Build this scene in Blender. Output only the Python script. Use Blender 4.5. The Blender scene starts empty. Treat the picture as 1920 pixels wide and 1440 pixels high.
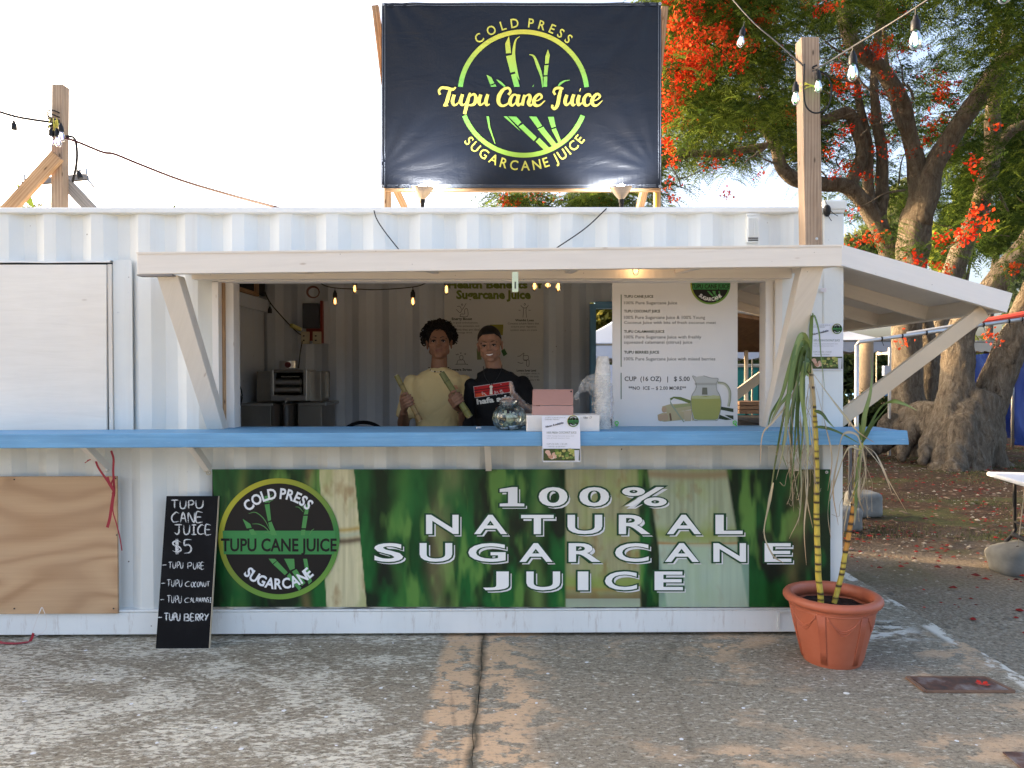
import bpy, bmesh, math, random
import numpy as np
from mathutils import Vector, Matrix, noise as mnoise

random.seed(7)
RNG = np.random.default_rng(7)
SC = bpy.context.scene
COL = SC.collection
R = math.radians

# ------------------------------------------------------------------ camera
CAM_POS = Vector((0.0, -4.40, 1.57))
FPX = 1386.7                                   # focal length in pixels of a 1920 px wide picture
cam_d = bpy.data.cameras.new('camera')
cam = bpy.data.objects.new('camera', cam_d)
COL.objects.link(cam)
SC.camera = cam
cam_d.sensor_width = 36.0
cam_d.lens = 26.0
cam_d.clip_start = 0.05
cam_d.clip_end = 3000
CAM_ROT = Matrix.Rotation(R(-0.35), 3, 'Z') @ Matrix.Rotation(R(90 - 0.83), 3, 'X') @ Matrix.Rotation(R(-0.12), 3, 'Z')
cam.matrix_world = Matrix.Translation(CAM_POS) @ CAM_ROT.to_4x4()

# ------------------------------------------------------------------ light
SUN_EL, SUN_AZ = R(13), R(-66)                 # azimuth from +Y towards +X
world = bpy.data.worlds.new('World')
SC.world = world
world.use_nodes = True
wn = world.node_tree.nodes
bg = wn['Background']
sky = wn.new('ShaderNodeTexSky')
sky.sky_type = 'NISHITA'
sky.sun_disc = False
sky.sun_elevation = SUN_EL
sky.sun_rotation = SUN_AZ
sky.air_density = 0.6
sky.dust_density = 6.5
sky.ozone_density = 0.3
world.node_tree.links.new(sky.outputs[0], bg.inputs[0])
bg.inputs[1].default_value = 0.15

sun_d = bpy.data.lights.new('sun', 'SUN')
sun = bpy.data.objects.new('sun', sun_d)
COL.objects.link(sun)
sun_d.energy = 2.2
sun_d.angle = R(0.5)
sun_d.color = (1.0, 0.70, 0.40)
to_sun = Vector((math.sin(SUN_AZ) * math.cos(SUN_EL), math.cos(SUN_AZ) * math.cos(SUN_EL), math.sin(SUN_EL)))
sun.rotation_euler = to_sun.to_track_quat('Z', 'Y').to_euler()
sun.location = (0, 0, 12)

SC.view_settings.view_transform = 'Standard'
SC.view_settings.look = 'None'
SC.view_settings.exposure = 2.62
SC.view_settings.gamma = 1.0
SC.view_settings.use_curve_mapping = False
SC.render.engine = 'CYCLES'
SC.cycles.max_bounces = 8
SC.cycles.transparent_max_bounces = 16
SC.cycles.caustics_refractive = False
SC.cycles.caustics_reflective = False

# ------------------------------------------------------------------ pixel <-> place
def ray(px, py):
    return CAM_ROT @ Vector(((px - 960) / FPX, (720 - py) / FPX, -1.0))

def at(px, py, Y=0.0):
    """the point of the plane y=Y that stands at pixel (px,py) of the 1920x1440 photograph"""
    d = ray(px, py)
    t = (Y - CAM_POS.y) / d.y
    return CAM_POS + d * t

def atz(px, py, z=0.0):
    d = ray(px, py)
    t = (z - CAM_POS.z) / d.z
    return CAM_POS + d * t

def atplane(px, py, p0, n):
    d = ray(px, py)
    t = (p0 - CAM_POS).dot(n) / d.dot(n)
    return CAM_POS + d * t

def vnoise(x, y=0.0, z=0.0):
    return mnoise.noise(Vector((x, y, z)))

# ------------------------------------------------------------------ scene graph
def tag(o, label=None, cat=None, group=None, kind=None):
    if label: o['label'] = label
    if cat: o['category'] = cat
    if group: o['group'] = group
    if kind: o['kind'] = kind
    return o

def thing(name, loc, label, cat, group=None):
    o = bpy.data.objects.new(name, None)
    COL.objects.link(o)
    o.empty_display_size = 0.1
    o.location = loc
    return tag(o, label, cat, group)

def root_loc(p):
    while p is not None and p.parent is not None:
        p = p.parent
    return Vector(p.location) if p is not None else Vector((0, 0, 0))

def copy_tree(o, loc=None, parent=None, label=None):
    c = o.copy()
    COL.objects.link(c)
    c.parent = parent
    if loc is not None: c.location = loc
    if label: c['label'] = label
    for ch in list(o.children):
        copy_tree(ch, None, c)
    return c

def catmull(pts, n=6):
    pts = [Vector(p) for p in pts]
    if len(pts) < 3: 
        return [pts[0].lerp(pts[-1], i / n) for i in range(n + 1)]
    out = []
    for i in range(len(pts) - 1):
        p0 = pts[i - 1] if i > 0 else pts[i] * 2 - pts[i + 1]
        p1, p2 = pts[i], pts[i + 1]
        p3 = pts[i + 2] if i + 2 < len(pts) else pts[i + 1] * 2 - pts[i]
        for k in range(n):
            t = k / n
            out.append(0.5 * ((2 * p1) + (p2 - p0) * t + (2 * p0 - 5 * p1 + 4 * p2 - p3) * t * t + (3 * p1 - p0 - 3 * p2 + p3) * t ** 3))
    out.append(pts[-1])
    return out

def catnum(vals, n=6):
    """same resampling for numbers"""
    return [v.x for v in catmull([Vector((a, 0, 0)) for a in vals], n)]

class MB:
    """collects geometry in world coordinates, builds one mesh object"""
    def __init__(s):
        s.v = []; s.f = []; s.uv = []; s.c = []; s.cols = False
    def add(s, verts, faces, uvs=None, col=None):
        b = len(s.v)
        s.v += [tuple(p) for p in verts]
        if col is not None:
            s.cols = True
            s.c += [col] * len(verts)
        else:
            s.c += [(1, 1, 1)] * len(verts)
        for i, f in enumerate(faces):
            s.f.append(tuple(b + k for k in f))
            s.uv.append(uvs[i] if uvs else None)
        return s
    def hexa(s, P, uvw=None, col=None):
        """eight corners: bottom loop 0-3, top loop 4-7; uvw = sizes (length along 0->1, 1->2, 0->4)"""
        F = [(0, 3, 2, 1), (4, 5, 6, 7), (0, 1, 5, 4), (1, 2, 6, 5), (2, 3, 7, 6), (3, 0, 4, 7)]
        P = [Vector(p) for p in P]
        L = max(((P[1] - P[0]).length, 0), ((P[3] - P[0]).length, 1), ((P[4] - P[0]).length, 2))[1]
        ou = random.uniform(0, 50)
        uvs = []
        ax = [(P[1] - P[0]), (P[3] - P[0]), (P[4] - P[0])]
        ax = [a.normalized() if a.length > 1e-9 else Vector((1, 0, 0)) for a in ax]
        oth = [k for k in range(3) if k != L]
        for f in F:
            q = []
            for k in f:
                d = P[k] - P[0]
                q.append((ou + d.dot(ax[L]), ou * .37 + d.dot(ax[oth[0]]) + d.dot(ax[oth[1]])))
            uvs.append(q)
        return s.add(P, F, uvs, col)
    def box(s, x0, x1, y0, y1, z0, z1, col=None):
        return s.hexa([(x0, y0, z0), (x1, y0, z0), (x1, y1, z0), (x0, y1, z0), (x0, y0, z1), (x1, y0, z1), (x1, y1, z1), (x0, y1, z1)], col=col)
    def beam(s, a, b, w, h, up=(0, 0, 1), col=None):
        """bar from a to b; w across, h along 'up'"""
        a = Vector(a); b = Vector(b); d = (b - a).normalized(); up = Vector(up)
        side = d.cross(up)
        if side.length < 1e-6: side = d.cross(Vector((0, 1, 0)))
        side.normalize(); u = side.cross(d).normalized()
        P = []
        for p in (a, b):
            P += [p - side * w / 2 - u * h / 2, p + side * w / 2 - u * h / 2, p + side * w / 2 + u * h / 2, p - side * w / 2 + u * h / 2]
        return s.hexa([P[0], P[4], P[5], P[1], P[3], P[7], P[6], P[2]], col=col)
    def tube(s, pts, r, seg=8, cap=True, col=None, rough=0.0, flat=1.0):
        pts = [Vector(p) for p in pts]
        n = len(pts)
        rr = r if isinstance(r, (list, tuple)) else [r] * n
        V = []; F = []; U = []
        t0 = (pts[1] - pts[0]).normalized()
        ref = Vector((0, 0, 1)) if abs(t0.z) < 0.9 else Vector((0, 1, 0))
        nx = t0.cross(ref).normalized()
        acc = 0
        for i, p in enumerate(pts):
            t = (pts[min(i + 1, n - 1)] - pts[max(i - 1, 0)])
            t = t.normalized() if t.length > 1e-9 else t0
            nx = (nx - t * nx.dot(t))
            nx = nx.normalized() if nx.length > 1e-6 else t.orthogonal().normalized()
            ny = t.cross(nx)
            if i: acc += (p - pts[i - 1]).length
            for k in range(seg):
                a = 2 * math.pi * k / seg
                q = rr[i]
                if rough: q *= 1 + rough * vnoise(p.x * 2 + math.cos(a) * 1.5, p.y * 2 + math.sin(a) * 1.5, p.z * 2)
                V.append(p + nx * math.cos(a) * q + ny * math.sin(a) * q * flat)
        for i in range(n - 1):
            for k in range(seg):
                k2 = (k + 1) % seg
                F.append((i * seg + k, i * seg + k2, (i + 1) * seg + k2, (i + 1) * seg + k))
                U.append([(i * .1, k / seg), (i * .1, (k + 1) / seg), (i * .1 + .1, (k + 1) / seg), (i * .1 + .1, k / seg)])
        if cap:
            F.append(tuple(reversed(range(seg)))); U.append(None)
            F.append(tuple((n - 1) * seg + k for k in range(seg))); U.append(None)
        return s.add(V, F, U, col)
    def lathe(s, prof, c, seg=24, axis=(0, 0, 1), close=False, col=None, fn=None):
        """profile [(radius, height)] turned about axis through c"""
        c = Vector(c); ax = Vector(axis).normalized(); nx = ax.orthogonal().normalized()
        if abs(ax.z) > 0.99: nx = Vector((1, 0, 0))
        ny = ax.cross(nx)
        V = []; F = []
        for (r, h) in prof:
            for k in range(seg):
                a = 2 * math.pi * k / seg
                q = r * (fn(a, h) if fn else 1)
                V.append(c + ax * h + nx * math.cos(a) * q + ny * math.sin(a) * q)
        m = len(prof)
        for i in range(m - 1):
            for k in range(seg):
                k2 = (k + 1) % seg
                F.append((i * seg + k, i * seg + k2, (i + 1) * seg + k2, (i + 1) * seg + k))
        if close:
            F.append(tuple(reversed(range(seg)))); F.append(tuple((m - 1) * seg + k for k in range(seg)))
        return s.add(V, F, None, col)
    def prism(s, poly, off, col=None):
        """polygon of 3D points pushed along vector off"""
        poly = [Vector(p) for p in poly]; off = Vector(off); n = len(poly)
        V = poly + [p + off for p in poly]
        F = [tuple(range(n)), tuple(reversed(range(n, 2 * n)))]
        for k in range(n): F.append((k, n + k, n + (k + 1) % n, (k + 1) % n))
        return s.add(V, F, None, col)
    def sphere(s, c, r, seg=12, rings=8, col=None, M=None):
        c = Vector(c); r = Vector(r) if not isinstance(r, (int, float)) else Vector((r, r, r))
        V = []; F = []
        for i in range(rings + 1):
            th = math.pi * i / rings
            for k in range(seg):
                a = 2 * math.pi * k / seg
                p = Vector((r.x * math.sin(th) * math.cos(a), r.y * math.sin(th) * math.sin(a), r.z * math.cos(th)))
                if M is not None: p = M @ p
                V.append(c + p)
        for i in range(rings):
            for k in range(seg):
                k2 = (k + 1) % seg
                F.append((i * seg + k, (i + 1) * seg + k, (i + 1) * seg + k2, i * seg + k2))
        return s.add(V, F, None, col)
    def build(s, name, mat, parent=None, smooth=False, bevel=0.0, label=None, merge=True, autosmooth=None):
        me = bpy.data.meshes.new(name)
        o0 = root_loc(parent)
        V = [(p[0] - o0.x, p[1] - o0.y, p[2] - o0.z) for p in s.v]
        me.from_pydata(V, [], s.f)
        uvl = me.uv_layers.new(name='UVMap')
        flat = []
        for f, uv in zip(s.f, s.uv):
            if uv: flat += [c for q in uv for c in q]
            else:
                for k in f:
                    p = s.v[k]; flat += [p[0] + p[1] * .3, p[2] + p[1] * .7]
        uvl.data.foreach_set('uv', flat)
        if s.cols:
            ca = me.color_attributes.new('Col', 'FLOAT_COLOR', 'POINT')
            ca.data.foreach_set('color', [x for c in s.c for x in (c[0], c[1], c[2], 1.0)])
        me.validate()
        if smooth:
            me.shade_smooth()
            if autosmooth: me.set_sharp_from_angle(angle=R(autosmooth))
        me.materials.append(mat)
        o = bpy.data.objects.new(name, me)
        COL.objects.link(o)
        if parent is not None: o.parent = parent
        if bevel:
            b = o.modifiers.new('bevel', 'BEVEL'); b.width = bevel; b.segments = 2; b.limit_method = 'ANGLE'; b.angle_limit = R(40)
        if label: o['label'] = label
        return o

def np_mesh(name, V, F4, mat, parent=None, cols=None, smooth=False):
    """fast mesh of quads from numpy arrays V (n,3), F4 (m,4)"""
    me = bpy.data.meshes.new(name)
    o0 = root_loc(parent)
    V = np.asarray(V, dtype=np.float32) - np.array(o0, dtype=np.float32)
    F4 = np.asarray(F4, dtype=np.int32)
    k = F4.shape[1]
    me.vertices.add(len(V)); me.vertices.foreach_set('co', V.ravel())
    me.loops.add(F4.size); me.loops.foreach_set('vertex_index', F4.ravel())
    me.polygons.add(len(F4))
    me.polygons.foreach_set('loop_start', np.arange(0, F4.size, k, dtype=np.int32))
    if smooth: me.polygons.foreach_set('use_smooth', np.ones(len(F4), dtype=bool))
    me.update(calc_edges=True)
    if cols is not None:
        ca = me.color_attributes.new('Col', 'FLOAT_COLOR', 'POINT')
        cc = np.ones((len(V), 4), dtype=np.float32); cc[:, :3] = cols
        ca.data.foreach_set('color', cc.ravel())
    me.materials.append(mat)
    o = bpy.data.objects.new(name, me)
    COL.objects.link(o)
    if parent is not None: o.parent = parent
    return o

def set_cols(o, fn):
    me = o.data; o0 = root_loc(o)
    n = len(me.vertices); a = np.empty(n * 3, dtype=np.float32); me.vertices.foreach_get('co', a)
    a = a.reshape(-1, 3) + np.array(o0)
    c = np.ones((n, 4), dtype=np.float32); c[:, :3] = fn(a)
    ca = me.color_attributes.get('Col') or me.color_attributes.new('Col', 'FLOAT_COLOR', 'POINT')
    ca.data.foreach_set('color', c.ravel())

# ------------------------------------------------------------------ materials
class NT:
    def __init__(s, m):
        s.t = m.node_tree; s.b = s.t.nodes['Principled BSDF']; s.o = s.t.nodes['Material Output']
        s.tc = None
    def coord(s, k='Object', scale=(1, 1, 1)):
        if s.tc is None: s.tc = s.t.nodes.new('ShaderNodeTexCoord')
        if scale == (1, 1, 1): return s.tc.outputs[k]
        m = s.t.nodes.new('ShaderNodeMapping'); m.inputs['Scale'].default_value = scale
        s.t.links.new(s.tc.outputs[k], m.inputs['Vector'])
        return m.outputs[0]
    def put(s, sock, val):
        if isinstance(val, bpy.types.NodeSocket): s.t.links.new(val, sock)
        elif val is not None:
            if isinstance(val, (tuple, list)) and len(val) == 3 and sock.type == 'RGBA': val = (*val, 1)
            sock.default_value = val
    def noise(s, vec, scale, detail=4, rough=0.55, dist=0.0):
        n = s.t.nodes.new('ShaderNodeTexNoise')
        s.t.links.new(vec, n.inputs['Vector']); n.inputs['Scale'].default_value = scale
        n.inputs['Detail'].default_value = detail; n.inputs['Roughness'].default_value = rough; n.inputs['Distortion'].default_value = dist
        return n.outputs['Fac']
    def voro(s, vec, scale, feature='F1', out='Distance', rand=1.0):
        n = s.t.nodes.new('ShaderNodeTexVoronoi'); n.feature = feature
        s.t.links.new(vec, n.inputs['Vector']); n.inputs['Scale'].default_value = scale
        n.inputs['Randomness'].default_value = rand
        return n.outputs[out]
    def wave(s, vec, scale, dist=3, detail=2, dscale=1, d='X'):
        n = s.t.nodes.new('ShaderNodeTexWave'); n.bands_direction = d
        s.t.links.new(vec, n.inputs['Vector']); n.inputs['Scale'].default_value = scale
        n.inputs['Distortion'].default_value = dist; n.inputs['Detail'].default_value = detail; n.inputs['Detail Scale'].default_value = dscale
        return n.outputs['Fac']
    def ramp(s, fac, stops, interp='LINEAR'):
        n = s.t.nodes.new('ShaderNodeValToRGB'); cr = n.color_ramp; cr.interpolation = interp
        while len(cr.elements) < len(stops): cr.elements.new(0.5)
        for e, (p, c) in zip(cr.elements, stops):
            e.position = p
            e.color = (c, c, c, 1) if isinstance(c, (int, float)) else (*c, 1)
        s.t.links.new(fac, n.inputs[0])
        return n.outputs['Color']
    def mix(s, fac, a, b, mode='MIX'):
        n = s.t.nodes.new('ShaderNodeMix'); n.data_type = 'RGBA'; n.blend_type = mode
        s.put(n.inputs[0], fac); s.put(n.inputs[6], a); s.put(n.inputs[7], b)
        return n.outputs[2]
    def math(s, op, a, b=0.0, clamp=False):
        n = s.t.nodes.new('ShaderNodeMath'); n.operation = op; n.use_clamp = clamp
        s.put(n.inputs[0], a); s.put(n.inputs[1], b)
        return n.outputs[0]
    def sep(s, vec):
        n = s.t.nodes.new('ShaderNodeSeparateXYZ'); s.t.links.new(vec, n.inputs[0]); return n.outputs
    def attr(s, name='Col'):
        n = s.t.nodes.new('ShaderNodeVertexColor'); n.layer_name = name; return n.outputs['Color']
    def bump(s, h, strength=0.3, dist=0.01, prev=None):
        n = s.t.nodes.new('ShaderNodeBump'); n.inputs['Strength'].default_value = strength; n.inputs['Distance'].default_value = dist
        s.t.links.new(h, n.inputs['Height'])
        if prev is not None: s.t.links.new(prev, n.inputs['Normal'])
        return n.outputs[0]
    def out(s, color=None, rough=None, normal=None, metal=None, **kw):
        s.put(s.b.inputs['Base Color'], color); s.put(s.b.inputs['Roughness'], rough)
        if normal is not None: s.t.links.new(normal, s.b.inputs['Normal'])
        s.put(s.b.inputs['Metallic'], metal)
        for k, v in kw.items(): s.put(s.b.inputs[k.replace('_', ' ')], v)

MATS = {}
def newmat(name):
    m = bpy.data.materials.new(name); m.use_nodes = True
    MATS[name] = m
    return m, NT(m)

def simple(name, col, rough=0.5, metal=0.0, var=0.12, vs=18, bump=0.15, bs=60, **kw):
    """plain material with a little mottling and fine relief"""
    if name in MATS: return MATS[name]
    m, n = newmat(name); v = n.coord()
    f = n.noise(v, vs, 4, 0.6)
    c = n.mix(f, tuple(x * (1 - var) for x in col), tuple(min(1, x * (1 + var)) for x in col))
    nn = n.bump(n.noise(v, bs, 3), bump, 0.003) if bump else None
    kw.setdefault('Specular_IOR_Level', .5 if metal else .25)
    n.out(c, rough, nn, metal, **kw)
    return m

def emit(name, col, strength):
    m, n = newmat(name)
    n.out(col, 0.3); n.put(n.b.inputs['Emission Color'], col); n.put(n.b.inputs['Emission Strength'], strength)
    return m

def wood(name, dark, light, rough=0.65, gs=1.0, knots=True):
    m, n = newmat(name)
    uv = n.coord('UV', (1.2 * gs, 16 * gs, 1))
    g = n.noise(uv, 2.2, 6, 0.62, 0.6)
    g2 = n.wave(n.coord('UV', (0.5, 9, 1)), 2.0, 5.0, 3, 1.2, 'Y')
    f = n.math('MULTIPLY', n.math('ADD', g, n.math('MULTIPLY', g2, 0.35)), 0.78)
    c = n.ramp(f, [(0.25, dark), (0.5, tuple((a + b) / 2 for a, b in zip(dark, light))), (0.75, light)])
    if knots:
        k = n.voro(n.coord('UV', (2.2, 7, 1)), 1.6)
        c = n.mix(n.ramp(k, [(0.03, 1.0), (0.075, 0.0)]), c, tuple(x * 0.35 for x in dark))
    st = n.noise(n.coord(), 3.0, 5, .6)
    c = n.mix(n.ramp(st, [(0.35, 0.35), (0.6, 0.0)]), c, tuple(x * 0.6 for x in dark))
    n.out(c, rough, n.bump(f, 0.35, 0.003), None, Specular_IOR_Level=.2)
    return m

def vcol(name, rough=0.5, bump=0.0, bs=60, **kw):
    m, n = newmat(name)
    nn = n.bump(n.noise(n.coord(), bs, 3), bump, 0.003) if bump else None
    kw.setdefault('Specular_IOR_Level', .2)
    n.out(n.attr(), rough, nn, None, **kw)
    return m

# ------------------------------------------------------------------ lettering
_tx = {}
def glyphs(s, bold=0.0, res=3):
    key = (s, bold, res)
    if key in _tx: return _tx[key]
    cu = bpy.data.curves.new('t', 'FONT'); cu.body = s; cu.size = 1.0; cu.offset = bold; cu.resolution_u = res; cu.fill_mode = 'BOTH'
    ob = bpy.data.objects.new('t', cu); COL.objects.link(ob)
    dg = bpy.context.evaluated_depsgraph_get()
    me = bpy.data.meshes.new_from_object(ob.evaluated_get(dg))
    V = np.array([v.co[:2] for v in me.vertices]) if len(me.vertices) else np.zeros((0, 2))
    F = [tuple(p.vertices) for p in me.polygons]
    bpy.data.objects.remove(ob); bpy.data.curves.remove(cu); bpy.data.meshes.remove(me)
    _tx[key] = (V, F)
    return V, F

def flip_if(F): return [tuple(reversed(f)) for f in F]

class Face:
    """a flat (or gently wavy) printed surface: pixel -> point, with an offset along its normal towards the viewer"""
    def __init__(s, p0, n, wave=None):
        s.p0 = Vector(p0); s.n = Vector(n).normalized(); s.wave = wave
        if s.n.y > 0: s.n = -s.n
    def p(s, px, py, off=0.001):
        q = atplane(px, py, s.p0, s.n)
        if s.wave: q = q + s.n * s.wave(q)
        return q + s.n * off

def text_box(mb, face, s, x0, y0, x1, y1, bold=0.0, off=0.002, res=3, slant=0.0, rot=0.0, col=None, keep=False):
    """letters of s filling the pixel box"""
    V, F = glyphs(s, bold, res)
    if len(V) == 0: return
    mn = V.min(0); mx = V.max(0)
    U = (V - mn) / (mx - mn)
    cx, cy = (x0 + x1) / 2, (y0 + y1) / 2
    w, h = x1 - x0, y1 - y0
    pts = []
    for u, v in U:
        x = (u - .5) * w + slant * (v - .5) * h; y = (.5 - v) * h
        if rot:
            x, y = x * math.cos(rot) - y * math.sin(rot), x * math.sin(rot) + y * math.cos(rot)
        pts.append(face.p(cx + x, cy + y, off))
    mb.add(pts, F, None, col)

def text_arc(mb, face, s, cx, cy, r, size, a0, a1, top=True, bold=0.0, off=0.002, xs=1.0, col=None, ry=1.0):
    """capitals along a circle (pixels); angles in degrees clockwise from 12 o'clock of the first and last letter centre; r to the letters' foot (top) or head (bottom)"""
    capH = 0.7
    ws = []
    for ch in s:
        if ch == ' ': ws.append(0.25)
        else:
            V, F = glyphs(ch, bold); ws.append(V[:, 0].max() - V[:, 0].min() + 0.12)
    tot = sum(ws) - ws[0] / 2 - ws[-1] / 2
    acc = 0
    for i, ch in enumerate(s):
        a = a0 + (a1 - a0) * acc / tot
        if i + 1 < len(s): acc += ws[i] / 2 + ws[i + 1] / 2
        if ch == ' ': continue
        V, F = glyphs(ch, bold)
        mn = V.min(0); mx = V.max(0)
        sc = size / capH
        an = R(a)
        pts = []
        for x, y in V:
            lx = (x - (mn[0] + mx[0]) / 2) * sc * xs; ly = y * sc
            if top:
                rad = r + ly
                X = cx + rad * math.sin(an) + lx * math.cos(an); Y = cy - (rad * math.cos(an) - lx * math.sin(an)) * ry
            else:
                rad = r + size - ly
                X = cx + rad * math.sin(an) - lx * math.cos(an); Y = cy - (rad * math.cos(an) + lx * math.sin(an)) * ry
            pts.append(face.p(X, Y, off))
        mb.add(pts, F, None, col)

def ribbon(mb, face, pts, w, off=0.002, n=5, taper=None, col=None, smooth=True):
    """pen stroke through pixel points"""
    P = catmull([(x, y, 0) for x, y in pts], n) if smooth else [Vector((x, y, 0)) for x, y in pts]
    m = len(P); V = []; F = []
    ws = w if not isinstance(w, (list, tuple)) else catnum(w, n) if smooth else w
    for i, p in enumerate(P):
        t = P[min(i + 1, m - 1)] - P[max(i - 1, 0)]
        if t.length < 1e-6: t = Vector((1, 0, 0))
        t.normalize(); nn = Vector((-t.y, t.x, 0))
        ww = (ws if isinstance(ws, (int, float)) else ws[i]) / 2
        if isinstance(ws, (int, float)) and taper: ww *= min(1, (min(i, m - 1 - i) + taper) / (m * 0.18 + 1))
        V += [face.p(p.x + nn.x * ww, p.y + nn.y * ww, off), face.p(p.x - nn.x * ww, p.y - nn.y * ww, off)]
    for i in range(m - 1): F.append((2 * i, 2 * i + 1, 2 * i + 3, 2 * i + 2))
    mb.add(V, F, None, col)

def ring(mb, face, cx, cy, ro, ri, a0=0, a1=360, off=0.0015, seg=96, ry=1.0, col=None):
    V = []; F = []
    for k in range(seg + 1):
        a = R(a0 + (a1 - a0) * k / seg)
        for r in (ro, ri): V.append(face.p(cx + r * math.sin(a), cy - r * math.cos(a) * ry, off))
    for k in range(seg): F.append((2 * k, 2 * k + 1, 2 * k + 3, 2 * k + 2))
    mb.add(V, F, None, col)

def polyp(mb, face, pts, off=0.0015, col=None):
    mb.add([face.p(x, y, off) for x, y in pts], [tuple(range(len(pts)))], None, col)

def grid_face(face, x0, y0, x1, y1, nx, ny, off=0.0):
    """a grid sheet over a pixel rectangle: arrays of points and quads"""
    V = []; F = []
    for j in range(ny + 1):
        for i in range(nx + 1):
            V.append(face.p(x0 + (x1 - x0) * i / nx, y0 + (y1 - y0) * j / ny, off))
    for j in range(ny):
        for i in range(nx):
            a = j * (nx + 1) + i
            F.append((a, a + nx + 1, a + nx + 2, a + 1))
    return V, F

# value noise for painting prints (numpy)
def vn(x, y, seed=0):
    xi = np.floor(x).astype(int); yi = np.floor(y).astype(int); xf = x - xi; yf = y - yi
    def h(a, b):
        n = (a * 374761393 + b * 668265263 + seed * 982451653) & 0x7fffffff
        n = ((n ^ (n >> 13)) * 1274126177) & 0x7fffffff
        return ((n ^ (n >> 16)) & 0xffff) / 65535.0
    u = xf * xf * (3 - 2 * xf); v = yf * yf * (3 - 2 * yf)
    return (h(xi, yi) * (1 - u) + h(xi + 1, yi) * u) * (1 - v) + (h(xi, yi + 1) * (1 - u) + h(xi + 1, yi + 1) * u) * v
def fbm(x, y, seed=0, o=4):
    t = 0; a = 0.5
    for k in range(o): t = t + a * vn(x * 2 ** k, y * 2 ** k, seed + k); a *= 0.5
    return t / (1 - 0.5 ** o)

def remesh(mb, name, mat, parent, vox, smooth=4, colfn=None, disp=None):
    """melt overlapping volumes into one continuous skin"""
    o = mb.build('tmp', mat, None)
    md = o.modifiers.new('r', 'REMESH'); md.mode = 'VOXEL'; md.voxel_size = vox; md.use_smooth_shade = True
    sm = o.modifiers.new('s', 'SMOOTH'); sm.factor = .5; sm.iterations = smooth
    bpy.context.view_layer.update()
    dg = bpy.context.evaluated_depsgraph_get(); me = bpy.data.meshes.new_from_object(o.evaluated_get(dg))
    src = o.data; bpy.data.objects.remove(o); bpy.data.meshes.remove(src)
    n = len(me.vertices); a = np.empty(n * 3, dtype=np.float32); me.vertices.foreach_get('co', a); a = a.reshape(-1, 3)
    if disp is not None:
        nn = np.empty(n * 3, dtype=np.float32); me.vertices.foreach_get('normal', nn); nn = nn.reshape(-1, 3); a = a + nn * disp(a)[:, None]
    if colfn is not None:
        c = np.ones((n, 4), dtype=np.float32); c[:, :3] = colfn(a)
        ca = me.color_attributes.new('Col', 'FLOAT_COLOR', 'POINT'); ca.data.foreach_set('color', c.ravel())
    a = a - np.array(root_loc(parent)); me.vertices.foreach_set('co', a.astype(np.float32).ravel())
    me.materials.clear(); me.materials.append(mat); me.shade_smooth(); me.update()
    me.name = name; ob = bpy.data.objects.new(name, me); COL.objects.link(ob); ob.parent = parent
    return ob
# ================================================================== materials of the setting
def m_white_metal(name, base=(0.77, 0.785, 0.745), dirt=0.35):
    m, n = newmat(name); v = n.coord()
    big = n.noise(v, 1.6, 5, 0.6)
    c = n.mix(n.ramp(big, [(0.35, 0.0), (0.7, 1.0)]), tuple(x * 0.93 for x in base), base)
    st = n.noise(n.coord('Object', (9, 9, 0.5)), 1.2, 5, 0.65)              # runs and streaks down the steel
    c = n.mix(n.ramp(st, [(0.52, 0.0), (0.72, dirt)]), c, (0.60, 0.58, 0.53))
    sc = n.noise(n.coord('Object', (5, 5, 5)), 7, 6, 0.75)
    c = n.mix(n.ramp(sc, [(0.66, 0.0), (0.72, 0.55)]), c, (0.52, 0.54, 0.56))
    sp = n.voro(v, 7.5)
    rs = n.ramp(sp, [(0.022, 1.0), (0.045, 0.0)])
    pick = n.ramp(n.noise(v, 2.2, 2), [(0.48, 0.0), (0.52, 1.0)])
    c = n.mix(n.math('MULTIPLY', rs, pick), c, (0.10, 0.06, 0.04))
    z_ = n.sep(v)[2]
    low = n.math('MULTIPLY', n.ramp(n.math('ADD', n.math('MULTIPLY', z_, 1.0), n.math('MULTIPLY', n.noise(n.coord('Object', (6, 6, 2)), 2, 5, .7), .5)), [(0.38, 1.0), (0.52, 0.0)]), n.ramp(n.noise(n.coord('Object', (7, 7, 1.2)), 3.0, 6, .75), [(.56, 0), (.70, .5)]))
    c = n.mix(low, c, (0.42, 0.33, 0.26))
    ch = n.noise(n.coord('Object', (3, 3, 2)), 4.5, 8, .8)
    c = n.mix(n.ramp(ch, [(.69, 0.0), (.70, .8)]), c, (0.36, 0.40, 0.44))
    b = n.bump(n.noise(v, 3.5, 5, 0.6), 0.25, 0.02)
    b = n.bump(n.noise(v, 90, 3), 0.12, 0.002, b)
    n.out(c, n.ramp(big, [(0.3, 0.34), (0.7, 0.55)]), b)
    return m
M_WM = m_white_metal('white_painted_steel')
M_RAIL = m_white_metal('rail_paint', (0.82, 0.83, 0.80), 0.15)
M_INT = m_white_metal('inside_paint', (0.62, 0.66, 0.71), 0.3)

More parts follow.
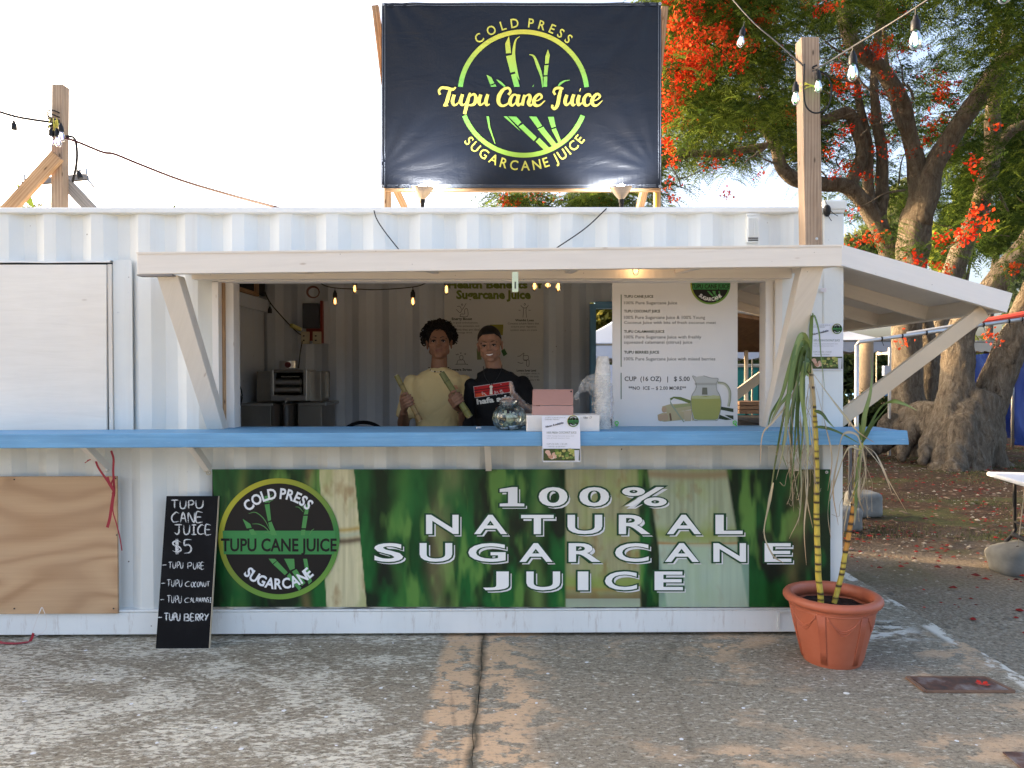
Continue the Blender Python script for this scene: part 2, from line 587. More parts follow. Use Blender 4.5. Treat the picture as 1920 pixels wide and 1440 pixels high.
def m_whitewood(name, a, b, peel=0.3):
    m, n = newmat(name)
    uv = n.coord('UV', (1.0, 14, 1))
    g = n.noise(uv, 2.0, 6, 0.6, 0.4)
    c = n.ramp(g, [(0.3, tuple(p * .4 + q * .6 for p, q in zip(a, b))), (0.6, b)])
    g3 = n.noise(n.coord('UV', (0.8, 30, 1)), 2.5, 5, 0.7)
    c = n.mix(n.ramp(g3, [(0.62, 0.0), (0.72, peel)]), c, (0.46, 0.38, 0.30))
    k = n.voro(n.coord('UV', (2.0, 6, 1)), 1.4)
    c = n.mix(n.ramp(k, [(0.02, 0.5), (0.06, 0.0)]), c, (0.33, 0.22, 0.13))
    sp = n.voro(n.coord(), 14)
    c = n.mix(n.ramp(sp, [(0.025, 0.8), (0.045, 0.0)]), c, (0.22, 0.18, 0.14))
    n.out(c, 0.6, n.bump(n.math('ADD', g, g3), 0.15, 0.002))
    return m
M_WW = m_whitewood('whitewashed_timber', (0.66, 0.60, 0.51), (0.78, 0.72, 0.63))
M_WW2 = m_whitewood('painted_board', (0.72, 0.69, 0.64), (0.80, 0.77, 0.72), 0.12)
M_PINE = wood('raw_pine', (0.30, 0.17, 0.085), (0.56, 0.37, 0.21))
M_PINE2 = wood('weathered_pine', (0.26, 0.18, 0.12), (0.46, 0.35, 0.25))
M_GREYW = wood('grey_timber', (0.22, 0.20, 0.18), (0.42, 0.39, 0.36))
M_PALE = simple('pale_timber', (0.60, 0.49, 0.35), .65, var=.08, vs=6)
M_BROWNW = wood('brown_timber', (0.10, 0.055, 0.03), (0.22, 0.13, 0.07))

def m_blue():
    m, n = newmat('blue_counter_paint')
    g = n.noise(n.coord('UV', (0.7, 20, 1)), 2.5, 6, 0.65, .3)
    c = n.ramp(g, [(0.25, (0.10, 0.27, 0.46)), (0.55, (0.145, 0.36, 0.58)), (0.8, (0.22, 0.45, 0.66))])
    f = n.noise(n.coord('UV', (1.5, 30, 1)), 3, 6, 0.8)
    c = n.mix(n.ramp(f, [(0.60, 0.0), (0.68, 0.75)]), c, (0.45, 0.62, 0.74))
    w_ = n.noise(n.coord('Object', (1.2, 3, 3)), 2.2, 5, .6); c = n.mix(n.ramp(w_, [(.4, .35), (.62, 0)]), c, (0.11, 0.24, 0.38))
    f2 = n.noise(n.coord('UV', (3, 26, 1)), 4, 5, 0.8)
    c = n.mix(n.ramp(f2, [(0.70, 0.0), (0.74, 0.9)]), c, (0.07, 0.08, 0.08))
    n.out(c, 0.5, n.bump(g, 0.35, 0.003))
    return m
M_BLUE = m_blue()
M_DARK = simple('dark_gap', (0.015, 0.014, 0.013), 0.8)
M_BLACK = simple('black_plastic', (0.012, 0.012, 0.013), 0.45)
M_STEEL = simple('stainless', (0.48, 0.46, 0.43), 0.3, 1.0, var=.1, vs=9, bump=0.05)
M_STEEL2 = simple('stainless_dull', (0.30, 0.27, 0.23), 0.38, 1.0, var=.25, vs=5, bump=0.05)
M_GALV = simple('galvanised_pipe', (0.50, 0.50, 0.49), 0.42, 0.7, var=.2)
M_CORD = simple('black_cord', (0.014, 0.014, 0.015), 0.5, bump=0)
M_SCREW = simple('screw_head', (0.05, 0.04, 0.035), 0.5, 0.5, bump=0)

# ================================================================== ground
def concrete():
    m, n = newmat('old_painted_concrete'); v = n.coord()
    x, y, z = n.sep(v)
    fine = n.noise(v, 55, 6, 0.72)
    med = n.noise(v, 9, 6, 0.68)
    big = n.noise(v, 1.1, 4, 0.6)
    c = n.ramp(fine, [(0.30, (0.155, 0.137, 0.11)), (0.52, (0.30, 0.272, 0.225)), (0.75, (0.47, 0.435, 0.37))])
    c = n.mix(n.ramp(big, [(0.3, 0.5), (0.65, 0.0)]), c, (0.22, 0.19, 0.155))
    # crusts of white paint, mostly on the left half, lying in slanting swaths
    sw = n.noise(n.coord('Object', (0.9, 1.7, 1)), 1.5, 4, 0.6, 1.2)
    fl = n.noise(n.coord('Object', (20, 52, 1)), 1.0, 7, 0.72, 0.5)
    left = n.ramp(n.math('ADD', n.math('MULTIPLY', x, 0.55), 0.62), [(0.25, 1.0), (0.62, 0.12)])
    amt = n.math('MULTIPLY', n.ramp(sw, [(0.38, 0.0), (0.62, 1.0)]), left)
    mask = n.ramp(n.math('ADD', fl, n.math('MULTIPLY', amt, 0.15)), [(0.545, 0.0), (0.66, 0.9)])
    c = n.mix(mask, c, (0.70, 0.685, 0.625))
    # dark lichen specks
    dk = n.noise(n.coord('Object', (34, 60, 1)), 1.0, 6, 0.75)
    c = n.mix(n.ramp(dk, [(0.54, 0.0), (0.62, 0.85)]), c, (0.085, 0.074, 0.06))
    # peach paint: a broad stripe along the joint and worn patches to the right
    stripe = n.math('MULTIPLY', n.ramp(n.math('ADD', x, n.math('ADD', 0.5, n.math('MULTIPLY', n.noise(v, 3.5, 4), 0.10))), [(0.155, 0.0), (0.20, 1.0)]),
                    n.ramp(n.math('ADD', x, n.math('ADD', 0.32, n.math('MULTIPLY', n.noise(v, 3.0, 5), 0.55))), [(0.66, 1.0), (0.82, 0.0)]))
    patch = n.ramp(n.noise(n.coord('Object', (0.9, 1.5, 1)), 1.25, 5, 0.62), [(0.54, 0.0), (0.64, 0.75)])
    right = n.ramp(x, [(0.1, 0.0), (0.4, 1.0)])
    patch = n.math('MULTIPLY', patch, right)
    area = n.math('MAXIMUM', stripe, patch)
    wear = n.ramp(n.noise(n.coord('Object', (3.2, 4.5, 1)), 1.6, 8, 0.66), [(0.50, 1.0), (0.54, 0.0)])
    wearp = n.math('MULTIPLY', area, n.math('MAXIMUM', wear, n.math('MULTIPLY', 0.0, area)))
    finew = n.ramp(dk, [(0.54, 1.0), (0.60, 0.5)])
    c = n.mix(n.math('MULTIPLY', wearp, finew), c, n.mix(med, (0.56, 0.39, 0.26), (0.66, 0.49, 0.35)))
    ck = n.math('ABSOLUTE', n.math('ADD', n.math('ADD', x, .148), n.math('MULTIPLY', n.math('SUBTRACT', n.noise(v, 6, 5), .5), .09)))
    c = n.mix(n.ramp(ck, [(0.0, .9), (.035, 0.0)]), c, (0.075, 0.07, 0.055))
    cr2 = n.voro(n.coord('Object', (.9, .9, 1)), .8, 'DISTANCE_TO_EDGE')
    c = n.mix(n.ramp(n.math('ADD', cr2, n.math('MULTIPLY', n.noise(v, 8, 6, .7), .05)), [(.026, .28), (.034, 0.0)]), c, (0.07, 0.06, 0.05))
    # white drips
    dr = n.voro(n.coord('Object', (1.0, 1.0, 1)), 2.6)
    drm = n.ramp(n.math('ADD', dr, n.math('MULTIPLY', n.noise(v, 30, 3), 0.05)), [(0.058, 1.0), (0.064, 0.0)])
    c = n.mix(drm, c, (0.80, 0.82, 0.84))
    eg = n.math('MULTIPLY', n.ramp(n.math('MULTIPLY', x, .3), [(.765, 0), (.775, 1)]), n.ramp(n.noise(n.coord('Object', (2, 1.3, 1)), 2.2, 6, .7), [(.50, 0), (.54, .9)]))
    c = n.mix(eg, c, (0.72, 0.72, 0.70))
    cn = n.math('MULTIPLY', n.ramp(n.math('MULTIPLY', x, .3), [(.58, 0), (.61, 1), (.72, 1), (.76, 0)]), n.ramp(n.math('ADD', y, .5), [(.36, 0), (.46, 1), (.68, 1), (.80, 0)]))
    pn = n.noise(n.coord('Object', (2.5, 7, 1)), 2.0, 7, .72)
    c = n.mix(n.math('MULTIPLY', cn, n.ramp(pn, [(.50, 0), (.54, .85)])), c, (0.70, 0.71, 0.71)); c = n.mix(n.math('MULTIPLY', cn, n.ramp(pn, [(.40, .9), (.44, 0)])), c, (0.05, 0.05, 0.055))
    # overspray along the foot of the container and dirt
    os_ = n.ramp(n.math('ADD', y, n.math('MULTIPLY', n.noise(v, 5, 3), 0.10)), [(-0.05 + 0.0, 0.0), (0.0, 0.6)])
    c = n.mix(n.math('MULTIPLY', n.ramp(n.math('ADD', n.math('ADD', y, 1.0), n.math('MULTIPLY', n.noise(v, 5, 4), 0.16)), [(0.97, 0.0), (1.03, 0.45), (1.10, .45), (1.16, 0.0)]), 0.6), c, (0.40, 0.41, 0.42))
    h = n.math('ADD', n.math('MULTIPLY', fine, 0.5), n.math('ADD', med, n.math('MULTIPLY', mask, 0.5)))
    b = n.bump(h, 0.7, 0.006)
    n.out(n.mix(1.0, c, (1.0, .965, .87), 'MULTIPLY'), 0.95, b, None, Specular_IOR_Level=0.1)
    return m
M_CONC = concrete()

def crack_x(y): return -0.148 + 0.018 * vnoise(y * 2.1, 3.3) + 0.012 * vnoise(y * 9, 1.3) + 0.006 * vnoise(y * 31, 1.3)
SLAB_X = 2.66
def slab(name, left):
    mb = MB(); ys = [-30, -20, -12] + [-9 + i * 0.03 for i in range(380)]
    V = []; F = []
    for i, y in enumerate(ys):
        cxx = crack_x(y) - (0.001 + 0.004 * abs(vnoise(y * 13, 8)) + .004 * vnoise(y * 70, 3)) if left else crack_x(y) + (0.001 + 0.005 * abs(vnoise(y * 17, 2)) + .004 * vnoise(y * 60, 9))
        ex = -9.0 if left else SLAB_X + 0.02 * vnoise(y * 3, 9) + 0.012 * vnoise(y * 14, 4)
        a, b = (ex, cxx) if left else (cxx, ex)
        V += [(a, y, 0), (b, y, 0), (a, y, -0.12), (b, y, -0.12)]
    for i in range(len(ys) - 1):
        k = 4 * i
        F += [(k, k + 1, k + 5, k + 4), (k + 1, k + 3, k + 7, k + 5), (k + 2, k, k + 4, k + 6)]
    n = 4 * (len(ys) - 1)
    F += [(0, 2, 3, 1), (n, n + 1, n + 3, n + 2)]
    mb.add(V, F)
    o = mb.build(name, M_CONC)
    return tag(o, kind='structure')
slab('concrete_slab', True); slab('concrete_slab', False)

def gravel_mat():
    m, n = newmat('gravel_earth'); v = n.coord()
    x, y, z = n.sep(v)
    f = n.noise(v, 38, 6, 0.75); p = n.voro(v, 42)
    big = n.noise(n.coord('Object', (0.8, 1.3, 1)), 0.9, 4, 0.6)
    c = n.ramp(f, [(0.3, (0.12, 0.10, 0.075)), (0.5, (0.31, 0.265, 0.195)), (0.72, (0.52, 0.46, 0.36))])
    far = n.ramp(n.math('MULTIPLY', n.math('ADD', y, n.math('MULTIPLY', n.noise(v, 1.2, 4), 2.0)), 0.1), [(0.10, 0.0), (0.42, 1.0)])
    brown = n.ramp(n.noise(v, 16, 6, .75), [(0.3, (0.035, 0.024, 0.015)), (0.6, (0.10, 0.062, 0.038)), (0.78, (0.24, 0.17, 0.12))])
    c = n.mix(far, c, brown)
    grass = n.math('MULTIPLY', n.ramp(big, [(0.50, 0.0), (0.60, 1.0)]), far)
    gc = n.ramp(n.noise(v, 30, 5, .7), [(0.3, (0.045, 0.05, 0.018)), (0.7, (0.14, 0.14, 0.05))])
    c = n.mix(n.math('MULTIPLY', grass, 0.8), c, gc)
    n.out(c, 0.95, n.bump(n.math('ADD', f, p), 0.8, 0.015), None, Specular_IOR_Level=.1)
    return m
M_GRAV = gravel_mat()
gm = MB()
V = []; F = []
xs = [-400, -60, -10] + [2.4 + 0.2 * i for i in range(60)] + [20, 60, 400]
ys = [-60, -9.2] + [-4 + 0.2 * i for i in range(110)] + [26, 60, 400]
for y in ys:
    for x in xs:
        z = -0.035 + (0.03 * vnoise(x * .7, y * .7) + 0.012 * vnoise(x * 3, y * 3) if 2.6 < x < 15 and y > -5 else 0)
        if x < 3.0: z = min(z, -0.02)
        V.append((x, y, z - 0.0))
nx = len(xs)
for j in range(len(ys) - 1):
    for i in range(nx - 1): F.append((j * nx + i, j * nx + i + 1, (j + 1) * nx + i + 1, (j + 1) * nx + i))
gm.add(V, F)
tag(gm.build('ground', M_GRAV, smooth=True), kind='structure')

# loose stones, fallen petals, grass tufts (uncountable)
def scatter(name, count, size, fn, mat, flat=0.35, colfn=None, seed=1):
    rg = np.random.default_rng(seed); V = []; F = []; C = []
    k = 0; tries = 0
    while k < count and tries < count * 8:
        tries += 1
        p = fn(rg)
        if p is None: continue
        s = size * (0.5 + rg.random() ** 2 * 1.5); a = rg.random() * 6.28
        b = len(V)
        q = 5
        c = colfn(rg) if colfn else (1, 1, 1)
        for i in range(q):
            an = a + i * 6.283 / q; rr = s * (0.7 + 0.6 * rg.random())
            V.append((p[0] + rr * math.cos(an), p[1] + rr * math.sin(an), p[2]))
        V.append((p[0], p[1], p[2] + s * flat))
        C += [c] * (q + 1)
        for i in range(q): F.append((b + i, b + (i + 1) % q, b + q))
        k += 1
    return tag(np_mesh(name, V, F, mat, None, np.array(C)), kind='stuff')
M_VC = vcol('painted_by_colour', 0.75)
M_PRINT = vcol('print_colour', 0.42)
def on_gravel(rg):
    Y = -1.6 + 17 * rg.random() ** 1.4; X = SLAB_X + 0.08 + (0.5 + (Y + 4.4) * 0.32) * rg.random() * 1.15
    if Y > 2.4 and rg.random() < .3: X = 1.5 + rg.random() * 6
    return (X, Y, -0.04 + 0.01 * rg.random())
scatter('pebbles', 4000, 0.014, on_gravel, M_VC, 0.6, lambda g: tuple(np.array([0.27, 0.235, 0.18]) * (0.5 + g.random() * 1.0)), 3)
def red_place(rg):
    Y = 0.2 + 12 * rg.random() ** 0.9; X = 2.9 + rg.random() * (2.0 + Y * 0.55)
    if vnoise(X * 1.1, Y * 0.9, 4) < -0.05 and rg.random() < .8: return None
    return (X, Y, -0.01 + 0.02 * rg.random())
scatter('fallen_petals', 1500, 0.016, red_place, M_VC, 0.5, lambda g: tuple(np.array([0.22, 0.016, 0.010]) * (0.35 + g.random() * 0.9)), 4)
scatter('leaf_litter', 5600, 0.017, lambda rg: (lambda Y: (2.9 + rg.random() * (2.0 + Y * 0.6), Y, -0.012 + 0.02 * rg.random()))(2.2 + 13 * rg.random()), M_VC, 0.25,
        lambda g: tuple((np.array([0.22, 0.15, 0.10]) if g.random() < .25 else np.array([0.10, 0.055, 0.03])) * (0.4 + g.random() * 1.1)), 5)
scatter('paint_flakes', 300, 0.006, lambda rg: (-3.3 + rg.random() * 5.8, -2.6 + rg.random() * 2.5, 0.001), M_VC, 0.2, lambda g: (0.75, 0.76, 0.76), 6)
def red_spot(rg):
    return (2.75 + rg.random() * 0.9, -0.9 + 1.9 * rg.random(), -0.02)
scatter('red_petals', 24, 0.02, red_spot, M_VC, 0.5, lambda g: tuple(np.array([0.42, 0.02, 0.012]) * (0.5 + g.random() * 0.7)), 8)

# grass blades
rg = np.random.default_rng(12); V = []; F = []; C = []
n = 0
while n < 26000:
    Y = 2.6 + 11 * rg.random(); X = 2.7 + rg.random() * (2.4 + Y * 0.6)
    if vnoise(X * .72, Y * 1.15, 2) + 0.25 * rg.random() < 0.22: continue
    h = 0.015 + 0.03 * rg.random(); a = rg.random() * 6.28; b = len(V); w = 0.004
    dx, dy = math.cos(a), math.sin(a)
    V += [(X - dx * w, Y - dy * w, -0.045), (X + dx * w, Y + dy * w, -0.045), (X + dy * h * .5, Y - dx * h * .5, -0.04 + h)]
    F.append((b, b + 1, b + 2)); c = np.array([0.085, 0.095, 0.028]) * (0.5 + rg.random()) if rg.random() < .8 else np.array([0.22, 0.18, 0.09])
    C += [c] * 3; n += 1
tag(np_mesh('grass', V, F, M_VC, None, np.array(C)), kind='stuff')

# ================================================================== the container
ZT = at(960, 389, 0).z
XR = at(1581, 700, 0).x
XL = XR - 12.19
YB = 2.42
cont = thing('shipping_container', (-1.0, 1.2, 0), 'white painted corrugated shipping container with a serving opening cut in its front', 'shipping container')
PITCH = 0.278; D = 0.036
PH = at(1050, 430, 0).x % PITCH
def prof(x0, x1, y, s=1, ph=0.0):
    """corrugation outline from x0 to x1: list of (x, y); outer flat at y, inner at y+s*D"""
    pts = []
    ks = [(0.0, 0), (0.072, 0), (0.140, 1), (0.210, 1)]
    k0 = math.floor((x0 - PITCH) / PITCH)
    seq = []
    for k in range(k0, k0 + int((x1 - x0) / PITCH) + 4):
        for a, d in ks: seq.append((k * PITCH + a + ph, d))
    def val(x):
        for (a, da), (b, db) in zip(seq, seq[1:]):
            if a <= x <= b: return da + (db - da) * (x - a) / (b - a)
        return 0
    xs = [x0] + [a for a, d in seq if x0 + 1e-4 < a < x1 - 1e-4] + [x1]
    return [(x, y + s * D * val(x)) for x in xs]
def corr(mb, x0, x1, z0, z1, y, s=1, ph=0.0, th=0.003, nz=10):
    P = prof(x0, x1, y, s, ph); V = []; F = []; m = len(P)
    for side in (0, th):
        for j in range(nz + 1):
            z = z0 + (z1 - z0) * j / nz
            for x, yy in P:
                dent = 0.0035 * vnoise(x * 2.3, z * 2.1, 5) + 0.0018 * vnoise(x * 7, z * 5, 1)
                V.append((x, yy + side + dent, z))
    for q in range(2):
        for j in range(nz):
            for i in range(m - 1):
                a = q * (nz + 1) * m + j * m + i
                f = (a, a + 1, a + m + 1, a + m)
                F.append(f if q == 0 else tuple(reversed(f)))
    b = (nz + 1) * m
    for j in range(nz):
        F.append((j * m, (j + 1) * m, b + (j + 1) * m, b + j * m)); F.append((j * m + m - 1, b + j * m + m - 1, b + (j + 1) * m + m - 1, (j + 1) * m + m - 1))
    for i in range(m - 1):
        F.append((i, b + i, b + i + 1, i + 1)); F.append((nz * m + i, nz * m + i + 1, b + nz * m + i + 1, b + nz * m + i))
    mb.add(V, F)
zt = at(960, 398, 0).z; zb = at(960, 1141, 0).z
OX0 = at(399, 700, 0).x; OX1 = at(1462, 700, 0).x
OZ0 = 1.20; OZ1 = at(960, 526, 0).z
PHF = at(1051, 430, 0).x
w = MB()
corr(w, XL + .06, OX0, zb, zt, 0.004, ph=PHF)
corr(w, OX0, OX1, OZ1, zt, 0.004, ph=PHF, nz=4)
corr(w, OX0, OX1, zb, OZ0, 0.004, ph=PHF, nz=6)
corr(w, OX1, XR - .13, zb, OZ0, 0.004, ph=PHF, nz=6)
corr(w, OX1, XR - .2, OZ1, zt, 0.004, ph=PHF, nz=4)
w.build('front_wall', M_WM, cont)
w = MB(); xw = at(1462, 700, 0).x
w.box(xw + 0.012, XR - .125, 0.0, 0.02, OZ0, OZ1 + .15)
w.build('plain_wall_panel', M_WM, cont)
# rails, posts
w = MB(); w.box(XL, XR, -0.012, 0.055, zt - 0.004, ZT); w.build('top_rail', M_RAIL, cont, bevel=0.006)
w = MB()
w.box(XL, XR, -0.010, 0.05, 0.02, zb - 0.012); w.box(XL, XR, -0.016, 0.05, zb - 0.010, zb + 0.004)
w.build('bottom_rail', M_RAIL, cont, bevel=0.005)
w = MB(); w.box(XR - .125, XR, -0.006, 0.15, 0.02, zt - .01); w.build('corner_post', M_WM, cont, bevel=0.008)
w = MB(); w.box(XR - .13, XR + .012, -0.02, 0.14, ZT - .02, ZT + .04); w.build('corner_casting', M_WM, cont, bevel=0.012)
for y in (0.05, YB):
    pass
w = MB(); w.box(XR - .12, XR, YB - .15, YB + .02, 0.02, zt); w.build('corner_post', M_WM, cont, bevel=0.008)
w = MB(); w.box(XL, XR, 0.0, YB + .02, ZT - 0.035, ZT - 0.006); w.build('roof', M_WM, cont)
w = MB(); w.box(XL, XR, 0.06, YB, 0.10, 0.155); w.build('floor', M_BROWNW, cont)
w = MB(); w.box(XL, XL + .03, 0.05, YB, 0.02, zt); w.build('left_end_wall', M_WM, cont)
# back wall with the rear opening on the right
BX0 = at(1106, 700, YB).x
w = MB()
corr(w, XL + .03, BX0, 0.155, zt, YB - 0.04, ph=0.03)
corr(w, BX0, XR - .1, 0.155, 1.12, YB - 0.04, ph=0.03)
corr(w, BX0, XR - .1, 2.22, zt, YB - 0.04, ph=0.03)
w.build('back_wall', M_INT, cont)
w = MB(); w.box(BX0 - 0.005, BX0 + .045, YB - .10, YB + .02, 1.12, 2.2); w.box(BX0 + .045, XR - .1, YB - .10, YB + .02, 2.16, 2.22)
w.build('rear_opening_frame', M_BLUE, cont)
w = MB(); w.box(BX0, XR - .06, YB - .16, YB + .22, 1.10, 1.15); w.build('rear_counter', M_DARK, cont)
# end wall on the right with a hatch
w = MB()
w.box(XR - .03, XR - .01, 0.15, YB - .15, 0.15, 1.15); w.box(XR - .03, XR - .01, 0.15, YB - .15, 2.28, zt)
w.box(XR - .03, XR - .01, 0.15, 0.32, 1.15, 2.28)
w.build('right_end_wall', M_WM, cont)
w = MB(); w.box(XR - .12, XR + .28, 0.34, YB - .18, 1.14, 1.19); w.build('end_counter', M_DARK, cont)
# inner partition / frame boards of the left of the interior
xi = -2.22
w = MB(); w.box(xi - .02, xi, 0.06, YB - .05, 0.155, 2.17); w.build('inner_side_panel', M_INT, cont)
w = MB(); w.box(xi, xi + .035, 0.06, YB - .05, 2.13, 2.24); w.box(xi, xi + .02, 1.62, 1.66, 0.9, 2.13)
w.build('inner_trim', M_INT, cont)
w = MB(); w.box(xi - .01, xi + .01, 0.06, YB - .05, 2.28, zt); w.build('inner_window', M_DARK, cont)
w = MB(); w.beam((xi + .02, 0.9, 2.265), (xi + .02, YB - .3, 2.265), .04, .03); w.beam((xi + .02, YB - .32, 2.27), (xi + .02, YB - .32, 2.5), .04, .04)
w.build('window_trim', M_PINE, cont)
w = MB()   # jambs and bottom ledger
w.box(OX0, OX0 + .035, 0.0, .14, OZ0, OZ1)
w.build('opening_jamb', M_WW2, cont)
w = MB(); w.box(OX0 + .035, OX0 + .052, 0.055, .16, OZ0, OZ1); w.build('jamb_lining', M_PINE, cont)
w = MB(); w.box(OX0 + .052, OX0 + .10, 0.07, .17, OZ0, OZ1); w.build('opening_jamb', M_WW2, cont)
jx = at(1447, 700, 0).x
w = MB(); w.box(jx - .03, jx + .016, 0.02, .13, OZ0, OZ1); w.build('opening_jamb', M_WW2, cont)
w = MB(); w.box(jx + .018, xw + .012, -0.006, .05, OZ0, OZ1 + .1); w.build('jamb_board', M_WW, cont)
w = MB(); w.box(OX0, OX1, 0.0, .10, OZ1 - .004, OZ1 + .07); w.build('opening_header', M_WW2, cont)

# left hatch closed with a white board
sx1 = at(205, 700, 0).x; sz0 = at(100, 808, 0).z; sz1 = at(100, 497, 0).z
w = MB(); w.box(XL + .1, at(213, 700, 0).x + .004, 0.0, .012, sz0 - .02, sz1 + .012); w.build('hatch_gap', M_DARK, cont)
w = MB(); w.hexa([(XL + .1, -.024, sz0), (sx1 - .006, -.024, sz0), (sx1 - .006, -.004, sz0), (XL + .1, -.004, sz0), (XL + .1, -.024, sz1 - .004), (sx1, -.024, sz1), (sx1, -.004, sz1), (XL + .1, -.004, sz1)])
m, n = newmat('white_hatch_board')
g = n.noise(n.coord('Object', (2, 1, 18)), 1.5, 5, .6, .4)
g2 = n.noise(n.coord('Object', (1, 1, 1)), 1.6, 4, .6)
c = n.ramp(g, [(0.3, (0.78, 0.735, 0.65)), (0.6, (0.83, 0.785, 0.70))])
c = n.mix(n.ramp(g2, [(0.4, 0.25), (0.6, 0)]), c, (0.66, 0.62, 0.56))
kn = n.voro(n.coord('Object', (1.2, 1, 3)), 1.7)
c = n.mix(n.ramp(kn, [(0.03, 0.5), (0.05, 0.0)]), c, (0.50, 0.44, 0.36))
n.out(c, 0.55, n.bump(g, .4, .004))
w.build('hatch_board', m, cont, bevel=0.003)
w = MB(); w.box(sx1 + .004, at(213, 700, 0).x, -.016, .004, sz0 - .01, sz1 + .003); w.build('hatch_frame', M_WW, cont)
w = MB()
V = []; F = []
x0h, x1h = XL + .05, at(214, 700, 0).x
nn = 60
for i in range(nn + 1):
    x = x0h + (x1h - x0h) * i / nn; zz = sz1 + .010 + .006 * vnoise(x * 5, 2)
    V += [(x, -.03, zz), (x, .02, zz + .004), (x, .02, zz + .016), (x, -.03, zz + .012)]
for i in range(nn):
    for k in range(4): F.append((4 * i + k, 4 * i + (k + 1) % 4, 4 * i + 4 + (k + 1) % 4, 4 * i + 4 + k))
w.add(V, F); w.build('hatch_flashing', M_RAIL, cont)
# flat cover strip right of the hatch
w = MB(); w.box(at(214, 700, 0).x, at(249, 700, 0).x, -.003, .006, sz0 - .02, sz1 + .03); w.build('patched_plate', M_WM, cont)
# ventilator on the upper wall
vx0, vx1 = at(1398, 430, 0).x, at(1420, 430, 0).x; vz0, vz1 = at(0, 457, 0).z, at(0, 408, 0).z
w = MB(); w.box(vx0, vx1, -.030, .03, vz0, vz1); 
vv = w.build('ventilator', M_WM, cont, bevel=.004)
for k in range(6):
    w = MB(); xx = vx0 + .008 + k * (vx1 - vx0 - .016) / 5; w.box(xx - .003, xx + .003, -.036, -.028, vz0 + .035, vz1 - .012); w.build('louvre', M_WM, vv)
for k in range(2):
    w = MB(); w.box(vx0 + .006, vx1 - .006, -.034, -.029, vz0 + .008 + k * .012, vz0 + .014 + k * .012); w.build('slot', M_DARK, vv)
w = MB(); q = at(1408, 409, 0); w.box(q.x - .03, q.x + .03, -.018, .02, q.z + .01, q.z + .025); w.build('vent_hood', M_WM, cont, bevel=.003)
# weld marks and patches
w = MB(); a = at(1458, 1160, 0)
w.beam((a.x, -.018, zb - .03), (a.x, -.018, .045), .014, .006, (0, 1, 0)); w.beam((a.x, -.018, zb - .02), (XR - .15, -.018, zb - .02), .006, .006, (0, 1, 0))
w.build('weld_seam', M_WM, cont)

# ================================================================== plywood sheet
xp = at(225, 1000, 0).x
w = MB(); za, zc = at(100, 1150, -.02).z, at(100, 893, -.02).z
w.hexa([(XL + .2, -.03, za), (at(221, 1000, -.02).x, -.03, za), (at(221, 1000, -.02).x, -.014, za), (XL + .2, -.014, za), (XL + .2, -.03, zc), (xp, -.03, zc), (xp, -.014, zc), (XL + .2, -.014, zc)])
m, n = newmat('bare_plywood')
vv2 = n.coord('Object', (0.55, 1, 2.6))
cn_ = n.noise(n.coord('Object', (0.42, 1, 1.5)), 1.25, 1.6, .45, .35)
wv = n.math('ADD', n.math('MULTIPLY', n.math('SINE', n.math('MULTIPLY', cn_, 95.0)), 0.5), 0.5)
fi = n.noise(n.coord('Object', (1.5, 1, 60)), 1.5, 4, .6)
lg = n.noise(n.coord('Object', (1, 1, 1.4)), 1.3, 3, .5)
c = n.ramp(wv, [(0.0, (0.42, 0.235, 0.11)), (0.30, (0.53, 0.32, 0.165)), (1.0, (0.60, 0.38, 0.205))])
c = n.mix(0.25, c, n.ramp(fi, [(0.3, (0.30, 0.17, 0.09)), (0.7, (0.52, 0.34, 0.20))]))
c = n.mix(n.ramp(lg, [(0.4, 0.3), (0.62, 0.0)]), c, (0.48, 0.32, 0.19))
n.out(c, 0.55, n.bump(fi, .15, .002))
ply = w.build('plywood_sheet', m, None, bevel=.002)
tag(ply, 'bare tan plywood sheet screwed over the lower left of the container', 'plywood')
for (px, py) in ((27, 899), (217, 897), (219, 1003), (213, 1141), (27, 1141)):
    w = MB(); q = at(px, py, -.03); w.lathe([(.0045, 0), (.0045, .003), (0.001, .004)], q, 8, (0, -1, 0)); w.build('screw', M_SCREW, ply)

# ================================================================== counter
yc = -0.36
cz1 = at(960, 812, yc).z; cx1 = at(1705, 820, yc).x
def cz(x): return cz1 + 0.0033 * (x) * 1.0
ctr = thing('serving_counter', (0, -0.18, cz1), 'sky blue painted timber counter running along the front of the container', 'counter')
for (y0, y1, k) in ((yc, yc + .04, 0),):
    w = MB(); th0 = at(960, 840, yc).z
    w.hexa([(XL, y0, th0 - .004), (cx1, y0, th0 + .012), (cx1, y1, th0 + .012), (XL, y1, th0 - .004), (XL, y0, cz1 - .008), (cx1 - .01, y0, cz1 + .008), (cx1 - .01, y1, cz1 + .008), (XL, y1, cz1 - .008)])
    w.build('front_board', M_BLUE, ctr, bevel=.004)
w = MB()
w.hexa([(XL, yc + .042, cz1 - .050), (cx1 - .02, yc + .042, cz1 - .034), (cx1 - .02, -.03, cz1 - .034), (XL, -.03, cz1 - .050),
        (XL, yc + .042, cz1 - .010), (cx1 - .02, yc + .042, cz1 + .006), (cx1 - .02, -.03, cz1 + .006), (XL, -.03, cz1 - .010)])
w.build('plank', M_BLUE, ctr, bevel=.004)
w = MB(); w.box(OX0 + .02, OX1 - .01, -.028, .16, cz1 - .04, cz1 + .002); w.build('inner_plank', M_BLUE, ctr, bevel=.003)
def bracket(px, py0, py1, lean):
    w = MB(); b = at(px, py1, -.03)
    w.beam((b.x - .015, -.012, b.z), (at(px, py1, -.03).x + lean - .015, yc + .1, cz1 - .06), .035, .045, (0, 0, 1))
    return w.build('bracket', M_WW2, ctr)
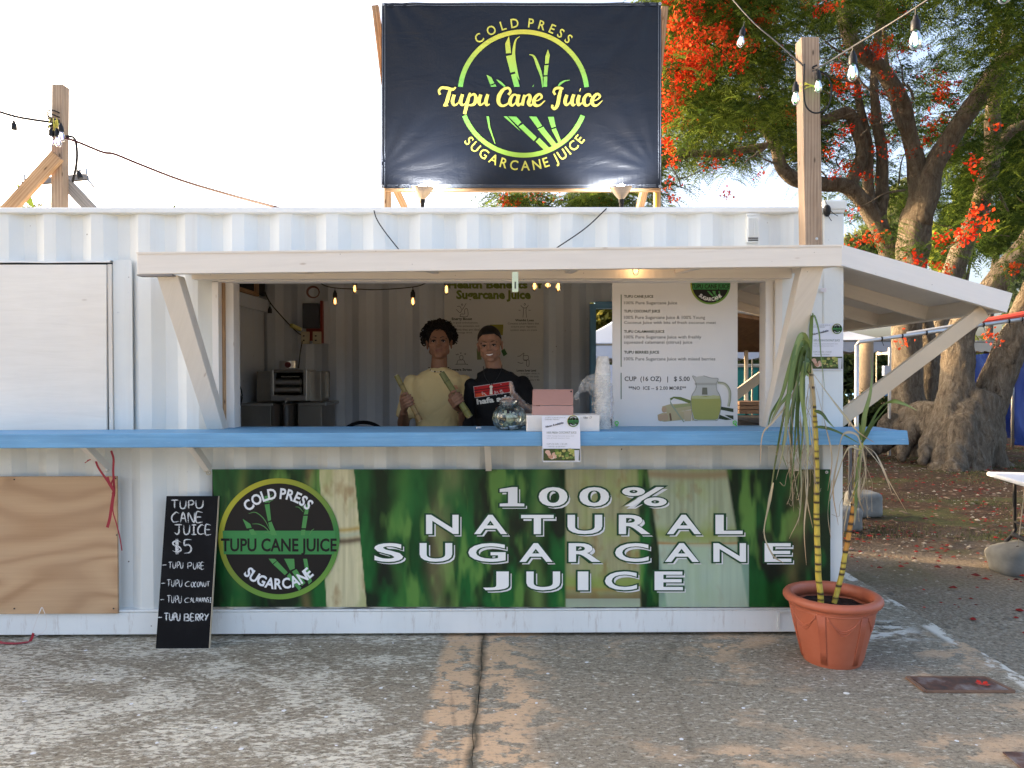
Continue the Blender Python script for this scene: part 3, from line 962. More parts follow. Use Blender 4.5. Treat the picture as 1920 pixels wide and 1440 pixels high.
br = bracket(203, 845, 880, 0); w = MB(); q = at(201, 882, -.06); w.lathe([(.012, 0), (.012, .006), (.004, .008)], q, 10, (0, -1, 0)); w.build('bolt', M_GALV, br)
bracket(393, 845, 880, 0.0)
bracket(921, 845, 878, 0.0)
bracket(1500, 845, 878, 0.0)

# ================================================================== front awning
ya = -0.60
awn = thing('front_awning', (0, -0.3, 2.12), 'long whitewashed timber awning propped over the front serving opening', 'awning')
A = at(256, 475, ya); B = at(1579, 461, ya)
Ab = at(258, 514, ya); Bb = at(1579, 499, ya)
w = MB(); w.hexa([Ab, Bb, Bb + Vector((0, .035, 0)), Ab + Vector((0, .035, 0)), A, B, B + Vector((0, .035, 0)), A + Vector((0, .035, 0))]); w.build('fascia_board', M_WW, awn, bevel=.003)
# thin capping strip
w = MB(); w.hexa([A + Vector((0, -.004, -.004)), B + Vector((0, -.004, -.004)), B + Vector((0, .1, .01)), A + Vector((0, .1, .01)), A + Vector((0, -.004, .006)), B + Vector((0, -.004, .006)), B + Vector((0, .1, .022)), A + Vector((0, .1, .022))]); w.build('drip_edge', M_WW, awn)
zr = at(960, 521, 0).z
zA = Ab.z + .005; zB = Bb.z + .005
w = MB(); w.hexa([(A.x, ya + .035, A.z - .03), (B.x, ya + .035, B.z - .03), (B.x, -.0, zr + .09), (A.x, -.0, zr + .085), (A.x, ya + .035, A.z - .006), (B.x, ya + .035, B.z - .006), (B.x, -.0, zr + .11), (A.x, -.0, zr + .105)])
w.build('deck_panel', M_WW2, awn)
for px in (262, 520, 790, 1075, 1310, 1560):
    x = at(px, 500, ya).x; zz = A.z + (B.z - A.z) * (x - A.x) / (B.x - A.x)
    w = MB(); w.hexa([(x, ya + .037, zz - .10), (x + .04, ya + .037, zz - .10), (x + .04, -.02, zr + .02), (x, -.02, zr + .02), (x, ya + .037, zz - .032), (x + .04, ya + .037, zz - .032), (x + .04, -.02, zr + .083), (x, -.02, zr + .083)]); w.build('joist', M_WW, awn)
w = MB(); w.box(A.x + .05, B.x - .05, -.06, -.018, zr - .012, zr + .018 + .06); w.build('wall_batten', M_WW, awn)
def brace(px0, py0, px1, py1, wd, yy0, yy1):
    w = MB(); a = at(px0, py0, yy0); b = at(px1, py1, yy1)
    w.beam(a, b, wd, .09, (0, -.3, 1)); return w.build('brace', M_WW, awn, bevel=.003)
def flat_brace(c4t, c4b, yt, yb, dep=.04):
    """board given by its four face corners in the photograph: top (left,right), bottom (left,right)"""
    a, b = at(*c4t[0], yt), at(*c4t[1], yt); c, d = at(*c4b[0], yb), at(*c4b[1], yb)
    o = Vector((0, dep, 0)); w = MB()
    w.hexa([c, d, d + o, c + o, a, b, b + o, a + o]); return w.build('brace', M_WW, awn, bevel=.003)
flat_brace(((293, 516), (333, 516)), ((388, 806), (419, 806)), ya + .04, -.03, .085)
flat_brace(((1503, 502), (1545, 500)), ((1436, 802), (1466, 802)), ya + .04, -.03, .085)
# hasp hanging at the middle of the fascia
w = MB(); q = at(966, 530, ya - .004)
hw = .016
w.hexa([q + Vector((-hw, 0, -.048)), q + Vector((hw, 0, -.048)), q + Vector((hw, .004, -.048)), q + Vector((-hw, .004, -.048)), q + Vector((-hw, 0, .055)), q + Vector((hw, 0, .055)), q + Vector((hw, .004, .055)), q + Vector((-hw, .004, .055))])
hs = w.build('hasp', simple('hasp_paint', (0.60, 0.68, 0.48), .4), awn, bevel=.003)
w = MB(); w.box(q.x - .003, q.x + .003, q.y - .002, q.y, q.z - .03, q.z + .005); w.build('slot', M_DARK, hs)
# metal hinge strip at left end
w = MB(); w.box(A.x, A.x + .18, ya + .0, ya + .06, Ab.z - .008, Ab.z - .001); w.build('hinge_strip', M_GREYW, awn)

# ================================================================== side awning on the right end
sa = thing('side_awning', (XR + .5, 1.2, 2.1), 'white side awning sloping down from the right end of the container over a diagonal prop', 'awning')
P0 = at(1576, 461, -.02); P1 = at(1891, 551, -.02); P0b = at(1576, 500, -.02); P1b = at(1866, 588, -.02)
sl = Vector((P1.x - P0.x, 0, P1.z - P0.z)); 
dn = Vector((sl.z, 0, -sl.x)).normalized() * 0.105
YE = YB + .02
def sboard(y0, y1, drop0, drop1, x0=0.0, x1=1.0, mat=None, name='rafter'):
    a = Vector((P0.x, y0, P0.z)) + sl * x0 * 1.0; b = Vector((P0.x, y0, P0.z)) + sl * x1
    o = Vector((0, y1 - y0, 0)); u = dn.normalized()
    w = MB(); w.hexa([a + u * drop1, b + u * drop1, b + u * drop1 + o, a + u * drop1 + o, a + u * drop0, b + u * drop0, b + u * drop0 + o, a + u * drop0 + o])
    return w.build(name, mat or M_WW, sa)
sboard(-.055, -.02, 0.0, .118, 0, 1.0, M_WW2, 'fascia_board')
sboard(-.02, YE, 0.0, .018, 0, 1.0, M_WW2, 'deck_panel')
for y in (0.74, 1.42, 2.02): sboard(y, y + .04, .019, .11, 0.04, .965)
sboard(YE - .04, YE, .019, .12, 0, 1.0, M_WW, 'fascia_board')
a = Vector((P0.x, 0, P0.z)) + sl
w = MB(); u = dn.normalized(); s1 = sl.normalized()
b0 = Vector((a.x, -.019, a.z)) - s1 * .036
w.hexa([b0 + u * .019, b0 + u * .019 + s1 * .036, b0 + Vector((0, YE, 0)) + u * .019 + s1 * .036, b0 + Vector((0, YE, 0)) + u * .019, b0 + u * .115, b0 + u * .115 + s1 * .036, b0 + Vector((0, YE, 0)) + u * .115 + s1 * .036, b0 + Vector((0, YE, 0)) + u * .115])
w.build('eave_board', M_WW, sa)
def prop(yy):
    w = MB(); c, d = at(1584, 790, .0), at(1850, 583, .0)
    w.beam((c.x - .03, yy, c.z), (d.x, yy, d.z), .04, .085, (0, 0, 1)); return w.build('prop', M_PALE, sa, bevel=.003)
prop(0.03); prop(YE - .06)
# ================================================================== timber frame and roof banner
YS = 0.36
M_TARP, n = newmat('navy_vinyl_banner')
wr = n.noise(n.coord('Object', (1.0, 1, 2.2)), 2.6, 5, .55, 1.0)
wr2 = n.noise(n.coord('Object', (18, 1, 2.2)), 1.2, 4, .6)
spx = n.noise(n.coord(), 3, 4, .6)
c = n.mix(spx, (0.007, 0.0095, 0.016), (0.009, 0.009, 0.011))
b = n.bump(wr, .35, .03); b = n.bump(wr2, .25, .01, b)
n.out(c, n.ramp(wr, [(0.3, 0.30), (0.7, 0.5)]), b, None, Specular_IOR_Level=.28)
M_TPRINT, n = newmat('banner_print')
wr = n.noise(n.coord('Object', (1.0, 1, 2.2)), 2.6, 5, .55, 1.0)
n.out(n.attr(), .5, n.bump(wr, .35, .03), None, Specular_IOR_Level=.3)
fr = thing('banner_frame', at(960, 389, YS + .05), 'tan timber frame with leaning struts standing on the container roof behind the banner', 'frame')
def pbeam(name, mat, a, b, w_, h_, parent, up=(0, 1, 0)):
    m_ = MB(); m_.beam(a, b, w_, h_, up); return m_.build(name, mat, parent, bevel=.002)
YF = YS + .07
for px in (727, 1232): pbeam('post', M_PINE, at(px, 392, YF) - Vector((0, 0, .02)), at(px, 20 if px > 1000 else 20, YF), .04, .05, fr)
pbeam('rail', M_PINE, at(722, 353, YF - .04), at(1236, 353, YF - .04), .045, .03, fr)
pbeam('rail', M_PINE, at(722, 20, YF - .0), at(1236, 20, YF - .0), .045, .03, fr)
pbeam('strut', M_PINE, at(760, 392, YF + .5), at(735, 340, YF + .10), .045, .04, fr)
pbeam('strut', M_PINE, at(1199, 392, YF + .5), at(1212, 340, YF + .10), .045, .04, fr)
pbeam('strut', M_PINE, at(722, 160, YF + .06), at(704, 12, YF + .06), .045, .04, fr)
pbeam('strut', M_PINE, at(1232, 160, YF + .06), at(1246, 14, YF + .06), .045, .04, fr)
pbeam('yellow_strip', simple('yellow_strip', (0.75, 0.6, 0.05)), at(1230, 388, YF - .03), at(1230, 362, YF - .03), .012, .01, fr)

def wav(q):
    x, z = q.x, q.z
    r = 0
    for cx_, cz_ in ((-.82, 4.06), (.96, 4.06), (-.82, 2.86), (.96, 2.86)):
        dx, dz = x - cx_, z - cz_; dd = math.hypot(dx, dz) + .02
        r += .006 * math.sin(math.atan2(dz, dx) * 17 + cx_ * 3) * math.exp(-dd * 2.2) * min(1, dd * 4)
    return 0.008 * vnoise(x * 1.7, z * 1.3, 1) + 0.003 * vnoise(x * 4 + z * 2, z * 3, 6) + r
FS = Face((0, YS, 0), (0, -1, 0), wav)
ban = thing('roof_banner', at(978, 178, YS), 'dark navy roof banner reading Tupu Cane Juice with a green ringed cane logo', 'banner')
V, F = grid_face(FS, 715, 5, 1240, 353, 110, 76, 0.0)
V2 = [v + Vector((0, .004, 0)) for v in V]; nV = len(V)
mb = MB(); mb.add(V, F); mb.add(V2, flip_if(F)); mb.build('tarp', M_TARP, ban, smooth=True)
# hems: a slightly proud strip round the edge with stitching
mb = MB()
for (a, b_) in (((719, 6), (719, 352)), ((1236, 6), (1236, 352))):
    ribbon(mb, FS, [(a[0], a[1] + (b_[1] - a[1]) * i / 12) for i in range(13)], 8, .0022, 3)
for (a, b_) in (((725, 9), (1231, 9)), ((725, 349), (1231, 349))):
    ribbon(mb, FS, [(a[0] + (b_[0] - a[0]) * i / 12, a[1]) for i in range(13)], 7, .0022, 3)
mb.build('hem', M_TARP, ban)
mb = MB(); sc_ = (0.14, 0.15, 0.17)
for x in (717, 721.5, 1234, 1238): ribbon(mb, FS, [(x, 8 + 342 * i / 16) for i in range(17)], 0.8, .0038, 3, col=sc_)
for y in (7, 10.5, 347.5, 351): ribbon(mb, FS, [(726 + 504 * i / 16, y) for i in range(17)], 0.8, .0038, 3, col=sc_)
mb.build('stitching', M_TPRINT, ban)
for (px, py) in ((718, 8), (1237, 8), (718, 350), (1237, 350)):
    mb = MB(); q = FS.p(px, py, .005); mb.lathe([(.004, 0), (.009, 0), (.009, .003), (.004, .003), (.004, 0)], q, 12, (0, -1, 0)); mb.build('grommet', M_GALV, ban)
def K(x, y): return (700 + x / 3.4909, y / 3.4909)     # zoomed crop -> photograph pixel
YEL, GRN, LIM = (0.48, 0.42, 0.05), (0.11, 0.36, 0.07), (0.27, 0.40, 0.05)
def grad(P):
    """print ink of the logo: yellow on top, green in the middle, lime at the foot"""
    zt_ = at(980, 56, YS).z; zm = at(980, 170, YS).z; zb_ = at(980, 296, YS).z
    t = np.clip((zt_ - P[:, 2]) / (zt_ - zm), 0, 1); u = np.clip((zm - P[:, 2]) / (zm - zb_), 0, 1)
    a = np.array(YEL)[None] * (1 - t[:, None]) + np.array(GRN)[None] * t[:, None]
    return a * (1 - (u[:, None]) ** 1.5) + np.array(LIM)[None] * (u[:, None]) ** 1.5
lg = MB()
cx, cy = K(983, 613); ro, ri = 430 / 3.4909, 399 / 3.4909; ry = 419 / 430
lg_a = 84
ring(lg, FS, cx, cy, ro, ri, -lg_a, lg_a, .004, 90, ry)
ring(lg, FS, cx, cy, ro, ri, 111, 249, .004, 90, ry)
def canes(mb, polys, K, off=.0045):
    for P in polys: polyp(mb, FS_, [K(*p) for p in P], off)
FS_ = FS
roof_canes = [
 [(888, 236), (902, 350), (868, 352), (863, 290)], [(869, 370), (908, 362), (926, 470), (897, 478)], [(901, 492), (934, 482), (958, 568), (922, 570)],
 [(1143, 322), (1155, 360), (1147, 415), (1124, 418), (1126, 370)], [(1120, 428), (1147, 426), (1138, 492), (1116, 492)], [(1115, 502), (1139, 500), (1137, 568), (1112, 568)],
 [(740, 490), (772, 506), (792, 545), (765, 555)], [(766, 562), (798, 552), (806, 568), (770, 570)],
 [(740, 763), (757, 763), (765, 830), (801, 946), (793, 940), (755, 840)],
 [(852, 762), (875, 762), (965, 862), (950, 850)], [(882, 762), (936, 764), (968, 800), (946, 824)], [(950, 830), (978, 812), (1070, 900), (1050, 924)], [(1062, 928), (1086, 902), (1150, 965), (1120, 985)],
 [(1020, 762), (1068, 764), (1104, 824), (1074, 838)], [(1076, 846), (1112, 830), (1205, 950), (1184, 975)],
 [(1142, 764), (1180, 764), (1194, 828), (1166, 838)], [(1166, 848), (1196, 838), (1226, 915), (1220, 950)],
]
canes(lg, roof_canes, K)
for pts, ws in ((((958, 240), (930, 270), (918, 360), (930, 450), (955, 525)), [1, 3, 6, 6, 1]), (((1020, 358), (1052, 372), (1080, 440), (1100, 500), (1108, 572)), [1, 4, 6, 4, 1.5]),
                (((1286, 525), (1250, 532), (1225, 548), (1208, 568)), [.8, 3, 4, 2]), (((806, 522), (830, 540), (862, 568)), [.8, 4, 3]), (((1050, 556), (1043, 568)), [.5, 2])):
    ribbon(lg, FS, [K(*p) for p in pts], ws, .005, 5)
lo = lg.build('cane_logo', M_TPRINT, ban); set_cols(lo, grad)
ar = MB()
text_arc(ar, FS, 'COLD PRESS', cx, cy, 434 / 3.49, 17, -39, 39.5, True, .012, .0045, 0.92, (0.46, 0.43, 0.07))
ar.build('arched_lettering', M_TPRINT, ban)
ar = MB()
text_arc(ar, FS, 'SUGARCANE JUICE', cx, cy, 440 / 3.49, 18, 229, 129, False, .012, .0045, .92, (0.46, 0.42, 0.07))
ar.build('arched_lettering', M_TPRINT, ban)
# brush script, traced stroke by stroke
scr = MB(); T_, H_ = 6.4, 2.6
strokes = [
 ([(438, 622), (430, 598), (448, 577), (485, 580), (520, 588), (541, 574)], [5, 5, 6, 6.5, 6, 3]), ([(503, 588), (492, 630), (480, 672), (466, 694)], [6, 8, 8, 7]), ([(458, 693), (476, 692), (490, 690)], [3, 4, 3]),
 ([(530, 622), (519, 665), (530, 690), (556, 676), (572, 640)], [7, 8, 5, 3, 2]), ([(585, 620), (573, 660), (578, 688), (600, 684), (612, 660)], [7, 8, 6, 3, 2]),
 ([(634, 610), (622, 650), (610, 700), (598, 750)], [4, 7, 8, 7]), ([(622, 655), (640, 628), (662, 622), (672, 650), (660, 684), (632, 692), (614, 680)], [2, 4, 6, 8, 7, 4, 2]),
 ([(704, 622), (692, 665), (700, 690), (724, 676), (738, 645)], [7, 8, 5, 3, 2]), ([(750, 620), (738, 662), (742, 690), (762, 684)], [7, 8, 6, 2]),
 ([(884, 622), (898, 600), (884, 578), (852, 588), (824, 628), (820, 672), (842, 694), (874, 684), (898, 655)], [6, 5, 5, 7, 9, 8, 6, 4, 2]),
 ([(944, 632), (926, 620), (904, 636), (894, 672), (908, 692), (930, 674), (946, 640)], [5, 4, 7, 8, 5, 3, 2]), ([(954, 620), (942, 665), (950, 690), (972, 672)], [7, 8, 6, 2]),
 ([(990, 622), (982, 655), (974, 692)], [6, 7, 7]), ([(980, 660), (1000, 630), (1020, 622), (1026, 642), (1016, 676), (1030, 692), (1052, 668)], [2, 3, 5, 8, 8, 5, 2]),
 ([(1058, 664), (1084, 655), (1102, 636), (1088, 618), (1064, 634), (1050, 664), (1060, 690), (1088, 690), (1124, 660)], [2, 3, 5, 5, 7, 8, 7, 4, 2]),
 ([(1192, 622), (1180, 604), (1192, 582), (1222, 578), (1244, 584)], [5, 5, 6, 6, 4]), ([(1228, 586), (1216, 632), (1206, 686), (1186, 714), (1170, 702), (1174, 688)], [6, 8, 8, 6, 5, 5]),
 ([(1266, 622), (1254, 665), (1262, 690), (1284, 676), (1298, 645)], [7, 8, 5, 3, 2]), ([(1312, 620), (1300, 660), (1304, 690), (1324, 684)], [7, 8, 6, 2]),
 ([(1348, 624), (1338, 662), (1344, 690), (1366, 674)], [7, 8, 6, 2]), ([(1350, 590), (1356, 592)], [7, 7]),
 ([(1420, 638), (1416, 622), (1396, 624), (1378, 652), (1382, 686), (1404, 692), (1432, 664)], [6, 5, 6, 8, 7, 4, 2]),
 ([(1436, 664), (1462, 655), (1482, 636), (1468, 618), (1444, 634), (1430, 664), (1440, 690), (1464, 692), (1498, 662)], [2, 3, 5, 5, 7, 8, 7, 4, 2]),
]
for k, (pts, ws) in enumerate(strokes):
    ribbon(scr, FS, [K(*p) for p in pts], [w_ * .86 for w_ in ws], .0060 + .00012 * k, 6, col=(0.50, 0.43, 0.09))
scr.build('script_lettering', M_TPRINT, ban)

# ================================================================== clamp lamps lighting the banner
def clamp_lamp(px, py, lean, label):
    t = thing('clamp_lamp', at(px, 388, .10), label, 'lamp', 'clamp lamps on the roof edge')
    base = at(px, 384, .10); top = at(px + lean * 6, 352, .06)
    ax = (top - base).normalized()
    ax = (ax + Vector((lean * .16, .22, 0))).normalized()
    c0 = at(px + lean * 1, 374, .09)
    mb = MB(); mb.lathe([(.016, 0), (.018, .006), (.026, .012), (.030, .018), (.032, .0185), (.040, .030), (.042, .0305), (.050, .044), (.052, .0445), (.062, .060), (.066, .074), (.069, .075), (.064, .073), (.050, .046), (.030, .018), (.012, .004)], c0, 28, ax)
    mb.build('reflector', simple('spun_aluminium', (0.46, 0.37, 0.28), .33, 1.0, var=.08, bump=.03), t, smooth=True, autosmooth=35)
    mb = MB(); mb.lathe([(.0, -.045), (.013, -.045), (.014, -.02), (.017, -.018), (.017, .003), (.0, .003)], c0, 14, ax); mb.build('socket', M_BLACK, t)
    mb = MB(); mb.sphere(c0 + ax * .066, .026, 14, 10); mb.build('bulb', emit('lamp_glow', (0.92, 0.96, 1.0), 14) if 'lamp_glow' not in bpy.data.materials else bpy.data.materials['lamp_glow'], t, smooth=True)
    mb = MB(); mb.tube(catmull([c0 - ax * .045, c0 - ax * .06 + Vector((0, -.02, -.01)), at(px, 389, 0.0)], 5), .004, 6); mb.build('clamp_arm', M_BLACK, t)
    ld = bpy.data.lights.new('lamp_beam', 'SPOT'); lo_ = bpy.data.objects.new('lamp_beam', ld); COL.objects.link(lo_)
    ld.energy = 16; ld.spot_size = R(120); ld.spot_blend = .6; ld.shadow_soft_size = .03; ld.color = (0.93, 0.96, 1.0)
    lo_.location = c0 + ax * .10 - t.location; lo_.rotation_euler = (-(ax + Vector((0, 1.0, -.1)))).to_track_quat('Z', 'Y').to_euler(); lo_.parent = t
    return t
clamp_lamp(792, 362, 0, 'lit spun metal clamp lamp under the left end of the roof banner')
clamp_lamp(1165, 362, 0, 'lit spun metal clamp lamp under the right end of the roof banner')

# ================================================================== long sugarcane banner below the counter
YBN = -0.028
def wav2(q): return 0.004 * vnoise(q.x * 1.3, q.z * 2, 3)
FB = Face((0, YBN, 0), (0, -1, 0), wav2)
lb = thing('sugarcane_banner', at(972, 1010, YBN), 'long glossy banner with green cane photograph reading 100% Natural Sugarcane Juice', 'banner')
NX, NY = 560, 124
V, F = grid_face(FB, 392, 880, 1557, 1138, NX, NY)
# left edge pulls in below the tie
W = np.array([tuple(v) for v in V]).reshape(NY + 1, NX + 1, 3)
U = (np.arange(NX + 1) / NX)[None, :].repeat(NY + 1, 0); T2 = (np.arange(NY + 1) / NY)[:, None].repeat(NX + 1, 1)
PX = 392 + U * 1165; PY = 880 + T2 * 258
ds = np.clip(1 - U / .04, 0, 1) * (0.5 + 0.5 * np.sin(T2 * 3.14)) 
W[:, :, 0] += ds * 0.035 
def cane_print(x, y):
    """the blurred photograph of a cane field, in banner pixels"""
    c = np.zeros(x.shape + (3,))
    n1 = fbm(x / 34, y / 130, 1, 4); n2 = fbm(x / 15, y / 70, 5, 3); n3 = fbm(x / 60, y / 90, 9, 3)
    g0 = np.array([0.004, 0.020, 0.007]); g1 = np.array([0.015, 0.115, 0.026]); g2 = np.array([0.14, 0.29, 0.06])
    t = np.clip((n1 - .30) * 2.6, 0, 1)[..., None]; u = np.clip((n2 * n3 - .30) * 6, 0, 1)[..., None]
    c = g0 * (1 - t) + g1 * t; c = c * (1 - u * .75) + g2 * u * .75
    dk = np.clip((0.50 - fbm(x / 30, y / 75, 21, 3)) * 6, 0, 1) * np.clip((y - 890) / 90, 0, 1)
    c = c * (1 - dk[..., None] * .85) + np.array([0.012, 0.012, 0.010]) * dk[..., None] * .85
    def stalk(xa, xb, sl, y0, y1, base, node, seed, soft=5, tint=1.0):
        """cane from left edge xa to right edge xb, slanting sl px over its length"""
        nonlocal c
        m = (x - (xa + sl[0] * (y - 880) / 258)); k = ((xb + sl[1] * (y - 880) / 258) - x)
        a = np.clip(m / soft, 0, 1) * np.clip(k / soft, 0, 1) * ((y >= y0) & (y <= y1))
        wdt = (xb - xa); uu = np.clip(m / wdt, 0, 1)
        st = fbm(x / 5, y / 120, seed, 4); st2 = fbm(x / 22, y / 40, seed + 3, 4)
        col = np.array(base)[None, None] * (0.62 + 0.5 * st)[..., None]
        gr = np.clip((st2 - .45) * 3.2, 0, 1)[..., None]; col = col * (1 - gr * .55) + np.array([0.30, 0.36, 0.12]) * gr * .55
        rs = np.clip((fbm(x / 18, y / 40, seed + 8, 5) - .60) * 4, 0, .8)[..., None]; col = col * (1 - rs * .7) + np.array([0.26, 0.13, 0.04]) * rs * .7
        for (ny, col2, hh) in node:
            z = np.exp(-((y - ny - 4 * np.sin(uu * 3)) / hh) ** 2)[..., None] * .85
            col = col * (1 - z) + np.array(col2) * z
        c = c * (1 - a[..., None]) + col * a[..., None] * tint
    for (xx, ww, cc) in ((835, 34, (0.30, 0.26, 0.12)), (452, 16, (0.16, 0.22, 0.05)), (1500, 30, (0.20, 0.16, 0.06)), (1010, 22, (0.16, 0.26, 0.07)), (575, 14, (0.30, 0.22, 0.09)), (750, 26, (0.06, 0.2, 0.04))):
        a = np.exp(-((x - xx - 8 * np.sin(y / 60)) / ww * 1.6) ** 2)[..., None] * np.clip(fbm(x / 40, y / 60, int(xx), 2) * 1.6 - .3, 0, 1)[..., None]
        c = c * (1 - a * .8) + np.array(cc) * a * .8
    stalk(1058, 1198, (0, 6), 0, 2000, (0.37, 0.36, 0.19), [(1101, (0.42, 0.20, 0.08), 4), (1090, (0.25, 0.33, 0.07), 14), (1120, (0.20, 0.14, 0.06), 13)], 31)
    stalk(1212, 1365, (36, 40), 0, 2000, (0.39, 0.44, 0.28), [(1018, (0.40, 0.20, 0.08), 3.5), (1000, (0.25, 0.31, 0.08), 13), (888, (0.30, 0.22, 0.12), 8)], 41)
    # lower, bluish half of the second big cane
    lo_ = ((y > 1020) & (x > 1235) & (x < 1404) | (y > 1122) & (x > 1060) & (x < 1200))
    c = np.where(lo_[..., None], c * 0.55 + np.array([0.20, 0.27, 0.22]), c)
    stalk(598, 664, (14, 24), 0, 2000, (0.66, 0.60, 0.36), [(990, (0.40, 0.28, 0.07), 4), (1011, (0.07, 0.035, 0.02), 6), (1000, (0.42, 0.45, 0.30), 4)], 11, 1.2)
    return np.clip(c, 0.003, .9)
CP = cane_print(PX, PY)
mb_ = np_mesh('printed_sheet', W.reshape(-1, 3), np.array(F), None, lb, CP.reshape(-1, 3), True) if False else None
M_BPRINT, n = newmat('glossy_banner_print'); n.out(n.attr(), .33, n.bump(n.noise(n.coord('Object', (2, 1, 3)), 2.2, 4, .5), .2, .02), None, Specular_IOR_Level=.22)
np_mesh('printed_sheet', W.reshape(-1, 3), np.array(F), M_BPRINT, lb, CP.reshape(-1, 3), True)
mb = MB()
bk = [Vector(W[j, i]) + Vector((0, .003, 0)) for (j, i) in ((0, 0), (0, NX), (NY, NX), (NY, 0))]
mb.add(bk, [(0, 1, 2, 3)]); mb.build('backing', M_DARK, lb)
# round logo
lcx, lcy = 523.5, 1010; LR = 113.5
def KL(x, y): return (380 + x / 3.3103, 860 + y / 3.3103)
FS_ = FB
def round_logo(face, parent, cx, cy, Rr, off, mat, K=None, detail=True, s=1.0):
    """dark disc with a green-gold rim, cane stalks, band with the name"""
    mb = MB(); mb.add([face.p(cx, cy, off)] + [face.p(cx + Rr * .92 * math.sin(i * math.pi / 36), cy - Rr * .92 * math.cos(i * math.pi / 36), off) for i in range(72)], [(0, 1 + (i + 1) % 72, 1 + i) for i in range(72)], None, (0.016, 0.014, 0.013))
    o = mb.build('logo_disc', mat, parent)
    mb = MB(); seg = 96; V = []; F = []; C = []
    for k in range(seg + 1):
        a = 2 * math.pi * k / seg
        for r in (Rr, Rr * .915): V.append(face.p(cx + r * math.sin(a), cy - r * math.cos(a), off + .0004))
    for k in range(seg): F.append((2 * k, 2 * k + 1, 2 * k + 3, 2 * k + 2))
    mb.add(V, F); rim = mb.build('logo_rim', mat, parent)
    cc = face.p(cx, cy, off); rw = (face.p(cx + Rr, cy, off) - cc).length
    def gf(P):
        t = np.clip(((P[:, 2] - cc.z) / rw - (P[:, 0] - cc.x) / rw) * .5 + .4, 0, 1)[:, None]
        l = np.clip(-(P[:, 2] - cc.z) / rw * .9 + (P[:, 0] - cc.x) / rw * .3 - .25, 0, 1)[:, None]
        c = np.array([0.045, 0.20, 0.055]) * (1 - t) + np.array([0.42, 0.40, 0.04]) * t
        return c * (1 - l) + np.array([0.24, 0.38, 0.05]) * l
    set_cols(rim, gf)
    mb = MB(); h0, h1 = cy - Rr * .135 , cy + Rr * .255
    polyp(mb, face, [(cx - Rr * .93, h0), (cx + Rr * .93, h0), (cx + Rr * .91, h1), (cx - Rr * .91, h1)], off + .0008, (0.055, 0.24, 0.07)); mb.build('logo_band', mat, parent)
    mb = MB()
    def q(x, y): return (cx + (x - 475) / 376 * Rr, cy + (y - 497) / 376 * Rr)
    for P in ([(386, 232), (412, 228), (414, 268), (387, 274)], [(387, 284), (417, 280), (427, 380), (408, 388)], [(409, 396), (430, 390), (464, 474), (428, 474)],
              [(650, 278), (663, 290), (655, 344), (629, 346)], [(627, 354), (654, 354), (642, 430), (616, 430)], [(614, 440), (640, 440), (636, 474), (612, 474)],
              [(250, 372), (298, 404), (306, 428), (276, 432)], [(290, 440), (316, 436), (340, 470), (304, 472)],
              [(412, 620), (450, 620), (462, 630), (436, 652)], [(440, 656), (464, 634), (530, 704), (512, 722)], [(524, 728), (542, 708), (614, 800), (600, 818)],
              [(508, 620), (570, 620), (574, 680), (544, 692)], [(556, 700), (584, 684), (640, 770), (618, 788)], [(626, 620), (650, 620), (664, 700), (640, 700)], [(640, 706), (664, 706), (680, 760), (660, 780)]):
        mb.add([face.p(*q(*p), off + .0012) for p in P], [tuple(range(len(P)))], None, (0.085, 0.28, 0.08))
    if detail:
        for P in (((288, 340), (330, 332), (380, 370), (420, 440)), ((310, 404), (350, 405), (390, 425), (424, 464)), ((436, 220), (418, 236), (412, 250)), ((440, 256), (422, 262), (412, 275)), ((578, 298), (600, 302), (626, 330)), ((600, 286), (625, 300), (634, 320)), ((694, 434), (676, 448), (664, 474)), ((380, 462), (400, 455), (424, 466))):
            ribbon(mb, face, [q(*p) for p in P], [.6 * s, 1.6 * s] + [1.6 * s] * (len(P) - 3) + [.8 * s], off + .0014, 4, col=(0.10, 0.26, 0.08))
    mb.build('logo_canes', mat, parent)
    mb = MB()
    text_box(mb, face, 'TUPU CANE JUICE', cx - Rr * .955, cy - Rr * .01 - Rr * .0, cx + Rr * .955, cy + Rr * .275 - Rr * .0, .022, off + .0018, 3, col=(0.016, 0.014, 0.013))
    text_arc(mb, face, 'COLD PRESS', cx, cy, Rr * .665, Rr * .17, -42, 41, True, .03, off + .0018, .86, (0.8, 0.8, 0.8))
    text_arc(mb, face, 'SUGARCANE', cx, cy, Rr * .655, Rr * .17, 222, 139, False, .03, off + .0018, .86, (0.8, 0.8, 0.8))
    mb.build('logo_lettering', mat, parent)
round_logo(FB, lb, lcx, lcy, LR, .0045, M_PRINT)
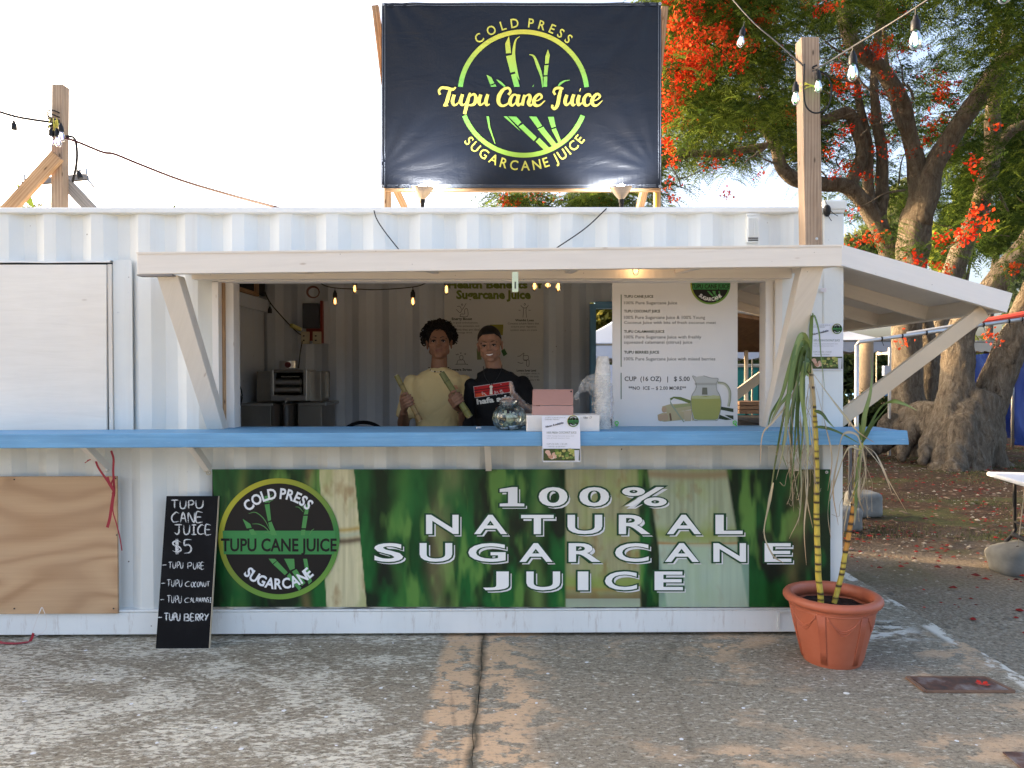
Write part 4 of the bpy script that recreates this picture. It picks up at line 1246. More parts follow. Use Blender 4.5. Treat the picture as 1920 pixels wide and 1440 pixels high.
# wide block lettering with a dark drop outline
def wide_letters(word, boxes, y0, y1):
    for ch, (x0, x1) in zip(word, boxes):
        mbs = MB()
        if ch == '1':
            for dx, dy, g, o, cl in ((5.0, 4.4, 0, .0042, (0.75, 0.74, 0.72)), (0, 0, 3.2, .0050, (0.018, 0.065, 0.028)), (0, 0, 0, .0060, (0.80, 0.79, 0.77))):
                w_, h_ = x1 - x0, y1 - y0
                pts = [(-g, .10 * h_ - g * .3), (.50 * w_, -g), (.72 * w_ + g, -g), (.72 * w_ + g, .84 * h_ - g * .5), (w_ + g, .86 * h_ - g * .5), (w_ + g, h_ + g), (-g, h_ + g), (-g, .86 * h_ - g * .5), (.34 * w_ - g, .84 * h_ - g * .5), (.34 * w_ - g, .24 * h_ + g * .6), (-g, .26 * h_ + g * .6)]
                P = [(x0 + dx + a, y0 + dy + b__) for a, b__ in pts]
                mbs.add([FB.p(*q, o) for q in P], [(0, 1, 9, 10), (1, 2, 3, 8, 9), (8, 3, 4, 5, 6, 7)], None, cl)
            mbs.build('letter', M_PRINT, lb); continue
        text_box(mbs, FB, ch, x0 + 4.6, y0 + 4.0, x1 + 5.2, y1 + 4.6, .03, .0042, 4, col=(0.75, 0.74, 0.72))
        text_box(mbs, FB, ch, x0 - 3.6, y0 - 3.0, x1 + 3.4, y1 + 2.8, .06, .0050, 4, col=(0.018, 0.065, 0.028))
        text_box(mbs, FB, ch, x0, y0, x1, y1, .018, .0060, 4, col=(0.88, 0.87, 0.83))
        mbs.build('letter', M_PRINT, lb)
def spread(word, x0, x1, gap, narrow={}):
    ws = [narrow.get(ch, 1.0) for ch in word]; u = (x1 - x0 - gap * (len(word) - 1)) / sum(ws); out = []; x = x0
    for w_ in ws: out.append((x, x + u * w_)); x += u * w_ + gap
    return out
wide_letters('100%', [(937, 983), (1010, 1064), (1086, 1142), (1166, 1250)], 913, 949)
wide_letters('NATURAL', [(799, 860), (889, 951), (977, 1038), (1064, 1129), (1160, 1219), (1250, 1314), (1341, 1392)], 965, 1001)
wide_letters('SUGARCANE', [(702, 756), (787, 848), (878, 948), (974, 1036), (1066, 1126), (1153, 1216), (1246, 1310), (1337, 1398), (1433, 1483)], 1018, 1053)
wide_letters('JUICE', [(906, 954), (987, 1050), (1083, 1103), (1134, 1194), (1227, 1280)], 1071, 1106)
for k, (px, py) in enumerate(((394, 886), (1549, 885), (396, 1132))):
    mb = MB(); q = FB.p(px, py, .006); mb.lathe([(.004, 0), (.009, 0), (.009, .003), (.004, .003), (.004, 0)], q, 12, (0, -1, 0)); mb.build('grommet', M_GALV, lb)
mb = MB(); q = FB.p(393, 886, .01)
for k in range(3): mb.tube(catmull([q + Vector((.012 * math.cos(a * .9 + k), -.004 * k, .012 * math.sin(a * .9 + k))) for a in range(8)], 4), .002, 5)
mb.tube([q, q + Vector((-.03, .0, .012))], .002, 5)
mb.build('tie_string', simple('cream_string', (0.62, 0.56, 0.42), .8), lb)

# ================================================================== chalkboard leaning on the container
cb0 = atz(292, 1216, 0.0); cb1 = atz(391, 1216, 0.0)
yb_ = (cb0.y + cb1.y) / 2
tl = at(312, 930, -.045); tr = at(409, 930, -.045)
bl = Vector((cb0.x, yb_, 0.0)); brr = Vector((cb1.x, yb_, 0.0))
chalk = thing('chalkboard', (bl + brr) / 2, 'tall narrow black board with chalked prices leaning against the container', 'chalkboard')
nrm = (tr - bl).cross(tl - brr).normalized()
if nrm.y > 0: nrm = -nrm
mb = MB(); o_ = -nrm * .018; mb.hexa([bl, brr, brr + o_, bl + o_, tl, tr, tr + o_, tl + o_])
m, n = newmat('blackboard_paint'); g = n.noise(n.coord('Object', (1, 1, 12)), 3, 5, .6); du = n.noise(n.coord(), 4, 5, .65)
n.out(n.mix(n.ramp(du, [(0.45, 0.0), (0.75, 0.35)]), (0.005, 0.005, 0.006), (0.03, 0.03, 0.031)), .6, n.bump(g, .25, .002), None, Specular_IOR_Level=.12)
mb.build('board', m, chalk, bevel=.001)
mb = MB(); e = Vector((.0015, 0, 0)); mb.hexa([brr + e * .7, brr + e * 2, brr + o_ + e * 2, brr + o_ + e * .7, tr + e * .7, tr + e * 2, tr + o_ + e * 2, tr + o_ + e * .7]); mb.build('edge', M_PALE, chalk)
FC = Face(bl, nrm)
def KC(x, y): return (x / 3.4295, 820 + y / 3.4286)
SF = {  # single stroke capitals on a 0..1 box, y down
 'T': [[(0, .04), (1, 0)], [(.5, .02), (.48, 1)]], 'U': [[(0, 0), (.02, .7), (.3, 1), (.75, .92), (.95, .6), (1, 0)]], 'P': [[(.1, 0), (.12, 1)], [(.05, .08), (.7, 0), (1, .25), (.7, .52), (.12, .56)]],
 'C': [[(1, .1), (.6, 0), (.12, .3), (0, .65), (.3, .98), (1, .9)]], 'A': [[(0, 1), (.5, 0), (1, 1)], [(.2, .62), (.85, .6)]], 'N': [[(0, 1), (.05, 0), (.92, 1), (1, 0)]], 'E': [[(1, .02), (.05, 0), (0, 1), (1, .98)], [(.02, .5), (.8, .48)]],
 'J': [[(0, .02), (1, 0)], [(.62, .02), (.6, .75), (.35, 1), (0, .8)]], 'I': [[(0, .02), (1, 0)], [(.5, 0), (.5, 1)], [(0, 1), (1, .98)]], '5': [[(1, .0), (.15, .03), (.1, .42), (.6, .38), (.95, .62), (.75, .93), (0, 1)]],
 '$': [[(.95, .2), (.5, .08), (.05, .25), (.3, .45), (.8, .55), (.95, .78), (.5, .92), (0, .8)], [(.42, -.05), (.42, 1.08)], [(.60, -.05), (.60, 1.08)]], 'R': [[(.1, 0), (.1, 1)], [(.05, .05), (.75, 0), (1, .25), (.7, .5), (.12, .52)], [(.4, .52), (1, 1)]],
 'O': [[(.5, 0), (.05, .35), (.15, .85), (.6, 1), (1, .6), (.85, .1), (.45, 0)]], 'L': [[(.05, 0), (.0, 1), (1, .98)]], 'M': [[(0, 1), (.15, 0), (.5, .8), (.85, 0), (1, 1)]], 'S': [[(1, .08), (.4, 0), (.05, .25), (.9, .65), (.7, .98), (0, .92)]],
 'B': [[(.1, 0), (.1, 1)], [(0, .03), (.75, .03), (.8, .4), (.15, .48)], [(.15, .48), (.95, .6), (.9, .95), (0, 1)]], 'Y': [[(0, 0), (.5, .5)], [(1, 0), (.45, .6), (.2, 1)]], '-': [[(0, .55), (1, .5)]], 'c': [[(1, .1), (.6, 0), (0, .5), (.4, 1), (1, .9)]],
}
chm = MB(); kk = 0
M_CHALK, n = newmat('chalk'); cn = n.noise(n.coord(), 260, 3, .7)
n.out((0.72, 0.72, 0.70), .9); 
tr_ = n.t.nodes.new('ShaderNodeBsdfTransparent'); mx_ = n.t.nodes.new('ShaderNodeMixShader')
n.t.links.new(n.ramp(cn, [(0.36, 0.0), (0.50, 0.92)]), mx_.inputs[0]); n.t.links.new(tr_.outputs[0], mx_.inputs[1]); n.t.links.new(n.b.outputs[0], mx_.inputs[2]); n.t.links.new(mx_.outputs[0], n.o.inputs[0])
def chalk_word(s, xs, y0, y1, w=2.0, dbl=False):
    global kk
    for ch, (a, b_) in zip(s, xs):
        jy = random.uniform(-2, 2)
        for st in SF[ch]:
            pts = [KC(a + (b_ - a) * u, y0 + jy + (y1 - y0) * v) for u, v in st]
            if len(pts) == 2: pts = [pts[0], ((pts[0][0] + pts[1][0]) / 2 + random.uniform(-.3, .3), (pts[0][1] + pts[1][1]) / 2), pts[1]]
            ribbon(chm, FC, pts, w, .001 + .00004 * (kk % 40), 4, taper=.6); kk += 1
            if dbl: ribbon(chm, FC, [(p[0] + .9, p[1] + .5) for p in pts], w * .6, .001 + .00004 * (kk % 40), 4, taper=.6); kk += 1
chalk_word('TUPU', [(1100, 1145), (1158, 1196), (1208, 1246), (1260, 1306)], 404, 456, 2.3, True)
chalk_word('CANE', [(1104, 1150), (1160, 1196), (1210, 1250), (1262, 1302)], 482, 546, 2.3, True)
chalk_word('JUICE', [(1122, 1170), (1182, 1220), (1232, 1262), (1272, 1312), (1322, 1356)], 562, 624, 2.3, True)
chalk_word('$5', [(1108, 1166), (1182, 1232)], 656, 744, 2.6, True)
chalk_word('-TUPU', [(1042, 1072), (1084, 1106), (1112, 1130), (1138, 1156), (1162, 1178)], 800, 842, 1.6)
chalk_word('PURE', [(1206, 1234), (1244, 1264), (1270, 1288), (1294, 1314)], 806, 848, 1.6)
chalk_word('-TUPU', [(1036, 1064), (1074, 1098), (1104, 1122), (1130, 1148), (1154, 1172)], 916, 960, 1.6)
chalk_word('COCONUT', [(1192, 1224), (1230, 1246), (1250, 1264), (1268, 1284), (1290, 1306), (1312, 1326), (1330, 1350)], 928, 960, 1.6)
chalk_word('-TUPU', [(1030, 1056), (1074, 1098), (1104, 1120), (1128, 1146), (1150, 1168)], 1018, 1064, 1.6)
chalk_word('CALAMANSI', [(1188, 1220), (1224, 1240), (1244, 1254), (1260, 1274), (1278, 1294), (1298, 1310), (1314, 1328), (1332, 1344), (1348, 1360)], 1030, 1060, 1.5)
chalk_word('-TUPU', [(1014, 1040), (1056, 1084), (1090, 1110), (1116, 1134), (1138, 1158)], 1130, 1178, 2.0, True)
chalk_word('BERRY', [(1182, 1216), (1226, 1248), (1256, 1278), (1284, 1306), (1314, 1342)], 1134, 1178, 2.0, True)
chm.build('chalk_lettering', M_CHALK, chalk)

# ================================================================== menu banner in the opening
YM = 0.10
FM = Face((0, YM, 0), (0, -1, 0))
menu = thing('menu_banner', at(1265, 660, YM), 'tall white drink menu banner with juice prices and a pitcher hanging in the opening', 'menu')
mb = MB(); V, F = grid_face(FM, 1148, 440, 1383, 799, 12, 20)
W2 = [v + Vector((0, .002, 0)) for v in V]; mb.add(V, F); mb.add(W2, flip_if(F))
M_VINYL = simple('white_vinyl', (0.70, 0.68, 0.65), .5, var=.03, vs=3, bump=.03)
mb.build('sheet', M_VINYL, menu)
def KM(x, y): return (1130 + x / 4.5, 500 + y / 4.5)
dg_, gy_ = (0.05, 0.065, 0.04), (0.17, 0.17, 0.15)
def mtext(s, a, b_, bold, col, mb_):
    p, q = KM(*a), KM(*b_); text_box(mb_, FM, s, p[0], p[1], q[0], q[1], bold, .0015, 2, col=col)
mb = MB()
mtext('TUPU CANE JUICE', (180, 240), (426, 270), .02, dg_, mb); mtext('TUPU COCONUT JUICE', (180, 364), (484, 394), .02, dg_, mb)
mtext('TUPU CALAMANSI JUICE', (180, 536), (520, 566), .02, dg_, mb); mtext('TUPU BERRIES JUICE', (180, 710), (476, 741), .02, dg_, mb)
mtext('CUP  (16 OZ)   |   $ 5.00', (184, 926), (734, 978), .012, (0.05, 0.05, 0.05), mb); mtext('**NO  ICE -- $ 2.00 MORE**', (218, 1008), (704, 1044), .01, (0.06, 0.06, 0.06), mb)
mtext('DRINK MENU', (160, 94), (548, 128), .012, (0.05, 0.05, 0.05), mb)
mb.build('heading', M_PRINT, menu)
mb = MB()
mtext('100% Pure Sugarcane Juice', (180, 292), (628, 326), 0.004, gy_, mb); mtext('100% Pure Sugarcane Juice & 100% Young', (180, 414), (864, 450), .004, gy_, mb)
mtext('Coconut Juice with bits of fresh coconut meat', (180, 460), (956, 490), .004, gy_, mb); mtext('100% Pure Sugarcane Juice with freshly', (180, 580), (832, 614), .004, gy_, mb)
mtext('squeezed calamansi (citrus) juice', (180, 624), (756, 658), .004, gy_, mb); mtext('100% Pure Sugarcane Juice with mixed berries', (180, 764), (950, 800), .004, gy_, mb)
mb.build('small_print', M_PRINT, menu)
mb = MB()
for (a, b_) in ((235, 845), (895, 1118)): 
    p, q = KM(152, a), KM(159, b_); polyp(mb, FM, [(p[0], p[1]), (q[0], p[1]), (q[0], q[1]), (p[0], q[1])], .0012, (0.07, 0.13, 0.06))
mb.build('side_rule', M_PRINT, menu)
c_ = KM(908, 150); round_logo(FM, menu, c_[0], c_[1], 37.5, .0012, M_PRINT, detail=False)
# printed pitcher and cut cane
pic = MB()
def pp(pts, col, off): pic.add([FM.p(*KM(*p), off) for p in pts], [tuple(range(len(pts)))], None, col)
for a, r_, cl, o in (((990, 1175), 0, (0.045, 0.06, 0.03), .0012),):
    pp([(985, 1178), (1103, 1198), (1103, 1228), (985, 1205)], cl, o); pp([(965, 1240), (1090, 1290), (1040, 1294), (960, 1280)], cl, o); pp([(1030, 1250), (1103, 1256), (1103, 1290), (1060, 1270)], cl, o)
pp([(566, 1112), (600, 1096), (660, 1100), (742, 1128), (742, 1160), (670, 1130), (600, 1110), (574, 1130)], (0.13, 0.17, 0.05), .0013)
pp([(500, 1180), (560, 1162), (748, 1150), (748, 1205), (560, 1238), (510, 1220)], (0.42, 0.36, 0.20), .0014); pp([(600, 1168), (748, 1152), (748, 1175), (600, 1195)], (0.30, 0.32, 0.14), .0016)
pp([(462, 1250), (500, 1236), (690, 1218), (700, 1290), (520, 1308), (468, 1296)], (0.44, 0.36, 0.20), .0017); pp([(560, 1238), (574, 1236), (584, 1298), (568, 1300)], (0.16, 0.09, 0.05), .0019)
pp([(684, 1216), (756, 1208), (744, 1302), (690, 1304)], (0.48, 0.38, 0.24), .0020); pp([(752, 1244), (840, 1242), (840, 1296), (752, 1298)], (0.50, 0.40, 0.25), .0020)
for (x, y, rx, ry_) in ((518, 1206, 21, 26), (488, 1274, 24, 30), (528, 1272, 26, 32)):
    pp([(x + rx * math.cos(t * .52), y + ry_ * math.sin(t * .52)) for t in range(12)], (0.44, 0.30, 0.18), .0022 + x * 1e-7)
pp([(566, 1120), (580, 1150), (690, 1310), (680, 1312), (570, 1160)], (0.28, 0.32, 0.22), .0026)
# pitcher: glass outline, juice
gl = [(786, 930), (756, 924), (790, 990), (780, 1040), (752, 1085), (744, 1140), (750, 1220), (768, 1290), (800, 1300), (950, 1300), (975, 1285), (995, 1200), (998, 1130), (985, 1080), (962, 1040), (958, 990), (974, 945), (920, 940), (850, 920)]
pp(gl, (0.47, 0.47, 0.43), .0023)
pp([(750, 1092), (870, 1088), (988, 1090), (996, 1140), (992, 1210), (972, 1282), (948, 1292), (800, 1292), (772, 1284), (752, 1215), (746, 1140)], (0.33, 0.33, 0.10), .0027)
pp([(750, 1092), (800, 1086), (870, 1098), (930, 1084), (988, 1090), (990, 1112), (870, 1116), (748, 1112)], (0.42, 0.43, 0.22), .0029)
pp([(776, 980), (962, 980), (960, 1000), (780, 1000)], (0.36, 0.36, 0.32), .0029); pp([(840, 1020), (880, 1020), (884, 1080), (836, 1080)], (0.16, 0.16, 0.12), .0029)
for P, w_, cl in (([(968, 978), (1030, 990), (1068, 1040), (1072, 1110), (1060, 1180)], 5.0, (0.42, 0.43, 0.32)), ([(970, 975), (1030, 985), (1074, 1038), (1078, 1110), (1066, 1180)], .9, (0.16, 0.17, 0.12)), (gl[:9], .8, (0.2, 0.2, 0.17)), (gl[9:], .8, (0.2, 0.2, 0.17))):
    ribbon(pic, FM, [KM(*p) for p in P], w_, .0031 + (.0003 if w_ < 2 else 0), 4, col=cl)
pic.build('printed_pitcher', M_PRINT, menu)
M_GTIE = simple('green_zip_tie', (0.10, 0.62, 0.06), .4, bump=0)
for k, (px, py) in enumerate(((1156, 793), (1377, 792))):
    mb = MB(); q = FM.p(px, py, .008)
    mb.tube(catmull([q + Vector((.010 * math.cos(a), 0, .010 * math.sin(a))) for a in [i * .7 for i in range(10)]], 3), .0026, 6); mb.tube([q + Vector((0, 0, -.008)), q + Vector((-.012 + .03 * k, -.004, -.040))], .0024, 6)
    mb.tube([q + Vector((.004, 0, -.008)), q + Vector((.006 + .012 * k, -.004, -.032))], .002, 6); mb.build('zip_tie', M_GTIE, menu)

# ================================================================== flyers
def flyer(name, label, face, x0, y0, x1, y1, off, skew=0.0):
    t = thing(name, face.p((x0 + x1) / 2, (y0 + y1) / 2, 0), label, 'flyer', 'new drink flyers')
    w_, h_ = x1 - x0, y1 - y0
    def f(u, v): return (x0 + w_ * u + skew * v, y0 + h_ * v)
    mb = MB(); V = []; F = []
    for j in range(9):
        for i in range(5): V.append(face.p(*f(i / 4, j / 8), off + .003 * math.sin(j / 8 * 3.1) + (.002 if i in (0, 4) else 0)))
    for j in range(8):
        for i in range(4): a = j * 5 + i; F.append((a, a + 5, a + 6, a + 1))
    mb.add(V, F); mb.build('paper', simple('flyer_paper', (0.74, 0.74, 0.78), .6, var=.02, bump=.02), t)
    def tb(mb, s, u0, v0, u1, v1, bold, col, rot=0):
        p, q = f(u0, v0), f(u1, v1); text_box(mb, face, s, p[0], p[1], q[0], q[1], bold, off + .006, 2, col=col, rot=rot)
    mb = MB(); g1 = (0.25, 0.26, 0.22)
    tb(mb, 'TUPU CANE JUICE', .08, .02, .62, .05, 0, g1); tb(mb, 'DRINK MENU', .08, .06, .45, .085, 0, g1)
    tb(mb, 'Now Available', .09, .165, .57, .21, .03, (0.02, 0.02, 0.03), R(-14))
    tb(mb, '100% FRESH COCONUT JUICE', .12, .335, .90, .395, .0, (0.20, 0.22, 0.17)); tb(mb, '100% Young Coconut Juice with', .12, .42, .84, .45, -.0, (0.4, 0.4, 0.4)); tb(mb, 'bits of fresh coconut meat', .12, .465, .72, .49, 0, (0.4, 0.4, 0.4))
    tb(mb, 'CUP (16 OZ)  |  $ 6.00', .11, .59, .65, .63, .0, g1); tb(mb, '**NO ICE -- $ 2.00 MORE**', .14, .65, .62, .68, 0, g1)
    mb.build('lettering', M_PRINT, t)
    c0 = f(.82, .11); round_logo(face, t, c0[0], c0[1], w_ * .155, off + .005, M_PRINT, detail=False)
    # printed strip of coconuts
    rgx = np.random.default_rng(3); mb = MB(); a, b_ = f(.02, .71), f(.98, .97)
    polyp(mb, face, [(a[0], a[1]), (b_[0], a[1]), (b_[0], b_[1]), (a[0], b_[1])], off + .0052, (0.06, 0.075, 0.025))
    for k in range(46):
        u = .06 + .86 * rgx.random(); v = .735 + .2 * rgx.random(); c0 = f(u, v); rr = w_ * (.03 + .05 * rgx.random())
        cl = [(0.10, 0.16, 0.03), (0.17, 0.24, 0.06), (0.32, 0.34, 0.08), (0.05, 0.08, 0.02), (0.42, 0.36, 0.12)][k % 5]
        if u < .32: cl = [(0.58, 0.36, 0.26), (0.70, 0.58, 0.48), (0.45, 0.24, 0.15)][k % 3]
        polyp(mb, face, [(c0[0] + rr * math.cos(i * .7), c0[1] + rr * .75 * math.sin(i * .7)) for i in range(9)], off + .0054 + k * 2e-5, cl)
    a, b_ = f(.84, .74), f(.96, .97); polyp(mb, face, [(a[0], a[1]), (b_[0], a[1]), (b_[0] - 1, b_[1]), (a[0] + 1, b_[1])], off + .0068, (0.55, 0.55, 0.56))
    mb.build('coconut_picture', M_PRINT, t)
    return t
FCN = Face((0, yc - .012, 0), (0, -1, 0))
flyer('flyer', 'white coconut juice flyer hanging over the front edge of the blue counter', FCN, 1016, 780, 1087, 866, .002, 1.5)
FPT = Face((0, -.010, 0), (0, -1, 0))
flyer('flyer', 'white coconut juice flyer stuck on the white corner post behind the plant', FPT, 1517, 607, 1580, 694, .001)
mb = MB(); q = [FPT.p(x, y, .002) for x, y in ((1538, 540), (1549, 540), (1549, 548), (1538, 548))]; mb.add(q, [(0, 1, 2, 3)])
st = mb.build('small_sticker', simple('sticker', (0.70, 0.66, 0.66), .6)); tag(st, 'tiny pale sticker on the white wall high above the plant', 'sticker')
# ================================================================== glass
def glass(name, tint=(0.9, 0.95, 0.93), rough=.05, body=0.0):
    m, n = newmat(name)
    tr = n.t.nodes.new('ShaderNodeBsdfTransparent'); tr.inputs[0].default_value = (*tint, 1)
    gl = n.t.nodes.new('ShaderNodeBsdfGlossy'); gl.inputs['Roughness'].default_value = rough
    lw = n.t.nodes.new('ShaderNodeLayerWeight'); lw.inputs[0].default_value = .35
    mx = n.t.nodes.new('ShaderNodeMixShader')
    f = n.math('ADD', n.math('MULTIPLY', lw.outputs['Fresnel'], .8), .04 + body, True)
    n.t.links.new(f, mx.inputs[0]); n.t.links.new(tr.outputs[0], mx.inputs[1]); n.t.links.new(gl.outputs[0], mx.inputs[2])
    n.t.links.new(mx.outputs[0], n.o.inputs[0])
    return m
def film(name, col, alpha, rough=.3, fold=.25):
    m, n = newmat(name); w_ = n.noise(n.coord(), 28, 4, .6, 1.5)
    n.out(col, rough, n.bump(w_, .6, .01))
    tr = n.t.nodes.new('ShaderNodeBsdfTransparent'); mx = n.t.nodes.new('ShaderNodeMixShader')
    n.t.links.new(n.ramp(w_, [(0.4, alpha), (0.62, min(1, alpha + fold))]), mx.inputs[0]); n.t.links.new(tr.outputs[0], mx.inputs[1]); n.t.links.new(n.b.outputs[0], mx.inputs[2])
    n.t.links.new(mx.outputs[0], n.o.inputs[0]); return m
M_GLASS = glass('clear_glass'); M_GLASSJ = glass('jar_glass', (0.93, 0.96, 0.94), .03, -.02)
M_WARM = emit('warm_filament', (1.0, 0.36, 0.07), 1.9)
M_GREENLED = emit('green_led', (0.35, 1.0, 0.45), 1.0)
M_PURPLED = emit('violet_led', (0.65, 0.5, 1.0), 0.8)
M_WIRE = simple('grey_cable', (0.03, 0.03, 0.032), .5, bump=0)

def bulb_unit(root, top, hang, mat_core, lit=None, r=.0215, bare=False, swing=(0, 0)):
    """short cord, socket and bulb hanging below 'top'"""
    top = Vector(top); d = Vector((swing[0], swing[1], -1)).normalized()
    s0 = top + d * hang
    mb = MB(); mb.tube([top, s0], .003, 6); mb.build('drop_cord', M_CORD, root)
    mb = MB(); mb.lathe([(0, 0), (.008, 0), (.010, -.012), (.016, -.020), (.018, -.05), (.0165, -.056), (0, -.056)], s0, 14, (-d.x, -d.y, -d.z)); sk = mb.build('socket', M_BLACK, root, smooth=True, autosmooth=40)
    if bare: return
    c = s0 + d * .056
    mb = MB(); mb.lathe([(.012, 0), (.013, -.008), (r * .92, -.026), (r, -.040), (r * .93, -.052), (r * .6, -.065), (.0, -.070)], c, 16, (-d.x, -d.y, -d.z)); mb.build('bulb', M_GLASS, sk, smooth=True)
    mb = MB(); mb.lathe([(0, -.006), (.005, -.008), (.0085 if lit else .007, -.030), (.006, -.050), (0, -.054)], c, 8, (-d.x, -d.y, -d.z)); mb.build('filament', mat_core, sk)
    if lit:
        ld = bpy.data.lights.new('bulb_light', 'POINT'); lo_ = bpy.data.objects.new('bulb_light', ld); COL.objects.link(lo_)
        ld.energy = lit; ld.color = (1.0, .58, .25); ld.shadow_soft_size = .03; lo_.location = c + d * .03 - root_loc(sk); lo_.parent = sk
def wirec(root, pts, r, mat, name='cable', n=8, seg=6):
    mb = MB(); mb.tube(catmull(pts, n), r, seg); return mb.build(name, mat, root, smooth=True)

# ================================================================== posts and outdoor string lights
YP = -.30
rp = thing('timber_post', at(1524, 458, YP), 'tall tan timber post rising above the right end of the front awning', 'post')
mb = MB(); a = [at(1510, 459, YP), at(1543, 459, YP), at(1536, 69, YP), at(1503, 69, YP)]; o_ = Vector((0, .09, 0))
mb.hexa([a[0], a[1], a[1] + o_, a[0] + o_, a[3], a[2], a[2] + o_, a[3] + o_]); mb.build('post', M_PINE2, rp, bevel=.003)
mb = MB()
for k in range(3): mb.tube(catmull([at(1502 + 36 * .5 + 20 * math.cos(t), 160 + 5 * math.sin(t * 2 + k) + k * 3, YP + .045 - .055 * math.sin(t)) for t in [i * .63 for i in range(11)]], 4), .003, 5)
mb.build('yellow_tie', simple('yellow_rope', (0.6, 0.55, 0.1), .7), rp)
mb = MB(); q = at(1531, 448, YP); mb.lathe([(.008, 0), (.008, .004), (0, .006)], q, 10, (0, -1, 0)); mb.build('bolt', M_GALV, rp)
st = thing('string_light', at(1508, 125, YP - .02), 'black outdoor string light crossing to the tan post, its clear bulbs faintly green', 'string lights')
LA = [at(1340, -40, .5), at(1408, 37, .2), at(1460, 82, -.05), at(1508, 125, YP - .03)]
LB = [at(1524, 133, YP - .03), at(1560, 112, -.75), at(1600, 87, -1.3), at(1718, 14, -1.65), at(1860, -85, -1.9)]
wirec(st, LA, .0042, M_CORD); wirec(st, LB, .0042, M_WIRE)
wirec(st, [at(1508, 120, YP - .03), at(1507, 170, YP - .04), at(1512, 200, YP - .05), at(1530, 212, YP - .05), at(1552, 200, YP - .05), at(1559, 165, YP - .04), at(1548, 140, YP - .03), at(1524, 128, YP - .03), at(1532, 122, YP - .03)], .0048, M_CORD, 'cable_loop')
bulb_unit(st, at(1396, 40, .1), .035, M_WHITEL if False else emit('white_led', (1, .95, .8), .9), swing=(-.18, 0))
bulb_unit(st, at(1492, 150, YP - .05), .01, M_GREENLED); bulb_unit(st, at(1534, 130, YP - .04), .005, M_GREENLED)
bulb_unit(st, at(1599, 88, -1.3), .018, M_GREENLED); bulb_unit(st, at(1717, 14, -1.65), .03, M_GREENLED, r=.023)
bulb_unit(st, at(1884, -62, -1.85), .0, M_GREENLED, r=.023)
# left post on the roof
YL = .62
lp = thing('timber_post', at(106, 389, YL), 'tan timber post with two diagonal struts on the container roof at the left', 'post')
mb = MB(); a = [at(95, 392, YL), at(116, 392, YL), at(118, 158, YL), at(97, 158, YL)]; o_ = Vector((0, .075, 0))
mb.hexa([a[0], a[1], a[1] + o_, a[0] + o_, a[3], a[2], a[2] + o_, a[3] + o_]); mb.build('post', M_PINE2, lp, bevel=.003)
mb = MB(); mb.beam(at(10, 400, YL - .03), at(108, 292, YL - .03), .035, .085, (0, 0, 1)); mb.build('strut', M_PINE, lp)
mb = MB(); mb.beam(at(112, 330, YL + .1), at(178, 400, YL + .1), .035, .075, (0, 0, 1)); mb.build('strut', M_GREYW, lp)
sl_ = thing('string_light', at(95, 228, YL), 'grey cable coiled round the left roof post with an empty socket hanging from it', 'string lights')
wirec(sl_, [at(-60, 190, YL - .3), at(20, 216, YL - .15), at(60, 224, YL - .1), at(96, 229, YL - .02)], .008, M_WIRE)
bulb_unit(sl_, at(26, 217, YL - .14), .035, None, bare=True)
for k in range(6):
    c0 = at(106, 215 + k * 5.5, YL + .035)
    wirec(sl_, [c0 + Vector((.052 * math.cos(t), .055 * math.sin(t), .012 * math.sin(t * 1.7 + k))) for t in [i * .6 for i in range(11)]], .0045, M_CORD, 'cable_coil', 3)
mb = MB()
for k in range(3): mb.tube(catmull([at(94 + 6 * k, 222, YL - .03), at(92 + 9 * k, 236, YL - .04), at(100 + 4 * k, 246, YL - .03), at(104 + 2 * k, 226, YL - .03)], 5), .003, 5)
mb.build('yellow_tie', MATS['yellow_rope'], sl_)
for (px, py, k) in ((96, 238, 0), (106, 240, 1), (113, 230, 1)): bulb_unit(sl_, at(px, py, YL - .045), .004, M_PURPLED, swing=(0.0 + .1 * k, 0))
wirec(sl_, [at(118, 256, YL), at(138, 258, YL), at(144, 280, YL), at(143, 310, YL), at(136, 342, YL + .1)], .008, M_CORD)
bulb_unit(sl_, at(143, 312, YL), .03, None, bare=True, swing=(.35, 0))
rc = wirec(None, [at(110, 254, YL), at(145, 266, YL), at(192, 285, YL), at(215, 289, YL), at(262, 308, YL), at(340, 338, YL - .1), at(430, 365, YL - .3), at(526, 391, .05)], .0085, simple('red_cable', (0.06, 0.012, 0.014), .5, bump=0), 'thin_cable')
tag(rc, 'thin dull red cable sagging from the left roof post down to the container roof', 'cable')
for (lab, P) in (('black wire drooping over the roof edge left of the banner frame', [(700, 389, 0.0), (706, 410, -.03), (722, 435, -.03), (748, 468, -.05)]), ('black wire drooping over the roof edge below the right clamp lamp', [(1140, 388, 0), (1128, 400, -.03), (1095, 430, -.03), (1042, 466, -.05)])):
    o = wirec(None, [at(x, y, Y) for x, y, Y in P], .0035, M_CORD, 'black_wire'); tag(o, lab, 'wire')
# small black fitting on the corner post
fx = thing('cable_fitting', at(1551, 395, -.02), 'small black oval cable fitting with loose wires on the top right corner of the container', 'fitting')
mb = MB(); mb.sphere(at(1551, 395, -.03), (.022, .02, .036), 12, 8); mb.build('body', M_BLACK, fx, smooth=True)
wirec(fx, [at(1546, 374, -.03), at(1552, 386, -.05), at(1560, 398, -.04), at(1571, 405, -.03)], .002, M_CORD, 'wire'); wirec(fx, [at(1551, 400, -.04), at(1555, 408, -.05), at(1559, 414, -.03)], .002, M_CORD, 'wire')

